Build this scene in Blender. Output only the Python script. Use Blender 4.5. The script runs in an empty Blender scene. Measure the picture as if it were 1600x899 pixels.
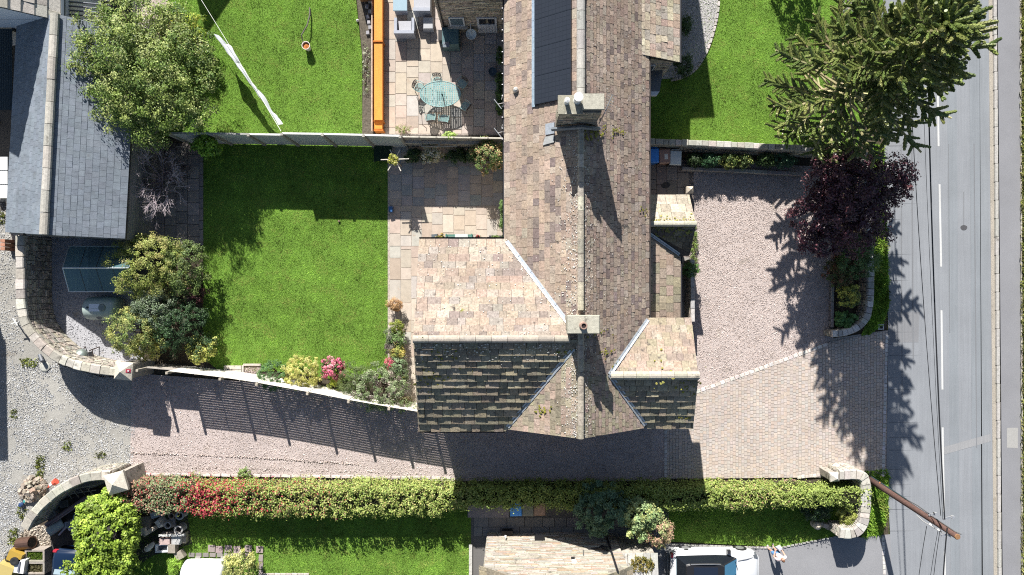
import bpy, math, random
import numpy as np
from mathutils import Vector, Matrix

R = random.Random(11)
G = np.random.default_rng(11)
S = bpy.context.scene
COL = S.collection

# ------------------------------------------------------------------ camera, sky, sun, exposure
H = 34.0          # flying height of the camera over the ground, metres
F = 31.5          # ground pixels (of the 1600 px photograph) per metre

cam = bpy.data.objects.new("camera", bpy.data.cameras.new("camera"))
COL.objects.link(cam)
cam.location = (0, 0, H)
cam.rotation_euler = (0, 0, 0)
cam.data.sensor_width = 36.0
cam.data.lens = 36.0 * F * H / 1600.0
cam.data.clip_start = 0.5
cam.data.clip_end = 2000
S.camera = cam

ELEV = math.radians(33.5)
SUN = Vector((-0.24 * math.cos(ELEV), 0.97 * math.cos(ELEV), math.sin(ELEV))).normalized()
world = bpy.data.worlds.new("World")
S.world = world
world.use_nodes = True
wn = world.node_tree
sky = wn.nodes.new("ShaderNodeTexSky")
sky.sky_type = 'NISHITA'
sky.sun_disc = False
sky.sun_elevation = ELEV
sky.sun_rotation = math.atan2(-0.24, 0.97)
wn.links.new(sky.outputs[0], wn.nodes["Background"].inputs[0])
wn.nodes["Background"].inputs[1].default_value = 0.05
sl = bpy.data.lights.new("sun", 'SUN')
sl.energy = 5.0
sl.angle = math.radians(0.5)
sl.color = (1.0, 0.965, 0.91)
so = bpy.data.objects.new("sun", sl)
COL.objects.link(so)
so.rotation_euler = (-SUN).to_track_quat('-Z', 'Y').to_euler()
so.location = (0, 0, 60)
S.view_settings.view_transform = 'Standard'
S.view_settings.look = 'None'
S.view_settings.gamma = 1
S.view_settings.exposure = 1.05
S.cycles.max_bounces = 5
S.cycles.use_denoising = False
S.cycles.filter_width = 1.1
S.cycles.transparent_max_bounces = 12


def P(x, y, z=0.0):
    """ground-plan point that the photograph shows at pixel x, y when it lies z metres up"""
    k = (1 - z / H) / F
    return Vector(((x - 800) * k, (449.5 - y) * k, z))


def seen(p):
    k = F / (1 - p[2] / H)
    return (800 + p[0] * k, 449.5 - p[1] * k)


# ------------------------------------------------------------------ object helpers
LOC = {}


def tag(o, label=None, cat=None, group=None, kind=None):
    if label: o['label'] = label
    if cat: o['category'] = cat
    if group: o['group'] = group
    if kind: o['kind'] = kind
    return o


def thing(name, label, cat, loc=(0, 0, 0), group=None):
    o = bpy.data.objects.new(name, None)
    o.empty_display_size = 0.2
    COL.objects.link(o)
    o.location = loc
    LOC[o.name] = Vector(loc)
    return tag(o, label, cat, group)


def link(name, me, mats, parent=None, origin=None, label=None, cat=None, group=None, kind=None):
    o = bpy.data.objects.new(name, me)
    COL.objects.link(o)
    for m in (mats if isinstance(mats, (list, tuple)) else [mats]):
        me.materials.append(m)
    if parent is not None:
        o.parent = parent
        LOC[o.name] = LOC[parent.name]
    else:
        o.location = origin
        LOC[o.name] = Vector(origin)
    return tag(o, label, cat, group, kind)


class MB:
    def __init__(s):
        s.v, s.f, s.c = [], [], []

    def add(s, verts, faces, col=(.5, .5, .5)):
        b = len(s.v)
        s.v += [tuple(q) for q in verts]
        for f in faces:
            s.f.append([i + b for i in f])
            s.c.append(col)
        return s

    def poly(s, pts, col=(.5, .5, .5)):
        return s.add(pts, [list(range(len(pts)))], col)

    def prism(s, pts, z0, z1, col=(.5, .5, .5), inset=0.0, bottom=False):
        pts = [(q[0], q[1]) for q in pts]
        a = sum(pts[i][0] * pts[(i + 1) % len(pts)][1] - pts[(i + 1) % len(pts)][0] * pts[i][1] for i in range(len(pts)))
        if a < 0: pts = pts[::-1]
        n = len(pts)
        cx, cy = sum(q[0] for q in pts) / n, sum(q[1] for q in pts) / n
        top = []
        for q in pts:
            d = math.hypot(q[0] - cx, q[1] - cy) or 1
            k = max(0, (d - inset * 1.4) / d)
            top.append((cx + (q[0] - cx) * k, cy + (q[1] - cy) * k, z1))
        v = [(q[0], q[1], z0) for q in pts] + top
        f = [[i, (i + 1) % n, n + (i + 1) % n, n + i] for i in range(n)] + [list(range(n, 2 * n))]
        if bottom: f.append(list(range(n))[::-1])
        return s.add(v, f, col)

    def box(s, c, d, rz=0.0, col=(.5, .5, .5), top=1.0, tilt=None):
        """c = centre of the base, d = full size"""
        x, y = d[0] / 2, d[1] / 2
        M = Matrix.Rotation(rz, 3, 'Z')
        if tilt is not None: M = M @ tilt
        v = []
        for z, k in ((0, 1.0), (d[2], top)):
            for a, b in ((-x, -y), (x, -y), (x, y), (-x, y)):
                v.append(Vector(c) + M @ Vector((a * k, b * k, z)))
        return s.add(v, [[3, 2, 1, 0], [4, 5, 6, 7], [0, 1, 5, 4], [1, 2, 6, 5], [2, 3, 7, 6], [3, 0, 4, 7]], col)

    def tube(s, pts, r, n=6, col=(.5, .5, .5), star=None):
        pts = [Vector(q) for q in pts]
        rr = r if isinstance(r, (list, tuple)) else [r] * len(pts)
        m = len(pts)
        v = []
        up = Vector((0.13, 0.21, 0.97))
        for i, q in enumerate(pts):
            t = (pts[min(i + 1, m - 1)] - pts[max(i - 1, 0)])
            t = t.normalized() if t.length > 1e-9 else Vector((0, 0, 1))
            a = t.cross(up)
            a = a.normalized() if a.length > .05 else t.cross(Vector((1, 0, 0))).normalized()
            b = t.cross(a)
            for k in range(n):
                w = 2 * math.pi * k / n
                q2 = rr[i] * (star if (star and k % 2) else 1.0)
                v.append(q + a * (math.cos(w) * q2) + b * (math.sin(w) * q2))
        f = []
        for i in range(m - 1):
            for k in range(n):
                k2 = (k + 1) % n
                f.append([i * n + k, i * n + k2, (i + 1) * n + k2, (i + 1) * n + k][::-1])
        f.append(list(range(n)))
        f.append([(m - 1) * n + k for k in range(n)][::-1])
        return s.add(v, f, col)

    def lathe(s, c, prof, n=14, col=(.5, .5, .5), M=None):
        v, f = [], []
        for r, z in prof:
            for k in range(n):
                w = 2 * math.pi * k / n
                q = Vector((r * math.cos(w), r * math.sin(w), z))
                v.append(Vector(c) + (M @ q if M is not None else q))
        for i in range(len(prof) - 1):
            for k in range(n):
                k2 = (k + 1) % n
                f.append([i * n + k, i * n + k2, (i + 1) * n + k2, (i + 1) * n + k])
        f.append(list(range(n))[::-1])
        f.append([(len(prof) - 1) * n + k for k in range(n)])
        return s.add(v, f, col)

    def mesh(s, name, off, smooth=False):
        me = bpy.data.meshes.new(name)
        me.from_pydata([(q[0] - off[0], q[1] - off[1], q[2] - off[2]) for q in s.v], [], s.f)
        at = me.attributes.new("Col", 'FLOAT_COLOR', 'FACE')
        a = np.ones((len(s.f), 4), dtype=np.float32)
        a[:, :3] = np.array(s.c, dtype=np.float32)
        at.data.foreach_set("color", a.ravel())
        if smooth: me.polygons.foreach_set("use_smooth", [True] * len(s.f))
        me.update()
        return me

    def build(s, name, mat, parent=None, smooth=False, local=False, **kw):
        if parent is not None:
            off = (0, 0, 0) if local else LOC[parent.name]
        else:
            A = np.array(s.v)
            off = Vector(((A[:, 0].min() + A[:, 0].max()) / 2, (A[:, 1].min() + A[:, 1].max()) / 2, A[:, 2].min()))
            if local: off = (0, 0, 0)
        return link(name, s.mesh(name, off, smooth), mat, parent, off, **kw)


def np_mesh(name, V, per, C, mat, parent=None, origin=(0, 0, 0), **kw):
    """V (N*per, 3) corner points of N faces; C (N, 3) one colour per face"""
    off = LOC[parent.name] if parent is not None else Vector(origin)
    V = np.asarray(V, dtype=np.float32) - np.array(off, dtype=np.float32)
    n = len(C)
    me = bpy.data.meshes.new(name)
    me.vertices.add(n * per)
    me.vertices.foreach_set("co", V.ravel())
    me.loops.add(n * per)
    me.loops.foreach_set("vertex_index", np.arange(n * per, dtype=np.int32))
    me.polygons.add(n)
    me.polygons.foreach_set("loop_start", np.arange(0, n * per, per, dtype=np.int32))
    at = me.attributes.new("Col", 'FLOAT_COLOR', 'FACE')
    a = np.ones((n, 4), dtype=np.float32)
    a[:, :3] = C
    at.data.foreach_set("color", a.ravel())
    me.update()
    return link(name, me, mat, parent, off, **kw)


def copy_thing(o, loc, rz=0.0, label=None):
    c = o.copy(); COL.objects.link(c); c.location = loc; c.rotation_euler = (0, 0, rz)
    LOC[c.name] = Vector(loc)
    if label: c['label'] = label
    for ch in list(o.children):
        d = ch.copy(); COL.objects.link(d); d.parent = c
        for g in list(ch.children):
            e = g.copy(); COL.objects.link(e); e.parent = d
    return c


def jit(c, a=.12, r=R):
    k = 1 + r.uniform(-a, a)
    return tuple(max(.004, x * k * (1 + r.uniform(-a, a) * .25)) for x in c)


# ------------------------------------------------------------------ materials
def mat(name, rough=.85, ns=6.0, na=.25, bump=.25, bs=40.0, spec=.3, metal=0.0, stains=(), big=None, trans=0.0, stretch=None, coat=0):
    """base colour is the face colour Col, broken up by noise; stains = (colour, scale, threshold, softness, detail)"""
    m = bpy.data.materials.new(name)
    m.use_nodes = True
    t = m.node_tree
    N, L = t.nodes, t.links
    bs_ = N["Principled BSDF"]
    at = N.new("ShaderNodeAttribute"); at.attribute_name = "Col"
    geo = N.new("ShaderNodeNewGeometry")
    vec = geo.outputs["Position"]
    if stretch:
        mp = N.new("ShaderNodeMapping"); mp.inputs["Scale"].default_value = stretch
        L.new(vec, mp.inputs["Vector"]); vec2 = mp.outputs[0]
    else:
        vec2 = vec
    cur = at.outputs["Color"]

    def noise(scale, detail, v):
        n = N.new("ShaderNodeTexNoise"); n.inputs["Scale"].default_value = scale
        n.inputs["Detail"].default_value = detail; n.inputs["Roughness"].default_value = .65
        L.new(v, n.inputs["Vector"]); return n.outputs["Fac"]

    def gain(fac, amt, cur):
        mr = N.new("ShaderNodeMapRange"); mr.inputs[1].default_value = .28; mr.inputs[2].default_value = .72
        mr.inputs[3].default_value = 1 - amt; mr.inputs[4].default_value = 1 + amt
        L.new(fac, mr.inputs[0])
        vm = N.new("ShaderNodeVectorMath"); vm.operation = 'SCALE'
        L.new(cur, vm.inputs[0]); L.new(mr.outputs[0], vm.inputs["Scale"])
        return vm.outputs[0]
    if na: cur = gain(noise(ns, 5, vec2), na, cur)
    if big: cur = gain(noise(big[0], 4, vec), big[1], cur)
    for col, sc, th, soft, det in stains:
        mr = N.new("ShaderNodeMapRange"); mr.inputs[1].default_value = th; mr.inputs[2].default_value = th + soft
        L.new(noise(sc, det, vec), mr.inputs[0])
        mx = N.new("ShaderNodeMix"); mx.data_type = 'RGBA'
        L.new(mr.outputs[0], mx.inputs[0]); L.new(cur, mx.inputs[6]); mx.inputs[7].default_value = (*col, 1)
        cur = mx.outputs[2]
    L.new(cur, bs_.inputs["Base Color"])
    bs_.inputs["Roughness"].default_value = rough
    bs_.inputs["Specular IOR Level"].default_value = spec
    bs_.inputs["Metallic"].default_value = metal
    if coat: bs_.inputs["Coat Weight"].default_value = coat
    if bump:
        b = N.new("ShaderNodeBump"); b.inputs["Strength"].default_value = bump; b.inputs["Distance"].default_value = .03
        L.new(noise(bs, 4, vec), b.inputs["Height"]); L.new(b.outputs[0], bs_.inputs["Normal"])
    if trans:
        tr = N.new("ShaderNodeBsdfTranslucent"); L.new(cur, tr.inputs["Color"])
        mx = N.new("ShaderNodeMixShader"); mx.inputs[0].default_value = trans
        L.new(bs_.outputs[0], mx.inputs[1]); L.new(tr.outputs[0], mx.inputs[2])
        L.new(mx.outputs[0], N["Material Output"].inputs[0])
    return m


def glass_mat(name, col, clear):
    m = bpy.data.materials.new(name); m.use_nodes = True
    N, L = m.node_tree.nodes, m.node_tree.links
    g = N["Principled BSDF"]
    g.inputs["Base Color"].default_value = (*col, 1); g.inputs["Roughness"].default_value = .06
    tr = N.new("ShaderNodeBsdfTransparent"); tr.inputs[0].default_value = (.75, .88, .9, 1)
    mx = N.new("ShaderNodeMixShader"); mx.inputs[0].default_value = clear
    L.new(g.outputs[0], mx.inputs[1]); L.new(tr.outputs[0], mx.inputs[2])
    L.new(mx.outputs[0], N["Material Output"].inputs[0])
    return m


M = dict(
    stained=mat('stained_timber', .6, 3, .16, .25, 20, spec=.35, stretch=(10, .8, 4), big=(1.1, .12), stains=(((.30, .10, .025), 2.2, .63, .12, 7),)),
    plain=mat("plain_matte", .7, 10, .1, .08),
    paint=mat("gloss_paint", .22, 6, .03, 0, spec=.5, coat=.6),
    plastic=mat("plastic", .42, 8, .06, .03, spec=.45),
    metal=mat("worn_metal", .38, 20, .15, .05, metal=.7),
    lead=mat("lead_flashing", .42, 8, .2, .15, 12, metal=.35),
    wood=mat("weathered_wood", .8, 5, .25, .3, 30, stretch=(1, 1, 8)),
    stone=mat("stone", .92, 7, .3, .5, 26, stains=(((.09, .085, .07), 3.2, .56, .12, 6), ((.42, .4, .33), 9, .66, .06, 4))),
    coping=mat("coping_stone", .9, 9, .22, .4, 30, stains=(((.13, .12, .10), 2.6, .6, .12, 6), ((.5, .48, .42), 12, .64, .06, 4))),
    slate=mat("stone_slate", .92, 11, .36, .6, 28, spec=.12, big=(.5, .2), stains=(
        ((.16, .135, .12), 1.6, .58, .2, 8),
        ((.10, .085, .075), 4.0, .585, .12, 6), ((.5, .49, .44), 15, .665, .04, 3),
        ((.20, .20, .055), .9, .70, .06, 7))),
    welsh=mat("blue_slate", .6, 4, .2, .3, 30, spec=.35, big=(.8, .12), stains=(((.13, .135, .145), 2.4, .62, .15, 7), ((.40, .41, .40), 16, .70, .04, 3))),
    slab=mat("sandstone_slab", .8, 3.5, .13, .2, 30, stains=(((.33, .23, .16), 1.7, .64, .14, 6),)),
    lawn=mat("lawn_turf", .95, 14, .35, .6, 60, spec=.1, big=(.45, .2), stains=(((.13, .12, .035), 1.1, .64, .15, 7),)),
    blade=mat("grass_blades", .85, 9, .14, 0, spec=.1, trans=.3),
    leaf=mat("leaves", .55, 9, .15, 0, spec=.35, trans=.25),
    gloss_leaf=mat("glossy_leaves", .38, 9, .15, 0, spec=.5, trans=.15),
    bark=mat("bark", .9, 12, .3, .5, 30),
    gravel=mat("gravel_bed", .95, 26, .42, .5, 40, spec=.15, big=(.5, .14), stains=(((.20, .17, .13), 1.1, .60, .16, 7),)),
    asphalt=mat("asphalt", .88, 9, .09, .35, 70, spec=.2, big=(.4, .08), stretch=(1, .03, 1), stains=(((.15, .155, .165), 5, .66, .2, 8), ((.30, .30, .30), 22, .68, .1, 3))),
    tarmac=mat("tarmac", .88, 70, .18, .35, 90, spec=.25, big=(.5, .08)),
    block=mat("paving_block", .9, 12, .18, .3, 60, big=(.4, .08)),
    earth=mat("earth", .98, 9, .45, .8, 22, spec=.1),
    cloth=mat("cloth", .9, 14, .05, .1, trans=.25),
    glass=glass_mat("greenhouse_glass", (.13, .24, .27), .5),
    dark_glass=mat("dark_glass", .05, 3, .05, 0, spec=.8),
    solar=mat("solar_cells", .25, 3, .05, 0, spec=.4),
)

# ------------------------------------------------------------------ polygon and scatter helpers
def inside(X, Y, poly):
    poly = [(q[0], q[1]) for q in poly]
    r = np.zeros(len(X), bool)
    j = len(poly) - 1
    for i in range(len(poly)):
        (xi, yi), (xj, yj) = poly[i], poly[j]
        c = ((yi > Y) != (yj > Y)) & (X < (xj - xi) * (Y - yi) / ((yj - yi) or 1e-9) + xi)
        r ^= c
        j = i
    return r


PH = np.random.default_rng(5).uniform(0, 6.28, (4, 6, 3))


def patch(X, Y, s, k=0):
    """smooth noise about -1..1 over features of s metres"""
    r = np.zeros(len(X))
    for i in range(6):
        a = PH[k, i, 2]; f = 6.28 / s * (.6 + .25 * i)
        r += np.sin((X * np.cos(a) + Y * np.sin(a)) * f + PH[k, i, 0] + 1.3 * np.sin((Y * np.cos(a) - X * np.sin(a)) * f * .7 + PH[k, i, 1])) / (1 + .25 * i)
    return r / 1.4


def scatter(poly, dens, holes=()):
    A = np.array([(q[0], q[1]) for q in poly])
    lo, hi = A.min(0), A.max(0)
    n = int((hi[0] - lo[0]) * (hi[1] - lo[1]) * dens)
    X = G.uniform(lo[0], hi[0], n); Y = G.uniform(lo[1], hi[1], n)
    k = inside(X, Y, poly)
    for h in holes: k &= ~inside(X, Y, h)
    return X[k], Y[k]


def px_poly(pts, z=0): return [P(x, y, z) for x, y in pts]


def unit(A): return A / (np.linalg.norm(A, axis=1, keepdims=True) + 1e-9)


def grass(name, pts, dens, h=.07, w=.013, cols=((.075, .16, .018), (.11, .21, .03), (.05, .12, .015)), parent=None, z=0.0, mow=0, **kw):
    poly = px_poly(pts)
    X, Y = scatter(poly, dens)
    n = len(X)
    a = G.uniform(0, 2 * np.pi, n); b = G.uniform(0, 2 * np.pi, n)
    hh = h * G.uniform(.5, 1.4, n); ww = w * G.uniform(.6, 1.4, n); ln = (hh * .6 + .022) * G.uniform(.4, 1.3, n)
    base = np.stack([X, Y, np.full(n, z)], 1)
    d = np.stack([np.cos(a), np.sin(a), np.zeros(n)], 1) * ww[:, None]
    tip = base + np.stack([np.cos(b) * ln, np.sin(b) * ln, hh], 1)
    V = np.stack([base - d, base + d, tip], 1).reshape(-1, 3)
    pal = np.array(cols)
    C = (pal[G.integers(0, len(pal), n)] * .5 + pal.mean(0) * .5) * G.uniform(.9, 1.1, (n, 1))
    C = C * (1 + .20 * patch(X, Y, .45, 0) + .22 * patch(X, Y, 1.5, 1) + .16 * patch(X, Y, 4.5, 2))[:, None]
    if mow: C = C * (1 + .10 * np.tanh(4 * np.sin((Y + .03 * X) * 6.28 / mow)))[:, None]  # light and dark of leaning mown blades is put into the colour as stripes
    yl = np.clip(patch(X, Y, 1.3, 3) * .9 - .42 + .3 * patch(X, Y, .35, 2), 0, .75)[:, None]
    C = C * (1 - yl) + np.array((.33, .375, .10)) * G.uniform(.8, 1.2, (n, 1)) * yl
    C = np.clip(C, .01, .8)
    o = Vector((float(X.mean()), float(Y.mean()), z))
    return np_mesh(name, V, 3, C, M['blade'], parent, o, kind='stuff', **kw)


def pebbles(name, pts, dens, s0, s1, cols, z=0.0, gaps=0.0, tint=.06, **kw):
    poly = px_poly(pts)
    X, Y = scatter(poly, dens)
    if gaps:
        keep = patch(X, Y, 2.6, 1) * .6 + patch(X, Y, .7, 2) * .4 + G.normal(size=len(X)) * .25 > -1 + gaps
        X, Y = X[keep], Y[keep]
    n = len(X)
    s = G.uniform(s0, s1, n) * .5
    a = G.uniform(0, np.pi, n)
    e = G.uniform(.6, 1.25, n)
    ux = np.stack([np.cos(a), np.sin(a), G.uniform(-.3, .3, n)], 1) * (s * e)[:, None]
    uy = np.stack([-np.sin(a), np.cos(a), G.uniform(-.3, .3, n)], 1) * (s)[:, None]
    uz = np.stack([G.uniform(-.2, .2, n), G.uniform(-.2, .2, n), np.ones(n)], 1) * (s * .8)[:, None]
    c = np.stack([X, Y, np.full(n, z) + s * .3], 1)
    q = [c + ux, c + uy, c - ux, c - uy]
    top = c + uz
    tri = []
    for i in range(4): tri.append(np.stack([q[i], q[(i + 1) % 4], top], 1))
    V = np.stack(tri, 1).reshape(-1, 3)
    pal = np.array(cols)
    C = pal[G.integers(0, len(pal), n)] * G.uniform(.7, 1.3, (n, 1)) * (1 + tint * patch(X, Y, 2.2, 0) + tint * patch(X, Y, .6, 3))[:, None]
    C = np.repeat(np.clip(C, .02, .8), 4, axis=0)
    o = Vector((float(X.mean()), float(Y.mean()), z))
    return np_mesh(name, V, 3, C, M['plain'], None, o, kind='stuff', **kw)


# ------------------------------------------------------------------ foliage
def leaf_quads(Pn, Nn, L, W):
    n = len(Pn)
    r = unit(G.normal(size=(n, 3)))
    t = unit(np.cross(Nn, r)); b = np.cross(Nn, t)
    L = L * G.uniform(.65, 1.3, (n, 1)); W = W * G.uniform(.7, 1.25, (n, 1))
    return np.stack([Pn - t * L * .5, Pn + b * W * .5 + Nn * W * .12, Pn + t * L * .5, Pn - b * W * .5 + Nn * W * .12], 1).reshape(-1, 3)


def crown_arrays(c, r, n, leaf, pal, K=60, cr=.28, up=.6, shell=.6, aspect=.5, low=-.35, lump=.16, colfn=None, mix=.3, lift=0):
    c = np.array(c); r = np.array(r)
    ii = np.arange(K) + .5
    zz = 1 - ii / K * (1 - low); aa = ii * 2.39996 + G.uniform(0, 6)
    d = unit(np.stack([np.cos(aa) * np.sqrt(np.maximum(0, 1 - zz * zz)), np.sin(aa) * np.sqrt(np.maximum(0, 1 - zz * zz)), zz], 1) + G.normal(size=(K, 3)) * .16)
    ph = G.uniform(0, 6, 3)
    lum = 1 + lump * np.sin(d[:, 0] * 4.3 + ph[0]) * np.cos(d[:, 1] * 3.7 + ph[1]) + lump * .7 * G.normal(size=K)
    f = shell + (1 - shell) * np.sqrt(G.uniform(0, 1, K))
    cc = c + d * r * (f * lum)[:, None]
    k = G.integers(0, K, n)
    crk = cr * G.uniform(.6, 1.35, K)
    off = np.clip(G.normal(size=(n, 3)), -1.7, 1.7) * (crk[k] * .46)[:, None]
    p = cc[k] + off
    p[:, 2] = np.maximum(p[:, 2], .03 + .05 * G.uniform(size=n))
    nn = unit(off / crk[k][:, None] * .55 + d[k] * .35 + np.array([0, 0, up]) + G.normal(size=(n, 3)) * .45)
    pal = np.array(pal)
    ck = G.integers(0, len(pal), K)
    ci = np.where(G.uniform(size=n) < mix, G.integers(0, len(pal), n), ck[k])
    C = pal[ci] * G.uniform(.75, 1.28, (n, 1)) * G.uniform(.72, 1.28, (K, 1))[k]
    if colfn is not None: C = colfn(p, C)
    return leaf_quads(p, nn, leaf, leaf * aspect), C, cc


def limbs(mb, base, targets, r0, col=(.10, .075, .055), bend=.25):
    base = Vector(base)
    for q in targets:
        q = Vector(q)
        m = base.lerp(q, .5) + Vector((R.uniform(-1, 1) * .1, R.uniform(-1, 1) * .1, bend * R.random())) * (q - base).length * .4
        mb.tube([base, base.lerp(m, .5), m, m.lerp(q, .6), q], [r0, r0 * .75, r0 * .55, r0 * .35, r0 * .15], 6, col)


def plant(name, label, cat, px, py, zc, rx, ry, rz, n, leaf, pal, group=None, mt='leaf', stem=.03, stemcol=(.10, .075, .055), z0=0.0, **kw):
    """rx, ry in photograph pixels; rz, zc in metres"""
    c = P(px, py, zc)
    k = (1 - zc / H) / F
    t = thing(name, label, cat, (c.x, c.y, z0), group)
    V, C, cc = crown_arrays(c, (rx * k, ry * k, rz), int(n * 1.35), leaf, pal, **kw)
    C = np.clip(C * np.array((1.48, 1.6, 1.5)), 0, .8)
    np_mesh('foliage', V, 4, C, M[mt], t, kind='stuff')
    mb = MB()
    tg = [cc[i] for i in range(0, len(cc), max(1, len(cc) // 9))][:9]
    limbs(mb, (c.x, c.y, z0), tg, stem, stemcol)
    mb.build('stem', M['bark'], t, smooth=True)
    return t


# ------------------------------------------------------------------ building helpers
class Plane:
    """z = a x + b y + c"""
    def __init__(s, a, b, c): s.a, s.b, s.c = a, b, c
    def z(s, x, y): return s.a * x + s.b * y + s.c
    def px(s, x, y, lift=0.0):
        u, v = (x - 800) / F, (449.5 - y) / F
        g = s.a * u + s.b * v
        z = (g + s.c + lift) / (1 + g / H)
        return P(x, y, z)


def plane3(p, q, r):
    p, q, r = Vector(p), Vector(q), Vector(r)
    n = (q - p).cross(r - p)
    return Plane(-n.x / n.z, -n.y / n.z, p.z + (n.x * p.x + n.y * p.y) / n.z)


def clip(sub, poly):
    """Sutherland-Hodgman, poly convex and counter-clockwise, 2-D"""
    out = sub
    for i in range(len(poly)):
        a, b = poly[i], poly[(i + 1) % len(poly)]
        def side(q): return (b[0] - a[0]) * (q[1] - a[1]) - (b[1] - a[1]) * (q[0] - a[0])
        src, out = out, []
        for j in range(len(src)):
            p, q = src[j], src[(j + 1) % len(src)]
            sp, sq = side(p), side(q)
            if sp >= 0: out.append(p)
            if (sp >= 0) != (sq >= 0):
                t = sp / (sp - sq)
                out.append((p[0] + (q[0] - p[0]) * t, p[1] + (q[1] - p[1]) * t))
        if len(out) < 3: return []
    return out


def slate_list(poly, course, wr, th, pal, gap=.008, ja=.14, rowcol=0.0, even=0.0):
    """stone slates laid in courses over a convex roof polygon (world points). -> list of (verts, faces, colour, size)"""
    poly = [Vector(q) for q in poly]
    n = Vector((0, 0, 0))
    for i in range(len(poly)):
        n += (poly[i] - poly[0]).cross(poly[(i + 1) % len(poly)] - poly[0])
    n.normalize()
    if n.z < 0:
        n = -n; poly = poly[::-1]
    v = (Vector((0, 0, 1)) - n * n.z).normalized()
    u = v.cross(n)
    o = poly[0]
    uv = [((q - o).dot(u), (q - o).dot(v)) for q in poly]
    u0, u1 = min(q[0] for q in uv), max(q[0] for q in uv)
    v0, v1 = min(q[1] for q in uv), max(q[1] for q in uv)
    res = []
    y = v0
    while y < v1 - .03:
        ch = course * R.uniform(.9, 1.1)
        ch *= 1.12 - .3 * (y - v0) / max(v1 - v0, .1)
        x = u0 - R.random() * wr[1]
        rk = R.uniform(1 - rowcol, 1 + rowcol)
        while x < u1:
            w = R.uniform(*wr)
            r = [(x + gap, y), (x + w - gap, y), (x + w - gap, min(y + ch, v1)), (x + gap, min(y + ch, v1))]
            c = clip(r, uv)
            if len(c) >= 3:
                tb = th * R.uniform(.65 + .32 * even, 1.35 - .32 * even); tt = th * .18; sk = R.uniform(-.3, .3) * th * (1 - .9 * even)
                base = [o + u * q[0] + v * q[1] for q in c]
                top = [o + u * q[0] + v * q[1] + n * (tb + (tt - tb) * (q[1] - y) / ch + sk * ((q[0] - x) / w - .5) + .004) for q in c]
                m = len(c)
                ar = abs(sum(c[i][0] * c[(i + 1) % m][1] - c[(i + 1) % m][0] * c[i][1] for i in range(m))) / 2
                if ar > .002:
                    col = jit(R.choice(pal), ja)
                    col = tuple(a * rk for a in col)
                    f = [list(range(m, 2 * m))] + [[i, (i + 1) % m, m + (i + 1) % m, m + i] for i in range(m)]
                    cx, cy = seen(sum(top, Vector()) / m)
                    vis = -20 < cx < 1620 and -20 < cy < 920
                    res.append((base + top, f, col, ar * n.z if vis else 0, (cx, cy)))
            x += w
        y += ch
    return res


def lay_slates(sl, parent, mt, limit=300, name='roof_slate'):
    sl = sorted(sl, key=lambda s: -s[3])
    for s in sl[:limit]:
        MB().add(s[0], s[1], s[2]).build(name, mt, parent)
    if len(sl) > limit:
        mb = MB()
        for s in sl[limit:]: mb.add(s[0], s[1], s[2])
        mb.build(name, mt, parent, kind='stuff')


def ridge_tiles(p, q, seg, r, parent, pal, mt, name='ridge_tile'):
    p, q = Vector(p), Vector(q)
    d = q - p
    m = max(1, round(d.length / seg))
    side = d.cross(Vector((0, 0, 1))).normalized()
    for i in range(m):
        a, b = p + d * ((i + .012) / m), p + d * ((i + .988) / m)
        mb = MB()
        v = []
        lift = R.uniform(-.01, .012)
        for e in (a, b):
            for k in range(7):
                w = math.pi * k / 6
                v.append(e + side * (math.cos(w) * r) + Vector((0, 0, math.sin(w) * r * .75 + lift - .02)))
        f = [[k, k + 1, 8 + k, 7 + k] for k in range(6)] + [list(range(7))[::-1], list(range(7, 14))]
        mb.add(v, f, jit(R.choice(pal), .12))
        mb.build(name, mt, parent)


def stone_face(mb, a, b, z0, z1, pal, course=(.12, .2), ln=(.2, .5), proud=.03, top=None):
    """courses of separate stones standing proud of a wall face from a to b (the outside lies to the right of a->b)"""
    a, b = Vector((a[0], a[1], 0)), Vector((b[0], b[1], 0))
    d = b - a
    Lg = d.length
    if Lg < .02: return
    d = d / Lg
    nrm = Vector((d.y, -d.x, 0))
    z = z0
    while z < z1 - .03:
        h = min(R.uniform(*course), z1 - z)
        x = -R.random() * ln[0]
        while x < Lg:
            w = R.uniform(*ln)
            xa, xb = max(x, 0) + .008, min(x + w, Lg) - .008
            if top is not None:
                zt = min(top(xa), top(xb))
                ok = z + h <= zt + .02
            else: ok = True
            if xb - xa > .03 and ok:
                o = R.uniform(.3, 1) * proud
                v = []
                for oo, e in ((-.02, 0), (o, .012)):
                    for xx, zz in ((xa + e, z + .006 + e), (xb - e, z + .006 + e), (xb - e, z + h - .006 - e), (xa + e, z + h - .006 - e)):
                        q = a + d * xx + nrm * oo
                        v.append((q.x, q.y, zz))
                mb.add(v, [[4, 5, 6, 7], [0, 1, 5, 4], [1, 2, 6, 5], [2, 3, 7, 6], [3, 0, 4, 7]], jit(R.choice(pal), .22))
            x += w
        z += h


def chaikin(pts, it=2):
    for _ in range(it):
        out = [pts[0]]
        for i in range(len(pts) - 1):
            p, q = pts[i], pts[i + 1]
            out += [(p[0] * .75 + q[0] * .25, p[1] * .75 + q[1] * .25), (p[0] * .25 + q[0] * .75, p[1] * .25 + q[1] * .75)]
        pts = out + [pts[-1]]
    return pts


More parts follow.
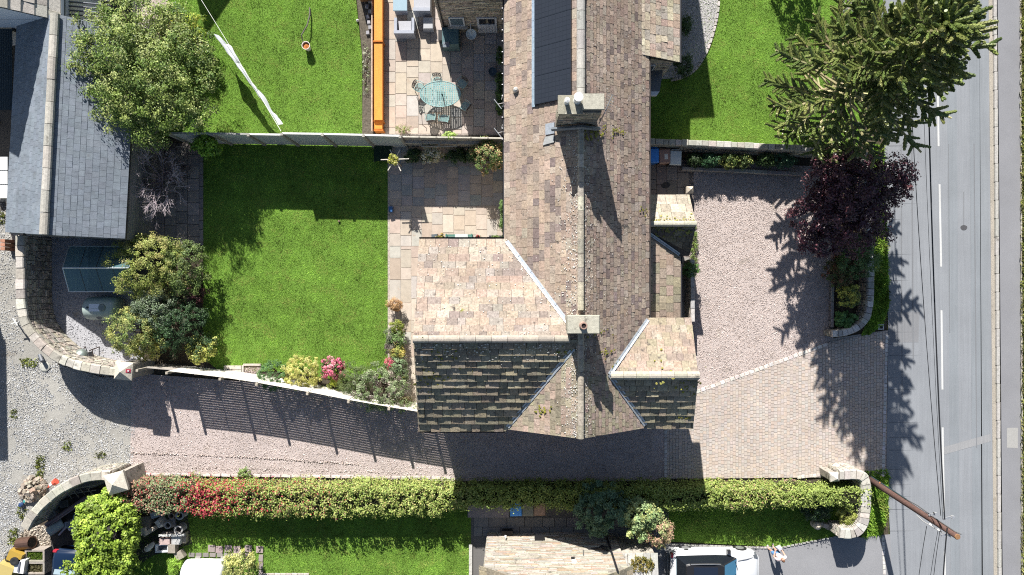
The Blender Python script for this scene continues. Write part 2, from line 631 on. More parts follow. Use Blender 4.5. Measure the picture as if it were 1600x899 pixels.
def stone_wall(name, label, path, ztop, th, pal, coppal, cop=.3, coph=.14, copw=None, curve=True, gapj=.012, copname='coping_stone', ja=.15):
    pts = chaikin(path, 2) if curve else path
    W = [P(x, y, ztop) for x, y in pts]
    zt = ztop - coph
    n = len(W)
    Lf, Rt = [], []
    for i in range(n):
        d = (W[min(i + 1, n - 1)] - W[max(i - 1, 0)]); d.z = 0; d.normalize()
        s = Vector((d.y, -d.x, 0)) * th / 2
        Rt.append(W[i] + s); Lf.append(W[i] - s)
    t = thing(name, label, 'wall', (sum(q.x for q in W) / n, sum(q.y for q in W) / n, 0))
    mb = MB()
    ring = Rt + Lf[::-1]
    v = [(q.x, q.y, 0) for q in ring] + [(q.x, q.y, zt) for q in ring]
    m = len(ring)
    f = [[i, (i + 1) % m, m + (i + 1) % m, m + i] for i in range(m)]
    for i in range(n - 1): f.append([m + i, m + i + 1, 2 * m - 2 - i, 2 * m - 1 - i])
    mb.add(v, f, (.16, .145, .125))
    mb.build('wall_core', M['stone'], t)
    mb = MB()
    for i in range(n - 1):
        stone_face(mb, Rt[i], Rt[i + 1], .02, zt, pal)
        stone_face(mb, Lf[i + 1], Lf[i], .02, zt, pal)
    stone_face(mb, Lf[0], Rt[0], .02, zt, pal); stone_face(mb, Rt[-1], Lf[-1], .02, zt, pal)
    mb.build('wall_stone', M['stone'], t, kind='stuff')
    # coping stones, one object each
    seg = [0.0]
    for i in range(n - 1): seg.append(seg[-1] + (W[i + 1] - W[i]).length)
    def at(s):
        s = min(max(s, 0), seg[-1] - 1e-6)
        i = max(k for k in range(n - 1) if seg[k] <= s)
        u = (s - seg[i]) / max(seg[i + 1] - seg[i], 1e-9)
        d = W[i + 1] - W[i]
        i2 = min(i + 1, n - 2); i0 = max(i - 1, 0)
        d1 = (W[i0 + 1] - W[i0]).normalized(); d2 = (W[i2 + 1] - W[i2]).normalized()
        dd = (d.normalized() * 2 + d1 * (1 - u) + d2 * u).normalized()
        return W[i].lerp(W[i + 1], u), dd
    s = 0
    cw = (copw or th + .08) / 2
    while s < seg[-1] - .05:
        l = cop * R.uniform(.75, 1.3)
        e = min(s + l, seg[-1])
        if seg[-1] - e < cop * .4: e = seg[-1]
        mb = MB()
        v = []
        hh = coph * R.uniform(.85, 1.15)
        wj = R.uniform(.93, 1.07)
        ks = 2 if e - s < .5 else 4
        for zz, kk in ((zt - .005, 1.0), (zt + hh * .7, .97), (zt + hh, .78)):
            for side in (1, -1):
                for j in range(ks + 1):
                    jj = j if side == 1 else ks - j
                    q, d = at(s + gapj + (e - s - 2 * gapj) * jj / ks)
                    nn = Vector((d.y, -d.x, 0))
                    q = q + nn * (cw * kk * wj * side)
                    v.append((q.x, q.y, zz + R.uniform(-.004, .004)))
        m = 2 * (ks + 1)
        f = []
        for a in (0, 1):
            for i in range(m): f.append([a * m + i, a * m + (i + 1) % m, (a + 1) * m + (i + 1) % m, (a + 1) * m + i])
        for i in range(ks): f.append([2 * m + i, 2 * m + i + 1, 2 * m + m - 2 - i, 2 * m + m - 1 - i])
        mb.add(v, f, jit(R.choice(coppal), ja))
        mb.build(copname, M['coping'], t)
        s = e
    return t


def paving(parent, x0, y0, x1, y1, colw, lens, pal, z=0.0, th=.04, gap=.007, poly=None, horiz=False, name='paving_slab', ja=.1, mt='slab'):
    """world rectangle covered in columns of slabs of random length; each slab is an object"""
    a0, a1, b0, b1 = (x0, x1, y0, y1) if not horiz else (y0, y1, x0, x1)
    a = a0
    while a < a1 - .05:
        w = min(R.uniform(*colw), a1 - a)
        if a1 - (a + w) < .15: w = a1 - a
        b = b0 - R.random() * .3
        while b < b1 - .02:
            l = R.choice(lens) * R.uniform(.97, 1.03)
            c0, c1 = max(b, b0), min(b + l, b1)
            if c1 - c0 > .05:
                r = [(a + gap, c0 + gap), (a + w - gap, c0 + gap), (a + w - gap, c1 - gap), (a + gap, c1 - gap)]
                if horiz: r = [(q[1], q[0]) for q in r]
                if poly is not None:
                    r = clip(r if not horiz else r[::-1], poly)
                if len(r) >= 3:
                    MB().prism(r, z - .02, z + th + R.uniform(-.004, .004), jit(R.choice(pal), ja), inset=.006).build(name, M[mt], parent)
            b += l
        a += w


def ccw(pts):
    pts = [(q[0], q[1]) for q in pts]
    a = sum(pts[i][0] * pts[(i + 1) % len(pts)][1] - pts[(i + 1) % len(pts)][0] * pts[i][1] for i in range(len(pts)))
    return pts if a > 0 else pts[::-1]


def sheet(name, pts, z, col, mt, kind='structure', **kw):
    mb = MB()
    mb.poly([(q[0], q[1], z) for q in ccw(px_poly(pts))], col)
    return mb.build(name, M[mt], kind=kind, **kw)
# ================================================================== THE SETTING
mb = MB(); mb.poly([(-300, -300, -.09), (300, -300, -.09), (300, 300, -.09), (-300, 300, -.09)], (.07, .085, .035))
mb.build('ground', M['earth'], kind='structure')
mb = MB(); mb.poly([(q[0], q[1], -.05) for q in ccw(px_poly([(-60, -60), (1372, -60), (1386, 400), (1390, 960), (-60, 960)]))], (.075, .062, .045))
mb.build('garden_soil', M['earth'], kind='structure')

# lawns
LAWN_MAIN = [(316, 226), (608, 222), (607, 590), (545, 596), (430, 580), (345, 582), (318, 560)]
LAWN_UP = [(238, -40), (552, -40), (566, 90), (566, 214), (250, 214)]
LAWN_RIGHT = [(1013, -40), (1385, -40), (1370, 90), (1340, 228), (1013, 222)]
LAWN_LOW = [(212, 795), (736, 795), (736, 940), (180, 940)]
LAWN_LOWR = [(1000, 782), (1350, 770), (1345, 810), (1310, 838), (1268, 846), (1230, 855), (1120, 850), (1035, 846)]
VERGE_A = [(1364, 225), (1381, 228), (1384, 330), (1387, 400), (1389, 480), (1378, 508), (1358, 524), (1345, 524), (1360, 490)]
VERGE_B = [(1350, 736), (1384, 732), (1389, 745), (1387, 800), (1378, 836), (1345, 840), (1352, 790)]
VERGE_C = [(1591, -40), (1670, -40), (1670, 940), (1593, 940)]
GCOL = (.12, .22, .035)
for nm, pts, dn, hh in (('lawn', LAWN_MAIN, 1000, .032), ('lawn', LAWN_UP, 950, .032), ('lawn', LAWN_RIGHT, 900, .032),
                        ('lawn', LAWN_LOW, 900, .04), ('lawn', LAWN_LOWR, 900, .045)):
    sheet(nm, pts, 0.0, GCOL, 'lawn')
    grass('grass', pts, dn, hh, mow=1.1 if pts in (LAWN_MAIN, LAWN_LOW) else 0, cols=((.19, .325, .042), (.225, .37, .056), (.155, .29, .034), (.265, .375, .085)))
for pts in (VERGE_A, VERGE_B):
    sheet('verge', pts, .02, GCOL, 'lawn')
    grass('grass', pts, 520, .14, .03, z=.02, cols=((.20, .34, .05), (.26, .40, .06), (.15, .27, .04)))
sheet('verge', VERGE_C, .1, (.12, .13, .045), 'lawn')
grass('grass', VERGE_C, 300, .2, .03, z=.1, cols=((.16, .19, .04), (.28, .27, .10), (.10, .15, .03), (.34, .28, .14)))

# beds, gravel, yards
GRC = ((0.427, 0.36, 0.331), (0.503, 0.43, 0.396), (0.323, 0.266, 0.244), (0.58, 0.505, 0.469), (0.446, 0.36, 0.313))
GR_R = [(1083, 250), (1302, 262), (1302, 528), (1278, 548), (1087, 617), (1035, 634), (1035, 250)]
GR_D = [(206, 583), (430, 600), (660, 628), (1042, 628), (1042, 752), (700, 752), (400, 745), (203, 742)]
YARD = [(-60, 300), (30, 330), (45, 420), (50, 520), (90, 570), (160, 590), (216, 592), (206, 742), (170, 752), (60, 800), (20, 850), (30, 960), (-60, 960)]
TANKG = [(40, 360), (205, 360), (225, 578), (150, 580), (90, 545), (55, 490)]
sheet('gravel_drive', GR_R, 0.0, (.42, .36, .335), 'gravel')
pebbles('gravel', GR_R, 420, .022, .058, GRC)
sheet('gravel_drive', GR_D, 0.0, (.41, .35, .33), 'gravel')
pebbles('gravel', GR_D, 330, .022, .058, GRC)
pebbles('gravel', [(205, 706), (380, 712), (560, 724), (560, 727), (380, 715), (205, 709)], 260, .05, .085, GRC, z=.02)
pebbles('gravel', [(300, 729), (660, 738), (660, 741), (300, 732)], 160, .04, .075, GRC, z=.015)
sheet('yard', [(q[0] + (24 if q[0] > 200 else 0), q[1]) for q in YARD], -.007, (.31, .30, .275), 'gravel')
YC = ((.40, .41, .425), (.49, .50, .515), (.30, .31, .33), (.55, .555, .56), (.38, .37, .345))
pebbles('gravel', [(-30, 560), (110, 560), (215, 595), (207, 742), (60, 790), (-30, 850)], 420, .02, .062, YC, gaps=.55, tint=.10)
pebbles('gravel', [(-30, 300), (30, 330), (38, 560), (-30, 560)], 300, .02, .06, YC, gaps=.55, tint=.10)
pebbles('gravel', [(-30, 780), (60, 790), (40, 830), (20, 899), (-30, 899)], 350, .02, .065, YC, gaps=.55, tint=.10)
sheet('gravel_bed', TANKG, .004, (.36, .36, .38), 'gravel')
pebbles('gravel', TANKG, 130, .03, .07, ((.34, .34, .36), (.24, .24, .26), (.42, .42, .44)), z=.004)
GP = [(1030, -40), (1122, -40), (1122, 15), (1113, 55), (1100, 88), (1083, 112), (1060, 122), (1030, 124)]
sheet('gravel_path', GP, .012, (.40, .38, .385), 'gravel')
pebbles('gravel', GP, 260, .03, .06, ((.5, .48, .48), (.38, .36, .37), (.6, .58, .57)), z=.012)
# stone edging of the gravel path
edge_t = tag(bpy.data.objects.new('path_edging', None), kind='structure')
COL.objects.link(edge_t); LOC[edge_t.name] = Vector((0, 0, 0))
ep = chaikin([(1123, -20), (1123, 15), (1114, 56), (1101, 90), (1084, 114), (1061, 124), (1048, 126)], 2)
for i in range(len(ep) - 1):
    a, b = P(*ep[i]), P(*ep[i + 1])
    m = max(1, round((b - a).length / .22))
    for j in range(m):
        q = a.lerp(b, (j + .5) / m); d = b - a
        MB().box((q.x, q.y, -.02), ((b - a).length / m * .92, .11, .09), math.atan2(d.y, d.x), jit((.42, .39, .37)), .85).build('edging_stone', M['coping'], edge_t)

# weeds in the yard
for pts in ([(30, 560), (60, 560), (58, 575), (35, 572)], [(58, 712), (72, 712), (68, 750), (55, 748)], [(18, 640), (26, 640), (27, 655), (17, 652)],
            [(100, 690), (112, 690), (112, 704), (98, 704)], [(30, 790), (44, 795), (36, 812), (26, 806)], [(0, 330), (8, 330), (8, 350), (0, 350)],
            [(16, 825), (30, 825), (26, 850), (12, 850)], [(150, 705), (165, 707), (165, 716), (150, 716)]):
    grass('weeds', pts, 330, .11, .035, cols=((.16, .19, .04), (.10, .15, .03), (.22, .21, .07)))

# road, gutter, kerb, pavement
ROAD = [(1371, -60), (1381, 235), (1385, 400), (1388, 520), (1385, 735), (1391, 835), (1393, 960), (1556, 960), (1554, 700), (1552, 450), (1550, 225), (1544, -60)]
sheet('road', ROAD, -.004, (.225, .236, .252), 'asphalt')
# resurfaced strips (the photograph shows long darker bands of newer asphalt)
def strip(x0, x1, y0, y1, dx0, dx1, z, col, name='road_patch', mt='asphalt'):
    sheet(name, [(x0, y0), (x1, y0), (x1 + dx1, y1), (x0 + dx0, y1)], z, col, mt)
strip(1478, 1494, -60, 960, 8, 6, 0.000, (.208, .224, .24))
strip(1514, 1530, -60, 960, 6, 6, 0.000, (.208, .224, .24))
strip(1530, 1543, -60, 960, 4, 4, 0.000, (.218, .232, .246))
strip(1389, 1437, 488, 535, 0, -2, 0.000, (.20, .203, .212))
sheet('road_patch', [(1470, 700), (1548, 678), (1548, 690), (1470, 712)], .003, (.255, .257, .262), 'asphalt')
# manhole-like dark patch
mb = MB(); q = P(1506, 356)
mb.poly([(q.x + .17 * math.cos(a) * (1 + .08 * math.sin(3 * a)), q.y + .13 * math.sin(a), .004) for a in np.linspace(0, 2 * math.pi, 14, endpoint=False)], (.075, .075, .08))
mb.build('road_patch', M['asphalt'], kind='structure')
# centre line dashes
for (xa, ya, xb, yb) in ((1464.5, 98, 1466.5, 229), (1468, 288, 1470.5, 417), (1471, 485, 1472.5, 609), (1472.8, 668, 1475, 800), (1476, 862, 1477, 940), (1461, -60, 1463, 40)):
    strip(xa - 1.5, xa + 1.5, ya, yb, xb - xa, xb - xa, .004, (.50, .50, .49), 'road_marking', 'tarmac')
# joints along the lane; the two leftmost lines are painted overhead-wire shadows
for (xa, xb, y0, y1, w) in ((1408, 1410, 225, 620, .7), (1424, 1427, 120, 560, 1.0), (1506, 1506, 300, 352, .5), (1482, 1484, 225, 520, .6), (1522, 1526, 225, 700, .8)):
    strip(xa - w, xa + w, y0, y1, xb - xa, xb - xa, .005, (.17, .176, .187), 'road_joint_or_wire_shadow', 'tarmac')
mb = MB()
for i in range(26):
    y = 225 + i * 24 + R.uniform(-6, 6)
    mb.poly([(P(x, yy).x, P(x, yy).y, .0055) for x, yy in ((1386 + i * .1, y), (1386 + R.uniform(18, 60), y + R.uniform(-.4, .4)), (1390, y + .5))], (.11, .115, .125))
mb.build('road_joint_or_wire_shadow', M['tarmac'], kind='structure')
strip(1544, 1551, -60, 960, 9, 8, .006, (.33, .30, .255), 'gutter', 'gravel')
kerb = tag(bpy.data.objects.new('kerb', None), kind='structure'); COL.objects.link(kerb); LOC[kerb.name] = Vector((0, 0, 0))
y = -30.0
while y < 930:
    l = 28.6
    xm = 1554.5 + (y + l / 2) * .0085 - 2
    q = P(xm, y + l / 2)
    MB().box((q.x, q.y, -.05), (.15, l / F - .004, .17), -.0085, jit((.38, .365, .34), .05), .985).build('kerb_stone', M['coping'], kerb)
    y += l
strip(1556, 1592, -60, 960, 9, 2, .10, (.215, .216, .228), 'pavement', 'tarmac')
sheet('service_cover', [(1571, 668), (1588, 668), (1588, 700), (1571, 699)], .104, (.32, .315, .30), 'tarmac')
y = -40
pe = tag(bpy.data.objects.new('pavement_edging', None), kind='structure'); COL.objects.link(pe); LOC[pe.name] = Vector((0, 0, 0))
while y < 930:
    q = P(1592 + y * .003, y + 14)
    MB().box((q.x, q.y, 0), (.07, .86, .13), 0, jit((.36, .33, .29))).build('edging_stone', M['coping'], pe)
    y += 28

# tarmac drive by the white car, block-paved drive
TDR = [(1000, 850), (1035, 848), (1120, 852), (1222, 857), (1268, 848), (1310, 839), (1345, 840), (1378, 836), (1391, 835), (1394, 960), (1000, 960)]
sheet('tarmac_drive', TDR, .004, (.235, .236, .246), 'tarmac')
for i in range(9):
    q = P(1379.5 + i * .3, 842 + i * 7.4)
    MB().box((q.x, q.y, -.02), (.12, .2, .045), 0, jit((.5, .48, .45))).build('edging_sett', M['coping'], pe)
mbx = MB()
for i in range(46):      # small stone edging between lawn and drive
    s = i / 45
    x = 1040 + s * 270
    yb = 850 + 6 * math.sin(min(s / .66, 1) * 1.5) if s < .66 else 856 - (s - .66) / .34 * 18
    q = P(x, yb)
    MB().box((q.x, q.y, -.02), (.17, .08, .07), R.uniform(-.1, .1), jit((.36, .35, .33)), .85).build('edging_stone', M['coping'], pe)
BLKS = [ccw(px_poly([(1038, 632), (1087, 614), (1087, 748), (1038, 748)])), ccw(px_poly([(1087, 614), (1298, 534), (1387, 517), (1384, 745), (1087, 748)]))]
BLK = ccw(px_poly([(1038, 632), (1087, 614), (1290, 540), (1300, 529), (1387, 516), (1384, 745), (1300, 742), (1038, 748)]))
mb = MB()
mb.poly([(q[0], q[1], .012) for q in BLK], (.33, .30, .27))
bp = mb.build('block_paving', M['earth'], kind='structure')
mb = MB()
bx0, bx1 = P(1036, 0).x, P(1390, 0).x
by0, by1 = P(0, 750).y, P(0, 512).y
x = bx0; ci = 0
bpal = ((0.43, 0.367, 0.32), (0.42, 0.362, 0.325), (0.45, 0.381, 0.329), (0.41, 0.372, 0.339), (0.44, 0.386, 0.349), (0.445, 0.367, 0.31))
while x < bx1:
    yy = by0 - R.random() * .2
    w = R.choice((.15, .15, .17, .13))
    while yy < by1:
        l = R.choice((.14, .17, .2))
        for part in BLKS:
            r = clip([(x + .004, yy + .004), (x + w - .004, yy + .004), (x + w - .004, yy + l - .004), (x + .004, yy + l - .004)], part)
            if len(r) >= 3: mb.prism(r, -.005, .03 + R.uniform(-.003, .003), jit(R.choice(bpal), .07), inset=.006)
        yy += l
    x += w
mb.build('paving_block', M['block'], bp, kind='stuff')
# pale sett courses edging the block paving
def setts(a, b, w, step, col):
    a, b = P(*a), P(*b); d = b - a; m = round(d.length / step)
    for i in range(m):
        q = a.lerp(b, (i + .5) / m)
        MB().box((q.x, q.y, -.01), (d.length / m * .9, w, .055 + R.uniform(-.004, .006)), math.atan2(d.y, d.x) + R.uniform(-.04, .04), jit(col, .16), .92).build('edging_sett', M['coping'], bp)
setts((1087, 613), (1292, 538), .16, .26, (.55, .51, .47))
setts((1040, 672), (1040, 746), .15, .2, (.48, .46, .44))
setts((1385, 523), (1379, 745), .14, .22, (.46, .45, .45))
setts((1245, 746), (1300, 740), .14, .2, (.5, .47, .43))
setts((205, 741), (705, 747), .12, .5, (.50, .44, .41))
# drain cover on the block paving
t = thing('drain_cover', 'small square dark drain cover in pale frame beside the roadside verge', 'drain cover', tuple(P(1376, 511, .03)))
q = P(1376, 511, 0)
mb = MB()
for dx, dy, w, h in ((-.11, 0, .05, .27), (.11, 0, .05, .27), (0, .11, .17, .05), (0, -.11, .17, .05)): mb.box((q.x + dx, q.y + dy, .0), (w, h, .05), 0, (.5, .5, .5))
mb.build('frame', M['coping'], t)
MB().box((q.x, q.y, 0), (.17, .17, .04), 0, (.03, .03, .035)).build('grate', M['metal'], t)

# patios and paths -----------------------------------------------------------------------------
SP = ((.42, .35, .285), (.44, .38, .315), (.40, .355, .31), (.45, .385, .315), (.41, .335, .27), (.42, .39, .35), (.44, .375, .31))
SPD = ((.34, .31, .29), (.42, .36, .31), (.30, .31, .30), (.37, .35, .34), (.45, .38, .31))
def struct_root(name):
    o = tag(bpy.data.objects.new(name, None), kind='structure'); COL.objects.link(o); LOC[o.name] = Vector((0, 0, 0)); return o
pat = struct_root('patio')
sheet('patio_bed', [(606, 222), (800, 222), (800, 395), (700, 395), (700, 650), (606, 640)], .026, (.40, .35, .30), 'earth')
a, b = P(609, 385), P(791, 226)
paving(pat, a.x, a.y, b.x, P(0, 322).y, (.5, .58), (.45, .6, .75, .9), SP, .0)
paving(pat, a.x, P(0, 322).y, b.x, b.y, (.54, .6), (.4, .55, .6, .8), SPD, .0)
a, b = P(609, 640), P(690, 385)
paving(pat, a.x, a.y, b.x, b.y, (.5, .58), (.6, .9, 1.1), SP, .0)
pat2 = struct_root('patio')
sheet('patio_bed', [(598, -40), (800, -40), (800, 212), (596, 212)], .024, (.34, .30, .265), 'earth')
a, b = P(600, 210), P(704, -20)
paving(pat2, a.x, a.y, b.x, b.y, (.55, .6), (.55, .6, .9, 1.0), SP, .0)
a, b = P(704, 210), P(796, -20)
paving(pat2, a.x, a.y, b.x, b.y, (.56, .6), (.45, .6, .9), ((.42, .35, .31), (.38, .33, .30), (.46, .39, .33), (.36, .34, .33)), .0, gap=.014)
dk = struct_root('path')
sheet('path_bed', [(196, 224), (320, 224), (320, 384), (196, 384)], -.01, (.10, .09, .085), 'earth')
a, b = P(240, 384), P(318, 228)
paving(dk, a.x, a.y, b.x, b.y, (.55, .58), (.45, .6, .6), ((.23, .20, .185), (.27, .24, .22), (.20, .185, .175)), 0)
pb = struct_root('path')
sheet('path_bed', [(1000, 250), (1084, 250), (1084, 500), (1000, 500)], .002, (.14, .12, .11), 'earth')
a, b = P(1008, 306), P(1076, 256)
paving(pb, a.x, a.y, b.x, b.y, (.5, .55), (.75, .9, .5), ((.25, .21, .185), (.30, .26, .23)), .004)
a, b = P(1040, 500), P(1077, 402)
paving(pb, a.x, a.y, b.x, b.y, (.95, 1.2), (.9, 1.1), ((.27, .255, .24), (.24, .225, .215)), .004)
pn = struct_root('path')
sheet('path_bed', [(736, 788), (1045, 788), (1045, 850), (960, 935), (736, 935)], .002, (.13, .125, .12), 'tarmac')
a, b = P(740, 838), P(1030, 808)
paving(pn, a.x, a.y, b.x, b.y, (.45, .5), (.9, .9, .6), ((.17, .165, .16), (.20, .19, .18)), .004, horiz=True)
MB().prism(px_poly([(731, 789), (795, 789), (795, 808), (731, 808)]), .0, .09, (.27, .24, .235)).build('paving_slab', M['slab'], pn)
MB().prism(px_poly([(733, 850), (738, 850), (738, 930), (733, 930)]), -.05, .12, (.44, .43, .40)).build('edging_stone', M['coping'], pn)
# slabs and edging in the lower lawn
for i, xx in enumerate((326, 338, 352, 366, 383, 401)):
    q = P(xx + 5, 857 + (i % 2) * 1.5)
    MB().box((q.x, q.y, -.02), (.36, .34, .07), R.uniform(-.1, .1), jit((.30, .24, .235)), .95).build('stepping_slab', M['slab'], pn)
for i in range(9):
    q = P(300 + i * 11, 867)
    MB().box((q.x, q.y, -.02), (.3, .2, .07), R.uniform(-.1, .1), jit((.22, .20, .19)), .95).build('stepping_slab', M['slab'], pn)
for i in range(3):
    q = P(408, 872 + i * 12)
    MB().box((q.x, q.y, -.02), (.22, .34, .07), R.uniform(-.1, .1), jit((.26, .22, .215)), .95).build('stepping_slab', M['slab'], pn)
for i in range(8):
    q = P(416 + i * 9, 898)
    MB().box((q.x, q.y, -.02), (.28, .16, .1), R.uniform(-.05, .05), jit((.45, .40, .37)), .95).build('edging_stone', M['coping'], pn)
# gravel square with kerb in the main garden
sheet('gravel_bed', [(381, 572), (408, 572), (408, 594), (381, 594)], .012, (.22, .17, .15), 'gravel')
pebbles('gravel', [(383, 574), (407, 574), (407, 594), (383, 594)], 400, .03, .06, GRC, z=.012)
for a, b in (((380, 571), (380, 592)), ((380, 570), (409, 570)), ((350, 574), (378, 574)), ((350, 580), (378, 580)), ((350, 586), (378, 588))):
    q0, q1 = P(*a), P(*b); d = q1 - q0; c = (q0 + q1) / 2
    MB().box((c.x, c.y, -.02), (d.length, .1 if a[0] > 375 else .17, .1), math.atan2(d.y, d.x), jit((.47, .43, .38)), .95).build('edging_stone', M['coping'], pn)

# ================================================================== THE STONE HOUSE
EZ, RZ = 4.5, 6.9
XL, XR_, XRG = -.275, 5.84, 2.72
SL = Plane((RZ - EZ) / (XRG - XL), 0, EZ - (RZ - EZ) / (XRG - XL) * XL)
SR = Plane(-(RZ - EZ) / (XR_ - XRG), 0, RZ + (RZ - EZ) / (XR_ - XRG) * XRG)
WU, WD, WR = 2.05, -6.13, -2.04          # left wing: eaves and ridge
SU = Plane(0, -(RZ - EZ) / (WU - WR), RZ + (RZ - EZ) / (WU - WR) * WR)
SD = Plane(0, (RZ - EZ) / (WR - WD), RZ - (RZ - EZ) / (WR - WD) * WR)
RU, RD, RRY, RRZ = -1.31, -6.02, -3.6, 5.93   # right wing
TU = Plane(0, -(RRZ - EZ) / (RU - RRY), RRZ + (RRZ - EZ) / (RU - RRY) * RRY)
TD = Plane(0, (RRZ - EZ) / (RRY - RD), RRZ - (RRZ - EZ) / (RRY - RD) * RRY)
house = thing('stone_house', 'large stone house with mossy stone slate roofs, two chimneys and solar panels', 'house', (2.7, 0, 0))
YT = 17.0
BY = -5.93
def on(pl, x, y): return Vector((x, y, pl.z(x, y)))
vA = on(SL, XL, WU)                                     # upper valley foot
vT = Vector((XRG, WR, RZ))
vB = on(SL, XL, WD)
rT = SR.px(952, 585)
polys = dict(
    main_left=[on(SL, XL - .05, WU), on(SL, XRG, WR), on(SL, XRG, YT), on(SL, XL - .05, YT)],
    main_left_low=[on(SL, XL + .05, -6.09), on(SL, XRG, BY - .05), on(SL, XRG, WR)],
    main_right=[on(SR, XRG, YT), on(SR, XRG, rT.y), rT, on(SR, XR_ + .05, RU + .05), on(SR, XR_ + .05, YT)],
    main_right_low=[on(SR, XRG, rT.y), on(SR, XRG, BY - .05), on(SR, XR_ - .05, -6.02), rT],
    wing_up=[on(SU, -4.0, WU + .03), on(SU, XL + .05, WU + .03), on(SU, XRG, WR), on(SU, -3.9, WR)],
    wing_down=[on(SD, -3.9, WR), on(SD, XRG, WR), on(SD, XL, WD), on(SD, -4.02, WD)],
    right_up=[on(TU, XR_ + .02, RU), on(TU, 7.72, RU), on(TU, 7.62, RRY), Vector((rT.x, RRY, RRZ))],
    right_down=[Vector((rT.x, RRY, RRZ)), on(TD, 7.62, RRY), on(TD, 7.78, RD), on(TD, XR_ - .02, RD)],
)
# walls under the roofs
ins = .28
WALLC = (.33, .29, .24)
mb = MB()
mb.prism([(XL + ins, WU), (XL + ins, YT), (XR_ - ins, YT), (XR_ - ins, RU), (XR_ - ins, -5.75), (XL + ins, -5.75)], -.05, EZ - .12, WALLC)
for y0 in (-5.75,):
    mb.add([(XL + ins, y0, EZ - .13), (XR_ - ins, y0, EZ - .13), (XRG, y0, RZ - .25)], [[0, 1, 2]], WALLC)
mb.build('wall', M['stone'], house); mb = MB()
mb.prism([(-3.72, WU - ins), (XL + ins, WU - ins), (XL + ins, WD + ins), (-3.72, WD + ins)], -.05, EZ - .1, WALLC)
mb.add([(-3.72, WU - ins, EZ - .11), (-3.72, WD + ins, EZ - .11), (-3.72, WR, RZ - .3)], [[0, 1, 2]], WALLC)
mb.build('wall', M['stone'], house); mb = MB()
mb.prism([(XR_ - ins, RU - .25), (7.42, RU - .25), (7.42, RD + .25), (XR_ - ins, RD + .25)], -.05, EZ - .1, WALLC)
mb.add([(7.42, RU - .25, EZ - .11), (7.42, RD + .25, EZ - .11), (7.42, RRY, RRZ - .3)], [[0, 1, 2]], WALLC)
mb.build('wall', M['stone'], house)
# roof boarding under the slates
for nm, pl in polys.items():
    mb = MB(); c = [Vector(q) - Vector((0, 0, .015)) for q in pl]
    d = [q - Vector((0, 0, .12)) for q in c]
    n = len(c)
    mb.add(c + d, [list(range(n))] + [[i, (i + 1) % n, n + (i + 1) % n, n + i] for i in range(n)] + [list(range(n, 2 * n))], (.07, .06, .055))
    mb.build('roof', M['stone'], house)
PAL_PINK = ((0.306, 0.244, 0.197), (0.31, 0.237, 0.193), (0.296, 0.25, 0.206), (0.32, 0.261, 0.206), (0.276, 0.244, 0.215), (0.315, 0.275, 0.229), (0.291, 0.228, 0.188), (0.325, 0.279, 0.229), (0.306, 0.252, 0.202), (0.31, 0.25, 0.199), (0.233, 0.191, 0.17))
PAL_MIX = ((0.282, 0.223, 0.182), (0.293, 0.227, 0.178), (0.257, 0.203, 0.174), (0.308, 0.245, 0.196), (0.272, 0.213, 0.174), (0.293, 0.245, 0.205), (0.261, 0.194, 0.16), (0.318, 0.265, 0.214), (0.277, 0.218, 0.178), (0.184, 0.146, 0.134))
PAL_WARM = ((0.314, 0.247, 0.198), (0.324, 0.252, 0.198), (0.293, 0.233, 0.188), (0.334, 0.267, 0.209), (0.277, 0.221, 0.183), (0.319, 0.242, 0.195), (0.34, 0.286, 0.231), (0.309, 0.242, 0.192), (0.199, 0.16, 0.145))
PAL_DARK = ((0.27, 0.237, 0.171), (0.308, 0.267, 0.194), (0.232, 0.201, 0.149), (0.334, 0.287, 0.203), (0.286, 0.241, 0.171))
SLT = []
SLT += slate_list(polys['wing_up'], .34, (.3, .58), .026, PAL_PINK, gap=.006, ja=.09, rowcol=.05)
SLT += slate_list(polys['wing_down'], .37, (.34, .6), .10, PAL_DARK, gap=.008, even=.4, ja=.16)
SLT += slate_list(polys['main_left'], .30, (.26, .5), .026, PAL_WARM, gap=.006, ja=.1, rowcol=.05)
SLT += slate_list(polys['main_left_low'], .28, (.24, .46), .03, PAL_DARK[:3] + PAL_WARM[:3])
SLT += slate_list(polys['main_right'], .215, (.2, .42), .03, PAL_MIX, gap=.008, ja=.11, rowcol=.06)
SLT += slate_list(polys['main_right_low'], .21, (.2, .4), .028, PAL_DARK[:3] + PAL_MIX[:4])
SLT += slate_list(polys['right_up'], .33, (.24, .46), .028, PAL_WARM[:7] + PAL_DARK[:2], gap=.006, ja=.1)
SLT += slate_list(polys['right_down'], .34, (.3, .52), .095, PAL_DARK, gap=.008, even=.4, ja=.16)
# lean-to, porch and neighbour's bay along the right side
LT = plane3(Vector((5.5, 0, 3.45)), Vector((5.5, 1, 3.45)), Vector((7.75, 0, 2.4)))
PU = Plane(0, -.70, 3.4 + .70 * 2.84); PD = Plane(0, .70, 3.4 - .70 * 2.84)
vv = Vector((7.72, 1.47, 2.43))
lean = [on(LT, 5.5, RU - .1), on(LT, 7.75, RU - .1), on(LT, 7.75, 1.42), on(LT, 5.65, 2.75), on(LT, 5.5, 2.75)]
porch_u = [on(PU, 5.5, 4.27), on(PU, 8.17, 4.27), on(PU, 8.22, 2.84), on(PU, 5.5, 2.84)]
porch_d = [on(PD, 5.5, 2.84), on(PD, 8.22, 2.84), on(PD, 8.17, 1.46), on(PD, 7.72, 1.46), on(PD, 5.65, 2.77)]
BAYP = plane3(Vector((5.5, 0, 4.75)), Vector((5.5, 1, 4.75)), Vector((7.35, 0, 3.75)))
bay = [on(BAYP, 5.5, 9.95), on(BAYP, 7.38, 9.95), on(BAYP, 7.38, YT), on(BAYP, 5.5, YT)]
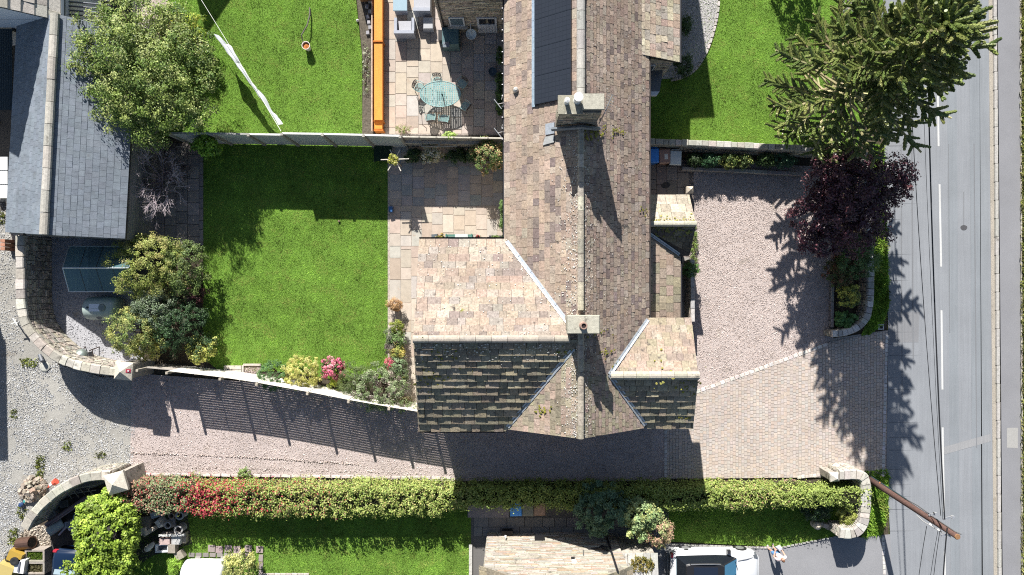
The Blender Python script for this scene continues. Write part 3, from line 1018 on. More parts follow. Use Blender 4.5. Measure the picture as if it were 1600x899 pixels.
for pl in (lean, porch_u, porch_d, bay):
    mb = MB(); c = [Vector(q) - Vector((0, 0, .015)) for q in pl]; d = [q - Vector((0, 0, .1)) for q in c]; n = len(c)
    mb.add(c + d, [list(range(n))] + [[i, (i + 1) % n, n + (i + 1) % n, n + i] for i in range(n)] + [list(range(n, 2 * n))], (.07, .06, .055))
    mb.build('roof', M['stone'], house)
SLT += slate_list(lean, .4, (.3, .5), .035, PAL_DARK[:2] + PAL_WARM[:3])
SLT += slate_list(porch_u, .5, (.4, .7), .02, ((.36, .315, .245), (.335, .295, .235), (.385, .345, .275)))
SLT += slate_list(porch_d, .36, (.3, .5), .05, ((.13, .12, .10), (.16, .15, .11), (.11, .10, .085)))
SLT += slate_list(bay, .32, (.26, .45), .035, ((.42, .36, .27), (.36, .32, .27), (.46, .40, .30), (.39, .30, .24)))
lay_slates(SLT, house, M['slate'])
mb = MB()
mb.prism([(5.5, RU - .2), (7.5, RU - .2), (7.5, 1.9), (5.5, 1.9)], 0, 2.35, WALLC)
mb.build('wall', M['stone'], house); mb = MB()
mb.prism([(5.5, 1.75), (7.9, 1.75), (7.9, 4.0), (5.5, 4.0)], 0, 2.4, WALLC)
mb.add([(7.9, 1.75, 2.39), (7.9, 4.0, 2.39), (7.9, 2.84, 3.3)], [[0, 1, 2]], WALLC)
mb.build('wall', M['stone'], house); mb = MB()
mb.prism([(5.5, 9.95), (7.12, 9.95), (7.12, YT), (5.5, YT)], 0, 3.7, (.30, .27, .22))
mb.add([(5.5, 9.94, 3.6), (7.12, 9.94, 3.6), (7.12, 9.94, 3.75), (5.5, 9.94, 4.5)], [[0, 1, 2, 3]], (.30, .27, .22))
mb.build('wall', M['stone'], house)
WP = ((.40, .36, .29), (.33, .30, .25), (.46, .41, .33), (.28, .25, .22), (.37, .32, .25))
mb = MB()
stone_face(mb, (5.6, 9.94), (7.12, 9.94), .1, 3.65, WP, (.1, .18), (.2, .5))
# neighbour's extension, its wall faces the garden and patio
EXY, EXX0 = 12.66, -3.42
mb2 = MB(); mb2.prism([(EXX0, EXY), (.0, EXY), (.0, YT + 2), (EXX0, YT + 2)], -.02, 4.7, WALLC); mb2.build('wall', M['stone'], house)
stone_face(mb, (EXX0, EXY), (.0, EXY), .05, 4.7, ((.50, .43, .33), (.42, .36, .28), (.56, .49, .39), (.34, .30, .25), (.46, .38, .29)), (.07, .13), (.25, .7), .035)
stone_face(mb, (EXX0, YT + 2), (EXX0, EXY), .05, 4.7, WP, (.1, .18), (.25, .6), .035)
mb.build('wall_stone', M['stone'], house, kind='stuff')
mb = MB(); mb.add([(EXX0 - .25, EXY - .2, 4.7), (.2, EXY - .2, 4.7), (.2, YT + 2, 7.4), (EXX0 - .25, YT + 2, 7.4)], [[0, 1, 2, 3]], (.3, .25, .2)); mb.build('roof', M['slate'], house)
# ridge, verge, flashing, gutters
RP = ((.42, .39, .33), (.47, .44, .38), (.38, .35, .30))
ridge_tiles((XRG, 7.1, RZ + .07), (XRG, YT, RZ + .07), .75, .17, house, ((.33, .32, .30), (.38, .37, .34)), M['coping'])
ridge_tiles((XRG, -.9, RZ + .06), (XRG, 6.4, RZ + .06), .55, .13, house, ((.38, .34, .27), (.32, .29, .24), (.43, .39, .31)), M['slate'])
ridge_tiles((XRG, BY - .05, RZ + .06), (XRG, -1.75, RZ + .06), .55, .13, house, ((.38, .34, .27), (.32, .29, .24)), M['slate'])
ridge_tiles((-3.92, WR, RZ + .05), (2.3, WR, RZ + .05), .62, .15, house, ((.33, .295, .245), (.36, .32, .27), (.30, .27, .225)), M['coping'])
ridge_tiles((rT.x + .05, RRY, RRZ + .05), (7.66, RRY, RRZ + .05), .55, .17, house, ((.36, .335, .265), (.33, .305, .24), (.38, .35, .29)), M['coping'])
ridge_tiles((5.55, 2.84, 3.45), (8.22, 2.84, 3.45), .5, .13, house, ((.40, .38, .30), (.45, .43, .35)), M['coping'])
def flashing(a, b, w=.085, lift=.07):
    a, b = Vector(a) + Vector((0, 0, lift)), Vector(b) + Vector((0, 0, lift))
    d = (b - a); s = Vector((d.y, -d.x, 0)).normalized()
    m = max(2, round(d.length / .9))
    for i in range(m):
        p, q = a.lerp(b, i / m), a.lerp(b, (i + .985) / m)
        mb = MB()
        v = []
        for e in (p, q): v += [e - s * w + Vector((0, 0, .05)), e - s * w * .3 + Vector((0, 0, .035)), e + Vector((0, 0, .0)), e + s * w * .3 + Vector((0, 0, .035)), e + s * w + Vector((0, 0, .05))]
        f = [[k, k + 1, 6 + k, 5 + k] for k in range(4)]
        v += [x - Vector((0, 0, .03)) for x in v[:10]]
        f += [[k + 10, k + 11, 16 + k, 15 + k] for k in range(4)] + [[0, 5, 15, 10], [4, 9, 19, 14]]
        mb.add(v, f, jit((.40, .435, .47), .06)); mb.build('lead_flashing', M['lead'], house)
flashing(on(SL, XL + .05, WU - .06), on(SL, 2.25, SL.z(0, 0) * 0 + WR + .62))
flashing(on(SL, XL + .08, WD + .15), on(SL, 2.45, WR - .37))
flashing(rT, on(SR, XR_ - .0, RU - .05))
flashing(rT, on(SR, XR_ - .12, RD + .12))
flashing(on(LT, 5.7, 2.70), on(LT, 7.7, 1.5), .07)
def gutter(a, b, r=.055, col=(.03, .03, .035)):
    mb = MB(); a, b = Vector(a), Vector(b); s = (b - a).cross(Vector((0, 0, 1))).normalized()
    v = []
    for e in (a, b):
        for k in range(7):
            w = math.pi * k / 6
            v.append(e + s * (math.cos(w) * r) - Vector((0, 0, math.sin(w) * r)))
    mb.add(v, [[k, k + 1, 8 + k, 7 + k] for k in range(6)], col); mb.build('gutter', M['plastic'], house)
gutter((XR_ + .08, YT, EZ - .04), (XR_ + .08, RU, EZ - .04), .06, (.05, .045, .045))
gutter((XL - .08, YT, EZ - .04), (XL - .08, WU + .05, EZ - .04), .055, (.05, .05, .055))
gutter((-4.0, WU + .07, EZ - .02), (XL, WU + .07, EZ - .02), .05)
gutter((7.8, 1.42, 2.4), (7.8, RU - .05, 2.4), .045)
gutter((7.44, 9.95, 3.72), (7.44, YT, 3.72), .05)
gutter((-4.0, WD - .07, EZ - .02), (-.3, WD - .07, EZ - .02), .05)
mb = MB()
for i in range(16): mb.box((XL - .14, 6.4 + i * .47, EZ - .07), (.05, .035, .05), 0, (.62, .62, .64))
mb.build('gutter_bracket', M['plastic'], house, kind='stuff')
mb = MB(); mb.tube([(EXX0 + .12, EXY - .09, 4.7), (EXX0 + .12, EXY - .09, .1)], .045, 8, (.03, .03, .035)); mb.build('downpipe', M['plastic'], house)
# windows and doors of the extension
def window(x0, x1, z0, z1, y, frame, pane, fw=.07, panes=1, mullion=.05, name='window', proud=.05):
    mb = MB()
    for (a, b, c, d) in ((x0, x1, z0, z0 + fw), (x0, x1, z1 - fw, z1), (x0, x0 + fw, z0 + fw, z1 - fw), (x1 - fw, x1, z0 + fw, z1 - fw)):
        mb.box(((a + b) / 2, y - proud / 2, c), (b - a, proud, d - c), 0, frame)
    w = mb.build(name, M['paint'], house)
    pw = (x1 - x0 - 2 * fw + mullion) / panes
    for i in range(panes):
        a = x0 + fw + i * pw
        MB().box((a + pw / 2 - mullion / 2, y - .02, z0 + fw), (pw - mullion, .02, z1 - z0 - 2 * fw), 0, pane).build('pane', M['dark_glass'], w)
    return w
def wx(px, z, y): return (px - 800) / F * (1 - z / H)
window(-2.98, -2.25, 1.0, 2.0, EXY - .04, (.70, .72, .74), (.12, .16, .19))
w = window(-1.66, -.72, 1.1, 2.0, EXY - .04, (.62, .64, .68), (.012, .014, .018), .1, 2, .12, 'stable_door')
mb = MB(); mb.box((-1.19, EXY - .06, .12), (.94, .05, .96), 0, (.62, .64, .68))
for i in range(6): mb.box((-1.55 + i * .145, EXY - .095, .2), (.02, .02, .8), 0, (.5, .52, .56))
mb.build('door_panel', M['paint'], w)
mb = MB(); mb.box((-2.62, EXY - .1, .88), (.95, .18, .1), 0, (.42, .40, .36)); mb.build('sill', M['coping'], house)
mb = MB()
mb.lathe((-1.98, EXY - .3, .62), [(.02, 0), (.2, .05), (.26, .14), (.24, .15), (.12, .07)], 14, (.52, .60, .64), Matrix.Rotation(.5, 3, 'X'))
mb.tube([(-1.98, EXY - .02, 1.15), (-1.98, EXY - .2, 1.1), (-1.98, EXY - .3, .75)], .02, 6, (.6, .6, .6)); mb.build('wall_basin', M['plastic'], house)
# bay with lead flat roof
mb = MB(); mb.prism([(5.55, 9.05), (6.55, 9.05), (6.75, 9.95), (5.55, 9.95)], 0, 2.6, (.40, .38, .34)); mb.build('bay_wall', M['stone'], house)
mb = MB(); mb.prism([(5.55, 8.98), (6.75, 8.98), (6.9, 9.93), (5.55, 9.93)], 2.6, 2.68, (.15, .155, .16)); mb.build('bay_roof', M['lead'], house)
mb = MB(); mb.prism([(5.55, 8.78), (6.62, 8.78), (6.75, 8.97), (5.55, 8.97)], 2.5, 2.66, (.72, .73, .75)); mb.build('bay_gutter', M['plastic'], house)
mb = MB(); mb.box((6.05, 9.9, 2.75), (.7, .06, .75), 0, (.6, .62, .63)); wq = mb.build('window', M['paint'], house)
for dx in (-.16, .16): MB().box((6.05 + dx, 9.865, 2.8), (.26, .02, .62), 0, (.05, .06, .07)).build('pane', M['dark_glass'], wq)
# solar panels on the left slope
def on_sl(x, y, lift):
    n = Vector((-SL.a, 0, 1)).normalized(); q = on(SL, x, y); return q + n * lift
for i in range(5):
    y0 = 7.57 + i * 1.165; y1 = y0 + 1.15
    x0, x1 = SL.px(838, 100, .1).x, SL.px(895, 100, .1).x
    n = Vector((-SL.a, 0, 1)).normalized()
    v = [on_sl(x, y, l) for l in (.05, .13) for x, y in ((x0, y0), (x1, y0), (x1, y1), (x0, y1))]
    sp = MB().add(v, [[4, 5, 6, 7], [0, 1, 5, 4], [1, 2, 6, 5], [2, 3, 7, 6], [3, 0, 4, 7]], (.018, .021, .029)).build('solar_panel', M['paint'], house)
    mb = MB()
    for a in range(10):
        for b in range(6):
            u0, u1 = x0 + .02 + (x1 - x0 - .04) * (a + .03) / 10, x0 + .02 + (x1 - x0 - .04) * (a + .97) / 10
            w0, w1 = y0 + .02 + (y1 - y0 - .04) * (b + .02) / 6, y0 + .02 + (y1 - y0 - .04) * (b + .98) / 6
            mb.poly([on_sl(u, w, .134) for u, w in ((u0, w0), (u1, w0), (u1, w1), (u0, w1))], jit((.022, .026, .036), .03))
    mb.build('solar_cell', M['solar'], sp, kind='stuff')
x0, x1 = SL.px(832.5, 100, .05).x, SL.px(837.5, 100, .05).x
for i in range(8):
    y0 = 7.5 + i * .72
    MB().add([on_sl(x, y, l) for l in (.03, .075) for x, y in ((x0, y0), (x1, y0), (x1, y0 + .71), (x0, y0 + .71))], [[4, 5, 6, 7], [0, 1, 5, 4], [1, 2, 6, 5], [2, 3, 7, 6], [3, 0, 4, 7]], jit((.34, .42, .50), .06)).build('edge_flashing', M['lead'], house)
# skylight-like lead patches beside the chimney, little roof vent
MB().add([on_sl(x, y, l) for l in (.03, .09) for x, y in ((1.42, 6.25), (1.76, 6.25), (1.76, 6.7), (1.42, 6.7))], [[4, 5, 6, 7], [0, 1, 5, 4], [1, 2, 6, 5], [2, 3, 7, 6], [3, 0, 4, 7]], (.36, .39, .43)).build('lead_flashing', M['lead'], house)
MB().add([on_sl(x, y, l) for l in (.03, .07) for x, y in ((1.3, 5.85), (1.74, 5.9), (1.76, 6.2), (1.4, 6.18))], [[4, 5, 6, 7], [0, 1, 5, 4], [1, 2, 6, 5], [2, 3, 7, 6], [3, 0, 4, 7]], (.42, .42, .41)).build('lead_flashing', M['lead'], house)
# chimneys
def chimney(x0, x1, y0, y1, zb, zt, stepx=None):
    mb = MB(); mb.prism([(x0, y0), (x1, y0), (x1, y1), (x0, y1)], zb, zt, (.20, .18, .15)); ch = mb.build('chimney', M['stone'], house)
    mb = MB()
    for a, b in (((x0, y0), (x1, y0)), ((x1, y0), (x1, y1)), ((x1, y1), (x0, y1)), ((x0, y1), (x0, y0))):
        stone_face(mb, a, b, zb, zt - .01, ((.30, .27, .22), (.24, .22, .18), (.36, .32, .26), (.20, .18, .15)), (.16, .24), (.25, .5), .03)
    mb.build('chimney_stone', M['stone'], ch, kind='stuff')
    return ch
c1 = chimney(1.78, 3.32, 6.50, 7.06, 5.5, 8.55)
MB().prism([(1.70, 6.42), (2.62, 6.42), (2.62, 7.12), (1.70, 7.12)], 8.55, 8.64, (.27, .255, .20)).build('chimney_cap', M['coping'], c1)
MB().prism([(2.58, 6.56), (3.42, 6.56), (3.42, 7.16), (2.58, 7.16)], 8.64, 8.76, (.36, .345, .285), inset=.02).build('chimney_cap', M['coping'], c1)
MB().lathe((2.42, 6.92, 8.64), [(.15, 0), (.13, .05), (.15, .42), (.17, .46), (.17, .5), (.02, .52)], 14, (.72, .73, .74)).build('flue_cowl', M['plastic'], c1)
MB().lathe((2.02, 6.85, 8.64), [(.1, 0), (.085, .05), (.085, .3), (.1, .33), (.02, .36)], 12, (.66, .66, .65)).build('flue_cowl', M['plastic'], c1)
mb = MB(); mb.tube([(1.62, 6.38, 6.35), (2.1, 6.33, 6.72), (2.72, 6.3, 7.1), (3.3, 6.33, 6.7), (3.5, 6.38, 6.52)], .09, 6, (.16, .18, .20)); mb.build('lead_flashing', M['lead'], c1)
c2 = chimney(2.15, 3.22, -1.66, -1.12, 5.6, 8.1)
MB().prism([(2.06, -1.74), (3.32, -1.74), (3.32, -1.04), (2.06, -1.04)], 8.1, 8.24, (.38, .365, .30), inset=.03).build('chimney_cap', M['coping'], c2)
MB().lathe((2.66, -1.42, 8.24), [(.14, 0), (.15, .06), (.11, .1), (.12, .34), (.14, .36), (.13, .4), (.09, .4), (.085, .1)], 14, (.30, .20, .16)).build('chimney_pot', M['plastic'], c2)
MB().lathe((2.66, -1.42, 8.59), [(.083, 0), (.01, .002)], 12, (.03, .02, .02)).build('pot_mouth', M['plain'], c2)
# tv aerial by the big chimney and the small aerials at the left eave
mb = MB()
mb.tube([(3.45, 6.5, 6.8), (3.45, 6.5, 8.4)], .02, 6, (.45, .45, .45)); mb.tube([(3.45, 6.5, 8.3), (3.75, 7.2, 8.42)], .016, 6, (.5, .5, .5))
for i in range(7): 
    q = Vector((3.45, 6.5, 8.3)).lerp(Vector((3.75, 7.2, 8.42)), .2 + i * .13)
    mb.tube([q + Vector((-.16, .07, 0)), q + Vector((.16, -.07, 0))], .007, 4, (.55, .55, .55))
mb.build('tv_aerial', M['metal'], house)
for yy in (6.72, 7.95):
    mb = MB()
    q = Vector((-.35, yy, 4.5))
    mb.tube([q, q + Vector((-.25, -.1, .15))], .02, 6, (.6, .6, .6)); mb.tube([q + Vector((-.42, .1, .2)), q + Vector((-.1, -.3, .15))], .018, 6, (.66, .66, .66))
    mb.tube([q + Vector((-.1, .1, .15)), q + Vector((-.05, .25, .2))], .015, 6, (.66, .66, .66))
    mb.build('wall_bracket', M['metal'], house)
mb = MB()
def fleck(x, y, pl, r, col, lift=.05):
    n = Vector((-pl.a, -pl.b, 1)).normalized(); u = Vector((1, 0, pl.a)).normalized(); v = n.cross(u)
    o = on(pl, x, y) + n * lift; m = 6
    mb.add([o + u * (math.cos(i * 1.047) * r * R.uniform(.5, 1.2)) + v * (math.sin(i * 1.047) * r * R.uniform(.5, 1.2)) for i in range(m)] + [o + n * .012], [[i, (i + 1) % m, m] for i in range(m)], col)
for i in range(1500):
    y = R.uniform(BY, 6.2); t_ = abs(R.gauss(0, .34))
    left = R.random() < .68
    fleck(XRG - t_ if left else XRG + t_ * .8, y, SL if left else SR, R.uniform(.01, .035), jit((.50, .49, .45), .2), .05)
for i in range(170): fleck(R.uniform(-3.8, 2.2), WR - abs(R.gauss(0, .35)) - .15, SD, R.uniform(.015, .05), jit((.44, .44, .40), .2), .10)
for i in range(160): fleck(R.uniform(-3.8, 1.9), R.uniform(WR, WU), SU, R.uniform(.012, .035), jit((.55, .53, .48), .12), .05)
for i in range(300): fleck(R.uniform(XRG, XR_), R.uniform(RU, 12.5), SR, R.uniform(.012, .03), jit((.46, .44, .40), .2), .05)
mb.build('lichen', M['plain'], house, kind='stuff')
mb = MB()
for px_, py_, n_, pl_, sp_ in ((926, 208, 70, SR, 9), (962, 207, 26, SR, 6), (974, 572, 26, SR, 9), (946, 552, 18, SR, 6), (850, 642, 20, SL, 6), (1005, 333, 10, SR, 4), (692, 560, 40, SD, 24), (668, 592, 26, SD, 14), (880, 548, 16, SD, 6), (1075, 600, 30, TD, 10), (1072, 655, 16, TD, 5), (1040, 581, 18, TU, 24), (938, 520, 14, SR, 8)):
    for i in range(n_):
        q = pl_.px(px_ + R.gauss(0, sp_), py_ + R.gauss(0, sp_ * .7)); fleck(q.x, q.y, pl_, R.uniform(.025, .075), jit(R.choice(((.20, .19, .03), (.15, .15, .03), (.19, .175, .035))), .2), .075)
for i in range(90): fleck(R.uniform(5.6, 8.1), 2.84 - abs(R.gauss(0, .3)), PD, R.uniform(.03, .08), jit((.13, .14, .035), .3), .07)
for i in range(60): fleck(R.uniform(5.9, 8.15), 2.92 + abs(R.gauss(0, .12)), PU, R.uniform(.02, .06), jit((.24, .22, .06), .3), .05)
mb.build('moss', M['plain'], house, kind='stuff')
# soil-vent stub and slate oddments
MB().lathe(tuple(SL.px(806, 142)), [(.13, 0), (.11, .2), (.05, .25)], 10, (.5, .49, .46)).build('roof_vent', M['lead'], house)

# low fence wall by the path, east of the lean-to
stone_wall('garden_wall', 'narrow low stone wall between the dark path and the gravel by the lean-to', [(1082, 406), (1083, 503)], 1.2, .16, WP, ((.36, .35, .33), (.42, .40, .37)), .6, .08, .2, curve=False)

# ================================================================== NEIGHBOURING BUILDINGS
# slate-roofed outbuilding, left edge
shed = thing('slate_outbuilding', 'long outbuilding with blue grey slate roof and pale stone ridge', 'outbuilding', tuple(P(100, 200, 0)))
e0, e1 = P(26.8, 31, 2.55), P(8, 363, 2.55); r0, r1 = P(87, 22, 3.9), P(69.5, 367, 3.9); w0, w1 = P(213, 50, 2.55), P(195.5, 373, 2.55)
PALW = ((0.168, 0.194, 0.224), (0.16, 0.185, 0.216), (0.176, 0.202, 0.233), (0.164, 0.187, 0.216), (0.172, 0.198, 0.231))
sl_ = slate_list([e0, e1, r1, r0], .22, (.24, .34), .012, PALW, gap=.004, ja=.045, rowcol=.04) + slate_list([w1, w0, r0, r1], .27, (.24, .36), .012, PALW, gap=.004, ja=.05)
lay_slates(sl_, shed, M['welsh'])
mb = MB()
for pl in ([e0, e1, r1, r0], [w1, w0, r0, r1]):
    c = [q - Vector((0, 0, .02)) for q in pl]; d = [q - Vector((0, 0, .13)) for q in c]
    mb.add(c + d, [[0, 1, 2, 3], [4, 5, 6, 7]] + [[i, (i + 1) % 4, 4 + (i + 1) % 4, 4 + i] for i in range(4)], (.05, .05, .055))
mb.build('roof', M['welsh'], shed)
ridge_tiles(r0 + Vector((0, 0, .05)), r1 + Vector((0, 0, .05)), .98, .2, shed, ((.36, .34, .30), (.33, .31, .28), (.38, .36, .32)), M['coping'])
def lerp4(a, b, t): return Vector(a).lerp(Vector(b), t)
ins_ = [lerp4(e0, w0, .02), lerp4(e0, w0, .98), lerp4(w1, e1, .02), lerp4(w1, e1, .98)]
mb = MB(); mb.prism([(q.x, q.y) for q in ins_], 0, 2.42, (.28, .25, .21))
mb.add([ins_[2] * 1, ins_[3] * 1, r1 - Vector((0, -.02, .15))], [[0, 1, 2]], (.28, .25, .21))
mb.build('wall', M['stone'], shed)
mb = MB(); stone_face(mb, ins_[3], ins_[2], 0, 2.42, WP); mb.build('wall_stone', M['stone'], shed, kind='stuff')
d_ = ins_[1] - ins_[2]; c_ = (ins_[1] + ins_[2]) / 2
for k in range(14):
    MB().box((c_.x + .02, c_.y, .02 + k * .17), (.05, d_.length, .155), -math.atan2(d_.x, d_.y), jit((.20, .20, .205), .1)).build('weatherboard', M['wood'], shed)

# tall rendered building with stone-slab roof, top left corner
tall = thing('rendered_house', 'tall white rendered house with stone slab roof in top left corner', 'house', (-24, 14, 0))
TY = 12.0
mb = MB()
mb.prism([(-27.6, TY), (-20.4, TY), (-20.4, 22), (-27.6, 22)], 0, 3.3, (.66, .70, .76))
mb.add([(-27.6, TY, 3.28), (-20.4, TY, 3.28), (-23.9, TY, 6.8)], [[0, 1, 2]], (.66, .70, .76))
mb.build('wall', M['plain'], tall)
tr = plane3(Vector((-23.9, 0, 7.0)), Vector((-23.9, 1, 7.0)), Vector((-20.25, 0, 3.4)))
tl = plane3(Vector((-23.9, 0, 7.0)), Vector((-23.9, 1, 7.0)), Vector((-27.7, 0, 3.4)))
rp = [on(tr, -20.2, TY - .08), on(tr, -20.2, 22), on(tr, -23.9, 22), on(tr, -23.9, TY - .08)]
lp = [on(tl, -27.7, TY - .08), on(tl, -27.7, 22), on(tl, -23.9, 22), on(tl, -23.9, TY - .08)]
for pl in (rp, lp):
    c = [q - Vector((0, 0, .02)) for q in pl]; d = [q - Vector((0, 0, .12)) for q in c]
    MB().add(c + d, [[0, 1, 2, 3], [4, 5, 6, 7]] + [[i, (i + 1) % 4, 4 + (i + 1) % 4, 4 + i] for i in range(4)], (.05, .05, .05)).build('roof', M['stone'], tall)
lay_slates(slate_list(rp, .45, (.45, .8), .06, ((.44, .41, .36), (.48, .45, .40), (.40, .37, .33)), gap=.01), tall, M['coping'])
gutter_h = MB(); gutter_h.tube([(-20.1, TY - .1, 3.3), (-20.1, 22, 3.3)], .09, 8, (.07, .09, .11)); gutter_h.build('gutter', M['plastic'], tall)

# louvred pergola beside it
per = thing('pergola', 'dark louvred pergola with parallel slats behind the leafy tree', 'pergola', tuple(P(125, 10, 0)))
za = 2.4
for i in range(9):
    y = -22 + i * 6.6
    a, b = P(99, y - 2, za), P(172, y + 4, za)
    d = b - a; c = (a + b) / 2
    MB().box((c.x, c.y, za - .06), (d.length, .03, .14), math.atan2(d.y, d.x), jit((.22, .23, .26), .1)).build('slat', M['wood'], per)
mb = MB()
for x in (98, 172):
    a, b = P(x, -30, za - .15), P(x, 33, za - .15)
    c = (a + b) / 2; mb.box((c.x, c.y, za - .2), (.1, (a - b).length, .14), 0, (.05, .05, .055))
    for q in (a, b): mb.box((q.x, q.y, 0), (.1, .1, za - .2), 0, (.05, .05, .055))
mb.build('frame', M['wood'], per)
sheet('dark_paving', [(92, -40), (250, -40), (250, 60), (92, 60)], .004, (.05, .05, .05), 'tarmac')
sheet('paving', [(214, -40), (262, -40), (262, 30), (214, 30)], .01, (.40, .33, .30), 'slab')

# corrugated lean-to and white panel roof at the left edge
cor = thing('corrugated_shelter', 'low dark corrugated metal roof beside the slate outbuilding', 'shelter', tuple(P(5, 110, 0)))
mb = MB(); a, b = P(-60, 172, 2.4), P(20, 45, 2.4)
nseg = 60
v = []
for i in range(nseg + 1):
    x = a.x + (b.x - a.x) * i / nseg
    for y in (a.y, b.y): v.append((x, y, 2.4 + .035 * math.cos(i * math.pi)))
mb.add(v, [[2 * i, 2 * i + 2, 2 * i + 3, 2 * i + 1] for i in range(nseg)], (.16, .19, .20)); mb.build('roof_sheet', M['metal'], cor)
mb = MB()
for q in ((a.x, a.y), (b.x, a.y), (a.x, b.y), (b.x, b.y)): mb.box((q[0] - .05, q[1], 0), (.1, .1, 2.35), 0, (.08, .08, .08))
mb.build('post', M['wood'], cor, kind='stuff')
wt = thing('white_trailer', 'white panelled trailer roof beside the slate outbuilding at left edge', 'trailer', tuple(P(-10, 282, 0)))
for i in range(3):
    a, b = P(-45, 245 + i * 22, 2.1), P(12.5, 266 + i * 22, 2.1)
    MB().prism([(a.x, a.y), (b.x, a.y), (b.x, b.y), (a.x, b.y)], 1.98, 2.1, (.74, .75, .74), inset=.02).build('roof_panel', M['paint'], wt)
a, b = P(-45, 246, 2), P(11, 309, 2)
MB().prism([(a.x, a.y), (b.x, a.y), (b.x, b.y), (a.x, b.y)], .5, 1.98, (.60, .61, .60)).build('body', M['paint'], wt)
mb = MB()
for yy in (262, 298):
    q = P(0, yy); mb.lathe((q.x, q.y, .32), [(.05, -.1), (.3, -.1), (.32, 0), (.3, .1), (.05, .1)], 14, (.03, .03, .03), Matrix.Rotation(math.pi / 2, 3, 'Y'))
mb.build('wheel', M['plastic'], wt, kind='stuff')
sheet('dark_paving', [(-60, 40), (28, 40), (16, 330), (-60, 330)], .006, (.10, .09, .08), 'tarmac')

# barn just off the left edge: its shadow falls into the yard
barn = thing('barn', 'barn whose shadow falls over the gravel yard at left edge', 'barn', (-29.5, 3.5, 0))
MB().prism([(-34, -3.6), (-26.4, -3.0), (-26.5, 2.6), (-34, 2.6)], 0, 3.6, (.3, .27, .23)).build('wall', M['stone'], barn)
MB().prism([(-34, -3.7), (-26.35, -3.1), (-26.45, 2.7), (-34, 2.7)], 3.6, 3.75, (.2, .2, .21)).build('roof', M['welsh'], barn)
# buildings above the frame whose shadows reach the lawns
nb = thing('neighbouring_building', 'building beyond the top edge whose shadow points onto the upper lawn', 'building', (-16, 19, 0))
c0 = Vector((-16.63, 18.33, 0))
MB().prism([(c0.x, c0.y), (c0.x + 3.8, c0.y + 5.5), (c0.x + 1, c0.y + 8), (c0.x - .6, c0.y + 2.5)], 0, 4.0, (.3, .28, .24)).build('wall', M['stone'], nb)
nw = thing('cross_wing', 'end of the neighbouring house beyond the top edge shading the gravel path', 'house', (7, 19, 0))
MB().prism([(5.9, 17.1), (7.9, 17.2), (7.1, 23.1), (5.9, 23.1)], 0, 6.0, (.3, .28, .24)).build('wall', M['stone'], nw)

# house below: gable wall faces the camera side
low = thing('cottage', 'neighbouring stone cottage with pale gable wall at the lower edge', 'house', (1.9, -14, 0))
GY = -12.16
GX0, GX1, GAX, GEZ, GAZ = -1.22, 5.05, 1.92, 4.25, 6.75
def gtop(s):
    x = GX0 + s
    return GEZ + (GAZ - GEZ) * (1 - abs(x - GAX) / (GAX - GX0))
mb = MB()
mb.prism([(GX0, GY), (GX1, GY), (GX1, GY - 9), (GX0, GY - 9)], 0, GEZ, (.24, .22, .185))
mb.add([(GX0, GY, GEZ), (GX1, GY, GEZ), (GAX, GY, GAZ)], [[0, 1, 2]], (.24, .22, .185)); mb.build('wall', M['stone'], low)
mb = MB()
stone_face(mb, (GX1, GY), (GX0, GY), .02, GAZ, ((.335, .305, .255), (.30, .272, .225), (.36, .335, .285), (.32, .24, .175), (.38, .355, .315)), (.06, .12), (.25, .8), .04,
           top=lambda s: GEZ + (GAZ - GEZ) * (1 - abs((GX1 - s) - GAX) / (GAX - GX0)))
stone_face(mb, (GX0, GY), (GX0, GY - 9), .02, GEZ, WP)
mb.build('wall_stone', M['coping'], low, kind='stuff')
gl = plane3(Vector((GX0 - .2, 0, GEZ - .1)), Vector((GX0 - .2, 1, GEZ - .1)), Vector((GAX, 0, GAZ + .05)))
gr = plane3(Vector((GX1 + .2, 0, GEZ - .1)), Vector((GX1 + .2, 1, GEZ - .1)), Vector((GAX, 0, GAZ + .05)))
lay_slates(slate_list([on(gl, GX0 - .2, GY - 9), on(gl, GAX, GY - 9), on(gl, GAX, GY + .06), on(gl, GX0 - .2, GY + .06)], .35, (.3, .5), .03, PAL_DARK)
           + slate_list([on(gr, GX1 + .2, GY - 9), on(gr, GAX, GY - 9), on(gr, GAX, GY + .06), on(gr, GX1 + .2, GY + .06)], .35, (.3, .5), .03, PAL_DARK), low, M['slate'])
# lean-to on its right with flat stone slabs
l0, l1 = P(955, 866, 2.45), P(1029, 866, 2.45)
lp_ = plane3(Vector((0, -12.2, 2.35)), Vector((1, -12.2, 2.35)), Vector((0, -14.5, 2.75)))
lq = [on(lp_, 5.06, -12.25), on(lp_, 6.72, -12.25), on(lp_, 6.72, -15), on(lp_, 5.06, -15)]
lay_slates(slate_list(lq, .55, (.3, .45), .03, ((.42, .41, .39), (.46, .44, .40), (.38, .37, .35)), gap=.014), low, M['coping'])
MB().prism([(5.05, -12.3), (6.6, -12.3), (6.6, -15), (5.05, -15)], 0, 2.3, (.38, .35, .30)).build('lean_to_wall', M['stone'], low)
V, C, cc = crown_arrays((6.0, -12.75, 2.5), (.55, .35, .10), 900, .09, ((.20, .16, .035), (.14, .13, .03), (.26, .20, .05), (.09, .10, .02)), K=40, cr=.12)
np_mesh('moss', V, 4, C, M['leaf'], low, kind='stuff')
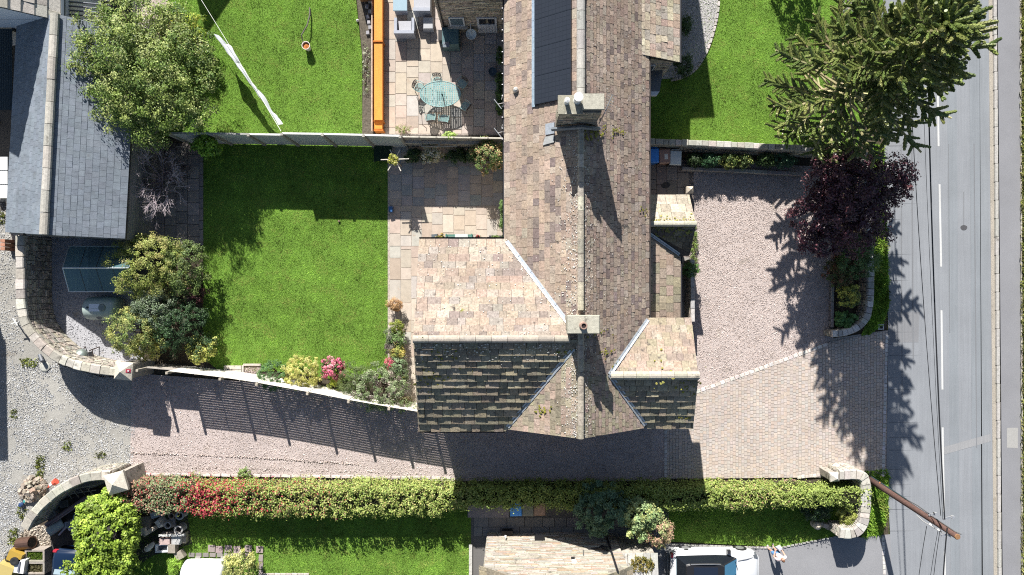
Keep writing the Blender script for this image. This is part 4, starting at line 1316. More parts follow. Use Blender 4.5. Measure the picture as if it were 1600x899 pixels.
# fittings on the gable
def on_wall(px, py):
    """point of the gable plane that the photograph shows at px, py"""
    k = -GY * F / (py - 449.5); z = H * (1 - k); return Vector(((px - 800) / F * k, GY, z))
def wall_box(x0, y0, x1, y1, d, col, nm, mt='plastic'):
    a, b = on_wall(x0, y0), on_wall(x1, y1)
    MB().box(((a.x + b.x) / 2, GY + d / 2 + .02, a.z), (abs(b.x - a.x), d, max(.03, b.z - a.z)), 0, col).build(nm, M[mt], low)
wall_box(784, 833.5, 801, 838, .22, (.015, .015, .017), 'wall_planter')
wall_box(835, 841, 851, 846, .12, (.015, .015, .017), 'air_vent')
mb = MB(); a, b = on_wall(946, 836.5), on_wall(965, 896)
mb.tube([a + Vector((0, .1, 0)), b + Vector((0, .1, 0))], .05, 8, (.02, .02, .024)); mb.build('downpipe', M['plastic'], low)
mb = MB(); mb.tube([on_wall(919, 860) + Vector((0, .05, 0)), on_wall(936, 860) + Vector((0, .12, 0)), on_wall(940, 857) + Vector((0, .12, 0)), on_wall(950, 858) + Vector((0, .1, 0))], .035, 6, (.02, .02, .024))
mb.tube([on_wall(938, 858) + Vector((0, .12, 0)), on_wall(950, 864) + Vector((0, .12, 0))], .05, 6, (.02, .02, .024)); mb.build('waste_pipe', M['plastic'], low)
mb = MB(); mb.tube([on_wall(911, 861) + Vector((0, .04, 0)), on_wall(912, 870) + Vector((0, .04, 0))], .02, 6, (.1, .1, .1)); mb.build('wall_cable', M['plastic'], low)
q = on_wall(895, 875)
mb = MB(); mb.box((q.x, GY + .08, q.z), (.16, .12, .1), 0, (.03, .03, .03)); mb.build('security_light', M['plastic'], low)
mb = MB(); mb.box((q.x + .02, GY + .06, q.z + .22), (.2, .1, .25), 0, (.7, .7, .68)); mb.build('alarm_box', M['plastic'], low)
mb = MB(); q = on_wall(790, 843); mb.lathe((q.x, GY + .15, q.z), [(.06, 0), (.0, .35)], 8, (.7, .7, .7)); mb.build('vent_cone', M['plastic'], low)
# ================================================================== FENCES AND GARDEN WALLS
# panel fence between the two gardens
fz = 2.25
fen = thing('panel_fence', 'tall pale grey panel fence dividing the two gardens', 'fence', tuple(P(460, 217, 0)))
fzs = [2.2, 2.2, 2.2, 2.5, 2.5, 2.5]
fx = [262, 330, 386, 442, 505, 569, 626]
fy = [207, 207.5, 208.5, 209.5, 210.5, 212, 213.5]
for i in range(len(fx) - 1):
    fz = fzs[i]
    a, b = P(fx[i], fy[i], 2.35), P(fx[i + 1], fy[i + 1], 2.35)
    d = b - a; c = (a + b) / 2; an = math.atan2(d.y, d.x)
    nn = Vector((d.y, -d.x, 0)).normalized()
    for k in range(3):
        MB().box((c.x, c.y, .05 + k * (.72 + (fz - 2.25) / 3)), (d.length - .02, .045, .70 + (fz - 2.25) / 3), an, jit((.44, .455, .45), .06)).build('fence_board', M['plain'], fen)
    col = (.62, .61, .57) if i > 1 else (.30, .30, .28)
    MB().box((c.x, c.y, fz - .04), (d.length - .02, .085, .04), an, col).build('capping_rail', M['wood'], fen)
for i in range(len(fx)):
    fz = fzs[min(i, 5)]
    a = P(fx[i], fy[i], 2.35)
    MB().box((a.x, a.y - .05, 0), (.12, .12, fz + .03), 0, (.30, .285, .25)).build('post', M['wood'], fen)
# trellis-topped wall east of it
tw = thing('trellis_fence', 'stone garden wall topped with timber trellis behind the patio border', 'fence', tuple(P(700, 215, 0)))
a, b = P(628, 213.5, 2.1), P(789, 216, 2.1); d = b - a; c = (a + b) / 2; an = math.atan2(d.y, d.x)
MB().box((c.x, c.y, 0), (d.length, .24, 1.35), an, (.25, .235, .21)).build('wall', M['stone'], tw)
mb = MB(); stone_face(mb, (a.x, a.y - .12), (b.x, b.y - .12), 0, 1.3, WP); mb.build('wall_stone', M['stone'], tw, kind='stuff')
MB().box((c.x, c.y, 1.35), (d.length, .34, .07), an, (.40, .385, .35)).build('coping', M['coping'], tw)
MB().box((c.x, c.y, 2.04), (d.length, .07, .05), an, (.48, .45, .38)).build('top_rail', M['wood'], tw)
for i in range(7):
    q = a.lerp(b, i / 6)
    MB().box((q.x, q.y, 1.42), (.07, .07, .7), an, (.30, .28, .24)).build('post', M['wood'], tw)
for i in range(5):
    MB().box((c.x, c.y - .02, 1.425 + i * .123), (d.length, .02, .119), an, jit((.30, .28, .25), .1)).build('slat', M['wood'], tw)
for px_ in (672, 700):
    q = P(px_, 222, 1.45)
    mb = MB()
    for dx, dy, w, h in ((0, .2, .84, .04), (0, -.2, .84, .04), (-.4, 0, .04, .36), (.4, 0, .04, .36)): mb.box((q.x, q.y - .1 + dy * .6, 1.42), (w, h, .06), 0, (.40, .37, .31)) if h == .04 else mb.box((q.x + dx, q.y - .1, 1.42), (w, h * .6, .06), 0, (.40, .37, .31))
    tag(mb.build('empty_window_box', M['wood']), 'open timber trough frame on the patio wall, %s one' % ('left' if px_ < 690 else 'right'), 'planter box', 'timber trough frames on the wall')
# slatted fence along the gravel drive
sf = thing('slatted_fence', 'pale slatted timber fence throwing striped shadow over gravel drive', 'fence', tuple(P(440, 600, 0)))
sx = [216, 262, 345, 402, 481, 545, 608, 662, 692]
sy = [577, 581, 590.5, 599, 613.5, 626, 637, 646, 651]
sz = 2.15
for i in range(len(sx) - 1):
    a, b = P(sx[i], sy[i], sz), P(sx[i + 1], sy[i + 1], sz)
    d = b - a; c = (a + b) / 2; an = math.atan2(d.y, d.x)
    if i == 0:
        MB().box((c.x, c.y, 0), (d.length, .05, 1.5), an, (.34, .31, .27)).build('board', M['wood'], sf)
        continue
    me0 = None
    for k in range(24):
        z = .12 + k * .084
        if me0 is None:
            o = MB().box((0, 0, 0), (d.length - .04, .012, .067), 0, jit((.70, .655, .575), .04)).build('slat', M['wood'], sf, local=True)
            me0 = o.data
        else:
            o = bpy.data.objects.new('slat', me0); COL.objects.link(o); o.parent = sf
        o.location = (c.x - LOC[sf.name].x, c.y - LOC[sf.name].y + .03, z); o.rotation_euler = (0, 0, an)
    for s in (.5,):
        q = a.lerp(b, s); MB().box((q.x, q.y - .005, .1), (.04, .025, 2.0), an, (.42, .38, .32)).build('batten', M['wood'], sf)
for i in range(len(sx)):
    a = P(sx[i], sy[i], sz); MB().box((a.x, a.y - .05, 0), (.11, .11, sz + .12), 0, (.36, .32, .26)).build('post', M['wood'], sf)
# stone walls
CP = ((.42, .39, .33), (.36, .34, .29), (.47, .44, .38), (.33, .30, .26))
stone_wall('boundary_wall', 'straight stone wall behind the bins between lawn and gravel drive', [(1015, 221), (1100, 224), (1200, 229), (1292, 233)], 1.45, .28, WP, ((.40, .38, .33), (.36, .34, .30), (.43, .41, .37)), .34, .16, .30, curve=False)
stone_wall('planter_wall', 'low weathered timber-look retaining edge in front of the shaded planting strip', [(1066, 263), (1160, 267), (1256, 272)], .42, .14, ((.30, .27, .24), (.26, .24, .21)), ((.34, .31, .28), (.30, .27, .25)), 1.4, .06, .18, curve=False)
stone_wall('yard_wall', 'tall curved stone wall enclosing the oil tank yard', [(30, 368), (30, 430), (31, 484), (40, 514), (70, 548), (106, 569), (150, 578), (182, 582)], 2.0, .36,
           ((.38, .34, .28), (.31, .28, .24), (.44, .40, .33), (.26, .24, .21)), CP, .42, .15, .42)
stone_wall('roadside_wall', 'curved stone wall with pale upright coping beside the roadside verge', [(1352, 238), (1357, 330), (1362, 420), (1361, 478), (1355, 500), (1338, 515), (1318, 521), (1301, 522)], .95, .3, WP,
           ((.44, .43, .41), (.36, .35, .34), (.52, .51, .49), (.30, .29, .28)), .26, .16, .33)
stone_wall('bed_edging', 'short dark timber bed edging beside the gravel under purple tree', [(1302, 440), (1301, 480), (1301, 512)], .32, .1, ((.25, .22, .20),), ((.30, .27, .25),), .9, .05, .14, curve=False)
stone_wall('entrance_wall', 'pale curved stone wall at drive entrance beside the utility pole', [(1312, 743), (1340, 742), (1350, 745), (1355, 756), (1354, 790), (1352, 818), (1342, 832), (1328, 836), (1313, 834)], 1.35, .42,
           ((.42, .39, .33), (.36, .33, .28), (.47, .43, .37)), ((.43, .41, .36), (.38, .36, .32), (.47, .45, .40)), .25, .17, .48)
stone_wall('curved_wall', 'curved stone wall around the junk corner at lower left', [(172, 744), (150, 744), (124, 749), (94, 764), (66, 786), (46, 810), (38, 826)], 1.7, .36,
           ((.36, .33, .28), (.30, .28, .24), (.41, .37, .31)), CP, .42, .15, .44)
def pier(name, label, px, py, z, w, rz, col, sign=False):
    c = P(px, py, z); t = thing(name, label, 'gate pier', (c.x, c.y, 0))
    MB().box((c.x, c.y, 0), (w * .82, w * .82, z - .14), rz, (.33, .30, .26)).build('shaft', M['stone'], t)
    Mx = Matrix.Rotation(rz, 3, 'Z')
    b = [Vector((c.x, c.y, 0)) + Mx @ Vector((sx_ * w / 2, sy_ * w / 2, zz)) for zz in (z - .14, z) for sx_, sy_ in ((-1, -1), (1, -1), (1, 1), (-1, 1))]
    MB().add(b + [Vector((c.x, c.y, z + .3))], [[0, 1, 5, 4], [1, 2, 6, 5], [2, 3, 7, 6], [3, 0, 4, 7], [4, 5, 8], [5, 6, 8], [6, 7, 8], [7, 4, 8]], col).build('pyramid_cap', M['coping'], t)
    return t, c
t, c = pier('gate_pier', 'stone gate pier with pyramid cap and small red sign at fence corner', 193, 580, 2.1, .82, -.10, (.50, .46, .38))
MB().box((c.x + .27, c.y + .02, 2.2), (.2, .16, .02), -.1, (.45, .05, .08), tilt=Matrix.Rotation(.6, 3, 'Y')).build('red_sign', M['plain'], t)
MB().box((c.x + .28, c.y + .02, 2.215), (.07, .06, .02), -.1, (.75, .7, .72), tilt=Matrix.Rotation(.6, 3, 'Y')).build('sign_label', M['plain'], t)
pier('gate_pier', 'stone gate pier with pyramid cap beside the red creeper hedge', 181, 755, 1.9, .95, .28, (.53, .49, .41))
pier('gate_pier', 'small square stone end pier of the entrance wall by the hedge', 1304, 746, 1.25, .42, .1, (.50, .47, .42))
pier('gate_pier', 'short stone block standing where the paving meets the gravel by porch', 1078, 297, .5, .34, .0, (.50, .44, .36))
# orange timber box along the patio
ob = thing('timber_planter', 'long narrow bright orange timber box running along patio edge', 'timber box', tuple(P(590, 90, 0)))
OR = (.72, .25, .035)
for (y0, y1, zz) in ((-30, 64, .66), (66, 188, .66), (189, 202, .5)):
    a, b = P(584.5, y1, zz), P(597.5, y0, zz)
    MB().prism([(a.x, a.y), (b.x, a.y), (b.x, b.y), (a.x, b.y)], zz - .05, zz, jit(OR, .05), inset=.01).build('top_board', M['stained'], ob)
    MB().prism([(a.x + .02, a.y + .01), (b.x - .02, a.y + .01), (b.x - .02, b.y), (a.x + .02, b.y)], 0, zz - .055, (.46, .15, .03)).build('side_board', M['wood'], ob)
for y in (65, 188.5, 203):
    q = P(591, y, .66); MB().box((q.x, q.y, 0), (.46, .06, .72 if y < 100 else .6), 0, (.50, .16, .03)).build('divider', M['wood'], ob)
a, b = P(581, 206, .1), P(583.5, -30, .1); c = (a + b) / 2
tag(MB().box((c.x, c.y, 0), (.05, abs(a.y - b.y), .28), 0, (.55, .42, .33)).build('edging_board', M['wood']), 'thin pale timber edging board along the orange box', 'edging board')

# ================================================================== TREES, SHRUBS, HEDGES
def big_tree():
    c = P(232, 108, 3.6); k = (1 - 3.6 / H) / F
    t = thing('deciduous_tree', 'large yellow green deciduous tree overhanging the slate outbuilding', 'tree', (c.x + .4, c.y - .5, 0))
    pal = ((.10, .125, .028), (.135, .155, .04), (.075, .10, .024), (.18, .185, .06), (.21, .20, .085), (.055, .08, .02))
    Vs, Cs, tg = [], [], []
    for dx, dy, dz, rx, ry, rz, n in ((0, 0, 0, 72, 86, 1.5, 14000), (-45, -35, .2, 48, 36, .8, 3600), (-34, 42, -.2, 50, 48, 1.1, 5200), (42, 36, -.3, 48, 52, 1.1, 5200), (-20, -80, .2, 52, 32, .7, 3200),
                                      (45, -30, -.2, 50, 48, 1.0, 4300), (-86, 2, .1, 36, 10, .3, 1000), (-92, -16, .2, 26, 7, .25, 520), (-90, -44, .2, 30, 8, .25, 760), (-66, -74, .2, 42, 10, .3, 900), (-70, 34, 0, 34, 12, .3, 800), (-56, 66, -.2, 30, 14, .35, 800), (40, -84, .1, 26, 20, .4, 800), (84, 10, -.3, 20, 26, .4, 800), (-10, 108, -.6, 30, 12, .3, 700), (66, 62, -.6, 28, 30, .7, 1500), (-10, 84, -.5, 46, 20, .5, 1900)):
        V, C, cc = crown_arrays((c.x + dx * k, c.y - dy * k, 3.6 + dz), (rx * k, ry * k, rz), n, .10, pal, K=max(14, n // 62), cr=.29, shell=.42, aspect=.55, up=.85, low=-.5, lump=.26, mix=.2)
        Vs.append(V); Cs.append(C); tg += [cc[i] for i in range(0, len(cc), max(1, len(cc) // 6))][:6]
    np_mesh('crown', np.concatenate(Vs), 4, np.clip(np.concatenate(Cs) * np.array((1.62, 1.9, 1.6)), 0, .75), M['leaf'], t, kind='stuff')
    mb = MB(); mb.tube([(c.x + .4, c.y - .5, 0), (c.x + .3, c.y - .4, 1), (c.x + .1, c.y - .1, 2.2)], [.2, .15, .11], 8, (.13, .10, .075))
    limbs(mb, (c.x + .2, c.y - .2, 1.7), tg, .07)
    mb.build('trunk', M['bark'], t, smooth=True)
big_tree()
plant('shrub', 'pale flowering shrub with bleached pink blooms above the big tree', 'shrub', 246, 38, 1.5, 30, 26, .6, 2400, .07, ((.46, .36, .32), (.34, .27, .22), (.12, .14, .05), (.55, .47, .43)), K=70, cr=.16)
plant('shrub', 'spiky yellow green shrub at the edge of the upper lawn', 'shrub', 286, 47, 1.2, 34, 30, .7, 3200, .14, ((.26, .27, .03), (.19, .22, .03), (.34, .31, .05), (.11, .16, .025)), K=80, cr=.17, aspect=.22)
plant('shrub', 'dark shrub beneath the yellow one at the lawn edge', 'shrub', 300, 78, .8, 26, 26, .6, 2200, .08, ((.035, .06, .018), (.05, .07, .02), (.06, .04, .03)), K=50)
plant('climber', 'bright green leafy climber spilling over the grey panel fence', 'climber', 324, 228, 1.5, 19, 15, .6, 1500, .12, ((.12, .21, .025), (.17, .26, .03), (.09, .16, .02)), K=36, cr=.18, aspect=.75)
# bare purple shrub
def bare_shrub():
    base = P(262, 292, 0)
    t = thing('bare_shrub', 'leafless dark purple shrub with pale tangled twigs over shaded paving', 'shrub', tuple(base))
    mb = MB()
    def grow(p, d, L, r, dep):
        q = p + d * L
        m = p + d * (L * .5) + Vector((R.uniform(-1, 1), R.uniform(-1, 1), R.uniform(-.4, .7))) * L * .12
        mb.tube([p, m, q], [r, r * .8, r * .6], 4, jit((.52, .45, .47), .15) if dep < 3 else jit((.34, .28, .30), .2))
        if dep == 0: return
        for _ in range(R.choice((2, 3, 3, 4))):
            nd = (d + Vector((R.uniform(-1, 1), R.uniform(-1, 1), R.uniform(-.55, .55))) * .75).normalized()
            nd.z = max(nd.z, -.12)
            grow(p.lerp(q, R.uniform(.5, 1)), nd, L * R.uniform(.55, .85), r * .6, dep - 1)
    for i in range(11):
        a = i / 11 * 2 * math.pi + R.uniform(-.2, .2)
        d = Vector((math.cos(a) * .75, math.sin(a) * .8 - .1, R.uniform(.5, 1.1))).normalized()
        grow(Vector((base.x, base.y + .2, .5)), d, R.uniform(.8, 1.1), .034, 4)
    mb.build('twigs', M['bark'], t, kind='stuff')
    k = 1.9
    V, C, cc = crown_arrays(P(252, 262, .9), (1.6, 1.3, .5), 4600, .06, ((.035, .022, .03), (.05, .03, .04), (.025, .02, .024), (.16, .12, .13)), K=70, cr=.25, mix=.5)
    np_mesh('foliage', V, 4, C, M['leaf'], t, kind='stuff')
bare_shrub()
plant('shrub', 'broad golden green bush between the greenhouse and main lawn', 'shrub', 236, 418, 1.5, 58, 52, 1.1, 13000, .085, ((.185, .20, .045), (.14, .16, .035), (.24, .24, .075), (.10, .12, .03), (.27, .23, .09)), K=230, cr=.2, aspect=.4)
plant('shrub', 'green bush merging with the golden bush on its lawn side', 'shrub', 290, 420, 1.3, 30, 42, .9, 5200, .085, ((.08, .11, .035), (.11, .14, .04), (.055, .08, .025), (.15, .17, .06)), K=100, cr=.2)
plant('shrub', 'silvery grey green bush by the oil tank', 'shrub', 240, 482, 1.4, 32, 28, .8, 4200, .075, ((.16, .19, .13), (.12, .15, .09), (.21, .23, .17), (.09, .12, .06)), K=90, cr=.17)
plant('shrub', 'variegated yellow green bush in front of the curved yard wall', 'shrub', 212, 520, 1.4, 42, 36, .9, 6000, .08, ((.13, .16, .05), (.09, .125, .035), (.28, .26, .085), (.20, .21, .07)), K=120, cr=.18)
plant('shrub', 'yellowing bush at the foot of the tall yard wall, lawn side', 'shrub', 228, 540, 1.1, 26, 20, .6, 2400, .08, ((.27, .24, .06), (.16, .18, .045), (.33, .29, .09)), K=60, cr=.16)
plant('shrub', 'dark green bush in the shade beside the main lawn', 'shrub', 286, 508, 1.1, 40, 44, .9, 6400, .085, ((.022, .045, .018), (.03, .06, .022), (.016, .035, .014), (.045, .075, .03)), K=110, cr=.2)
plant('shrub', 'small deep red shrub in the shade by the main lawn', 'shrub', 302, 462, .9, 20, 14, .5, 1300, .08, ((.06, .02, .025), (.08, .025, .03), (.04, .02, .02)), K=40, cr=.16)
plant('shrub', 'rounded shrub speckled with yellow leaves by the slatted fence', 'shrub', 316, 547, .8, 24, 21, .6, 2600, .095, ((.33, .31, .08), (.25, .25, .06), (.06, .09, .03), (.40, .37, .12)), K=70, cr=.13)
plant('shrub', 'clipped dark green dome shrub in the fence border', 'shrub', 428, 587, .8, 24, 23, .7, 5200, .05, ((.06, .115, .04), (.045, .09, .03), (.08, .14, .05)), K=160, cr=.09, shell=.8, lump=.04)
plant('conifer_shrub', 'round golden conifer shrub in the fence border', 'shrub', 472, 583, .85, 28, 27, .75, 7000, .085, ((.42, .36, .12), (.34, .31, .09), (.48, .42, .17), (.24, .23, .06)), K=170, cr=.11, shell=.7, aspect=.25)
plant('hydrangea', 'pink flowering bush in the fence border', 'shrub', 521, 576, .75, 19, 17, .6, 2800, .07, ((.46, .10, .17), (.36, .07, .13), (.055, .085, .03), (.52, .20, .24), (.09, .05, .03)), K=60, cr=.11, aspect=.8)
plant('lime_shrub', 'small lime yellow plant under the pink flowering bush', 'shrub', 526, 594, .45, 9, 9, .35, 900, .06, ((.34, .36, .04), (.26, .30, .04)), K=30, cr=.09)
plant('heather', 'low yellow green heather at the white edge of the fence', 'plant', 520, 607, .3, 16, 8, .25, 1100, .055, ((.27, .30, .07), (.18, .22, .05), (.34, .36, .12)), K=36, cr=.09, aspect=.25)
plant('shrub', 'feathery olive green shrub right of the pink flowers', 'shrub', 556, 592, .9, 27, 25, .75, 5400, .075, ((.08, .10, .035), (.11, .13, .05), (.055, .075, .025)), K=110, cr=.13, aspect=.2)
plant('shrub', 'large variegated grey green shrub overhanging the fence end', 'shrub', 594, 607, 1.3, 42, 34, .85, 7600, .075, ((.16, .19, .10), (.11, .14, .06), (.22, .24, .15), (.08, .10, .045), (.12, .085, .08)), K=130, cr=.15)
plant('shrub', 'trailing leafy sprigs hanging over the slatted fence beside the house', 'shrub', 606, 634, 1.6, 42, 10, .3, 1000, .07, ((.16, .19, .10), (.12, .15, .06)), K=44, cr=.11)
plant('grass_plant', 'reddish brown arching grass in pot at lawn corner of path', 'plant', 618, 477, .5, 11, 9, .3, 900, .14, ((.30, .16, .08), (.22, .12, .06), (.36, .22, .12)), K=30, cr=.13, aspect=.12)
MB_ = MB(); q = P(620, 481, 0); MB_.lathe(tuple(q), [(.12, 0), (.17, .3), (.18, .33), (.15, .33), (.14, .28)], 12, (.36, .20, .12))
tag(MB_.build('plant_pot', M['plastic']), 'terracotta pot under the reddish grass at the path corner', 'plant pot')
for (px, py, z, rx, ry, pal, lb) in (
        (620, 512, .6, 11, 11, ((.16, .17, .03), (.10, .12, .02)), 'small olive yellow bush at top of the lawn-side border'),
        (622, 528, .6, 11, 13, ((.10, .15, .05), (.15, .20, .08)), 'broad-leaved green plant in the lawn-side border'),
        (611, 527, .5, 8, 16, ((.13, .12, .10), (.10, .12, .06)), 'greyish sprawling plant at lawn edge of the border'),
        (612, 543, .5, 9, 9, ((.09, .06, .07), (.12, .10, .08)), 'dusky purple plant in the lawn-side border'),
        (621, 549, .6, 11, 11, ((.33, .30, .08), (.42, .32, .10), (.18, .20, .05)), 'yellow leaved plant in the lawn-side border'),
        (610, 568, .6, 7, 8, ((.50, .08, .14), (.10, .12, .05), (.42, .07, .12)), 'red flowering plant at the lawn edge'),
        (622, 570, .7, 14, 15, ((.16, .20, .12), (.12, .16, .08)), 'pale grey green bush in the lawn-side border'),
        (628, 588, .6, 11, 13, ((.08, .11, .045), (.12, .15, .07)), 'mixed green plant at the path edge of the border'),
        (632, 628, .3, 12, 8, ((.22, .16, .10), (.15, .15, .07)), 'dry straggly plant at end of the paved path')):
    plant('border_plant', lb, 'plant', px, py, z, rx, ry, .4, 1100, .065, pal, 'plants in the lawn-side border', K=34, cr=.11)
plant('climber', 'large flowering climber at the house corner behind the trellis wall', 'climber', 764, 243, 1.3, 25, 26, .8, 4200, .08, ((.10, .14, .045), (.14, .18, .06), (.07, .10, .03), (.38, .24, .14)), K=110, cr=.15)
plant('shrub', 'pale cream flowering shrub in the shaded patio border', 'shrub', 676, 242, .9, 17, 11, .45, 1300, .085, ((.50, .42, .31), (.40, .33, .22), (.09, .11, .04), (.55, .49, .40)), K=40, cr=.12)
for px, lb in ((648, 'dark green low plant left of the cream shrub'), (714, 'dark green low plant right of the cream shrub'), (736, 'dark green fern beside the large climber')):
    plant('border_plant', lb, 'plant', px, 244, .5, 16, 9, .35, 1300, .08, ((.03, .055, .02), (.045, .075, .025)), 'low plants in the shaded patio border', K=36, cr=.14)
plant('border_plant', 'tufted plant with pink tips by the fence on the upper patio', 'plant', 630, 203, .3, 12, 7, .25, 700, .075, ((.16, .19, .06), (.24, .22, .08), (.32, .20, .20)), K=24, cr=.1, aspect=.2)
plant('climber', 'light green sprig hanging over the trellis', 'climber', 703, 212, 1.9, 10, 5, .2, 420, .09, ((.20, .27, .06), (.26, .32, .09)), K=16, cr=.11)
for py, n, lb in ((88, 500, 'small leafy plant against the house wall, uppermost one'), (128, 900, 'leafy pot plant against the house wall by the dark pot'), (148, 900, 'leafy plant against the house wall in mid row'), (166, 1100, 'fern-like plant against house wall, lowest of the upper patio')):
    plant('wall_plant', lb, 'plant', 783, py, .6, 7, 13, .4, n, .085, ((.05, .085, .025), (.075, .12, .03), (.035, .06, .02)), 'plants along the house wall', K=28, cr=.13)
for py, lb in ((326, 'green plant against the house wall on the lower patio, upper one'), (348, 'green plant in the patio corner by the wing eaves')):
    plant('wall_plant', lb, 'plant', 787, py, .8, 5, 14, .4, 800, .085, ((.06, .10, .03), (.09, .14, .04)), 'plants along the house wall', K=26, cr=.12)
# copper-leaved tree by the road
def copper():
    c = P(1325, 316, 3.2); k = (1 - 3.2 / H) / F
    t = thing('copper_tree', 'dark purple copper leaved tree between gravel drive and road', 'tree', (c.x, c.y, 0))
    pal = ((.055, .019, .028), (.078, .024, .034), (.036, .015, .022), (.115, .04, .05), (.065, .026, .04), (.15, .065, .07))
    Vs, Cs, tg = [], [], []
    for dx, dy, dz, rx, ry, rz, n in ((0, -15, .3, 58, 55, 1.3, 10000), (-42, 15, -.2, 42, 52, 1.0, 4400), (52, -25, .2, 42, 40, .9, 3800), (20, 38, -.3, 48, 44, .9, 3800), (-30, 60, -.8, 36, 30, .6, 1800), (74, -38, .3, 24, 30, .5, 1000), (-20, -55, 0, 46, 30, .8, 2600)):
        V, C, cc = crown_arrays((c.x + dx * k, c.y - dy * k, 3.2 + dz), (rx * k, ry * k, rz), n, .115, pal, K=max(18, n // 48), cr=.25, shell=.45, aspect=.6, up=.7, lump=.24)
        Vs.append(V); Cs.append(C); tg += [cc[i] for i in range(0, len(cc), max(1, len(cc) // 6))][:6]
    np_mesh('crown', np.concatenate(Vs), 4, np.concatenate(Cs), M['gloss_leaf'], t, kind='stuff')
    mb = MB(); mb.tube([(c.x, c.y, 0), (c.x, c.y, .9), (c.x + .05, c.y, 1.9)], [.16, .13, .1], 8, (.09, .07, .06)); limbs(mb, (c.x, c.y, 1.5), tg, .055)
    mb.build('trunk', M['bark'], t, smooth=True)
copper()
plant('shrub', 'mid green bush inside the roadside wall below the purple tree', 'shrub', 1336, 398, 1.4, 28, 34, .9, 4600, .09, ((.06, .10, .035), (.08, .13, .045), (.045, .08, .028)), K=110, cr=.17)
plant('shrub', 'reddish green shrub beside the gravel under the purple tree', 'shrub', 1310, 424, 1.0, 20, 26, .6, 2400, .09, ((.14, .055, .035), (.055, .08, .025), (.09, .07, .03)), K=60, cr=.15)
plant('shrub', 'shrub dotted with yellow leaves inside the roadside wall', 'shrub', 1326, 462, .9, 17, 19, .5, 1800, .085, ((.36, .33, .07), (.27, .26, .055), (.06, .085, .03)), K=56, cr=.12)
plant('border_plant', 'broad-leaved green plant in the wall corner', 'plant', 1321, 500, .5, 15, 11, .3, 700, .16, ((.06, .12, .04), (.09, .16, .05)), K=26, cr=.13, aspect=.8)
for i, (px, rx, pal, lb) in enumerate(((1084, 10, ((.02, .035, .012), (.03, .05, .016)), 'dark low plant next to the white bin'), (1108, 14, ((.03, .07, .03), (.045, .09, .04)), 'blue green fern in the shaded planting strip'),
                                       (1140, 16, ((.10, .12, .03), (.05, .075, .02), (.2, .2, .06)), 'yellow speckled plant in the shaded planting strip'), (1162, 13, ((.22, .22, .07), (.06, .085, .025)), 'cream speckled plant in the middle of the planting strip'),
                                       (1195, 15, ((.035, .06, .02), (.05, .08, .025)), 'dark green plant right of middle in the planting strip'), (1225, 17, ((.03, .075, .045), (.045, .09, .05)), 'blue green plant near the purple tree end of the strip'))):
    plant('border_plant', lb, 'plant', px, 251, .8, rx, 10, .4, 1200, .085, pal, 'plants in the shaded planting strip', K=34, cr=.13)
plant('climber', 'green creeper on the side of the small porch', 'climber', 1077, 422, .9, 11, 13, .5, 1200, .085, ((.06, .11, .03), (.09, .15, .04)), K=36, cr=.13)
plant('creeper', 'moss green ground creeper beside the porch and gravel', 'plant', 1085, 385, .15, 5, 34, .12, 900, .06, ((.09, .13, .03), (.13, .17, .04)), K=50, cr=.1)
plant('shrub', 'small dark shrub beside the neighbour bay, upper one', 'shrub', 1070, 40, .7, 9, 13, .4, 1000, .08, ((.03, .05, .02), (.045, .07, .025)), K=30, cr=.14)
plant('shrub', 'small dark shrub at the corner of the neighbour bay', 'shrub', 1068, 104, .8, 14, 16, .5, 1500, .08, ((.03, .05, .02), (.045, .07, .025)), K=40, cr=.15)
plant('shrub', 'rounded dark conifer beyond the top edge shading the right lawn', 'shrub', 1247, -92, 1.6, 34, 30, 1.0, 2600, .12, ((.03, .05, .02),), K=80, cr=.2)
# lilac-flowered shrub at the back of the right lawn
plant('shrub', 'lilac grey flowering shrub behind the monkey puzzle tree', 'shrub', 1330, 5, .8, 18, 16, .5, 1500, .07, ((.34, .27, .30), (.16, .17, .10), (.44, .38, .40)), K=44, cr=.12)
plant('shrub', 'lilac flowering shrub under the middle of the monkey puzzle tree', 'shrub', 1412, 52, .8, 20, 12, .5, 1300, .07, ((.34, .27, .30), (.16, .17, .10), (.44, .38, .40)), K=40, cr=.12)

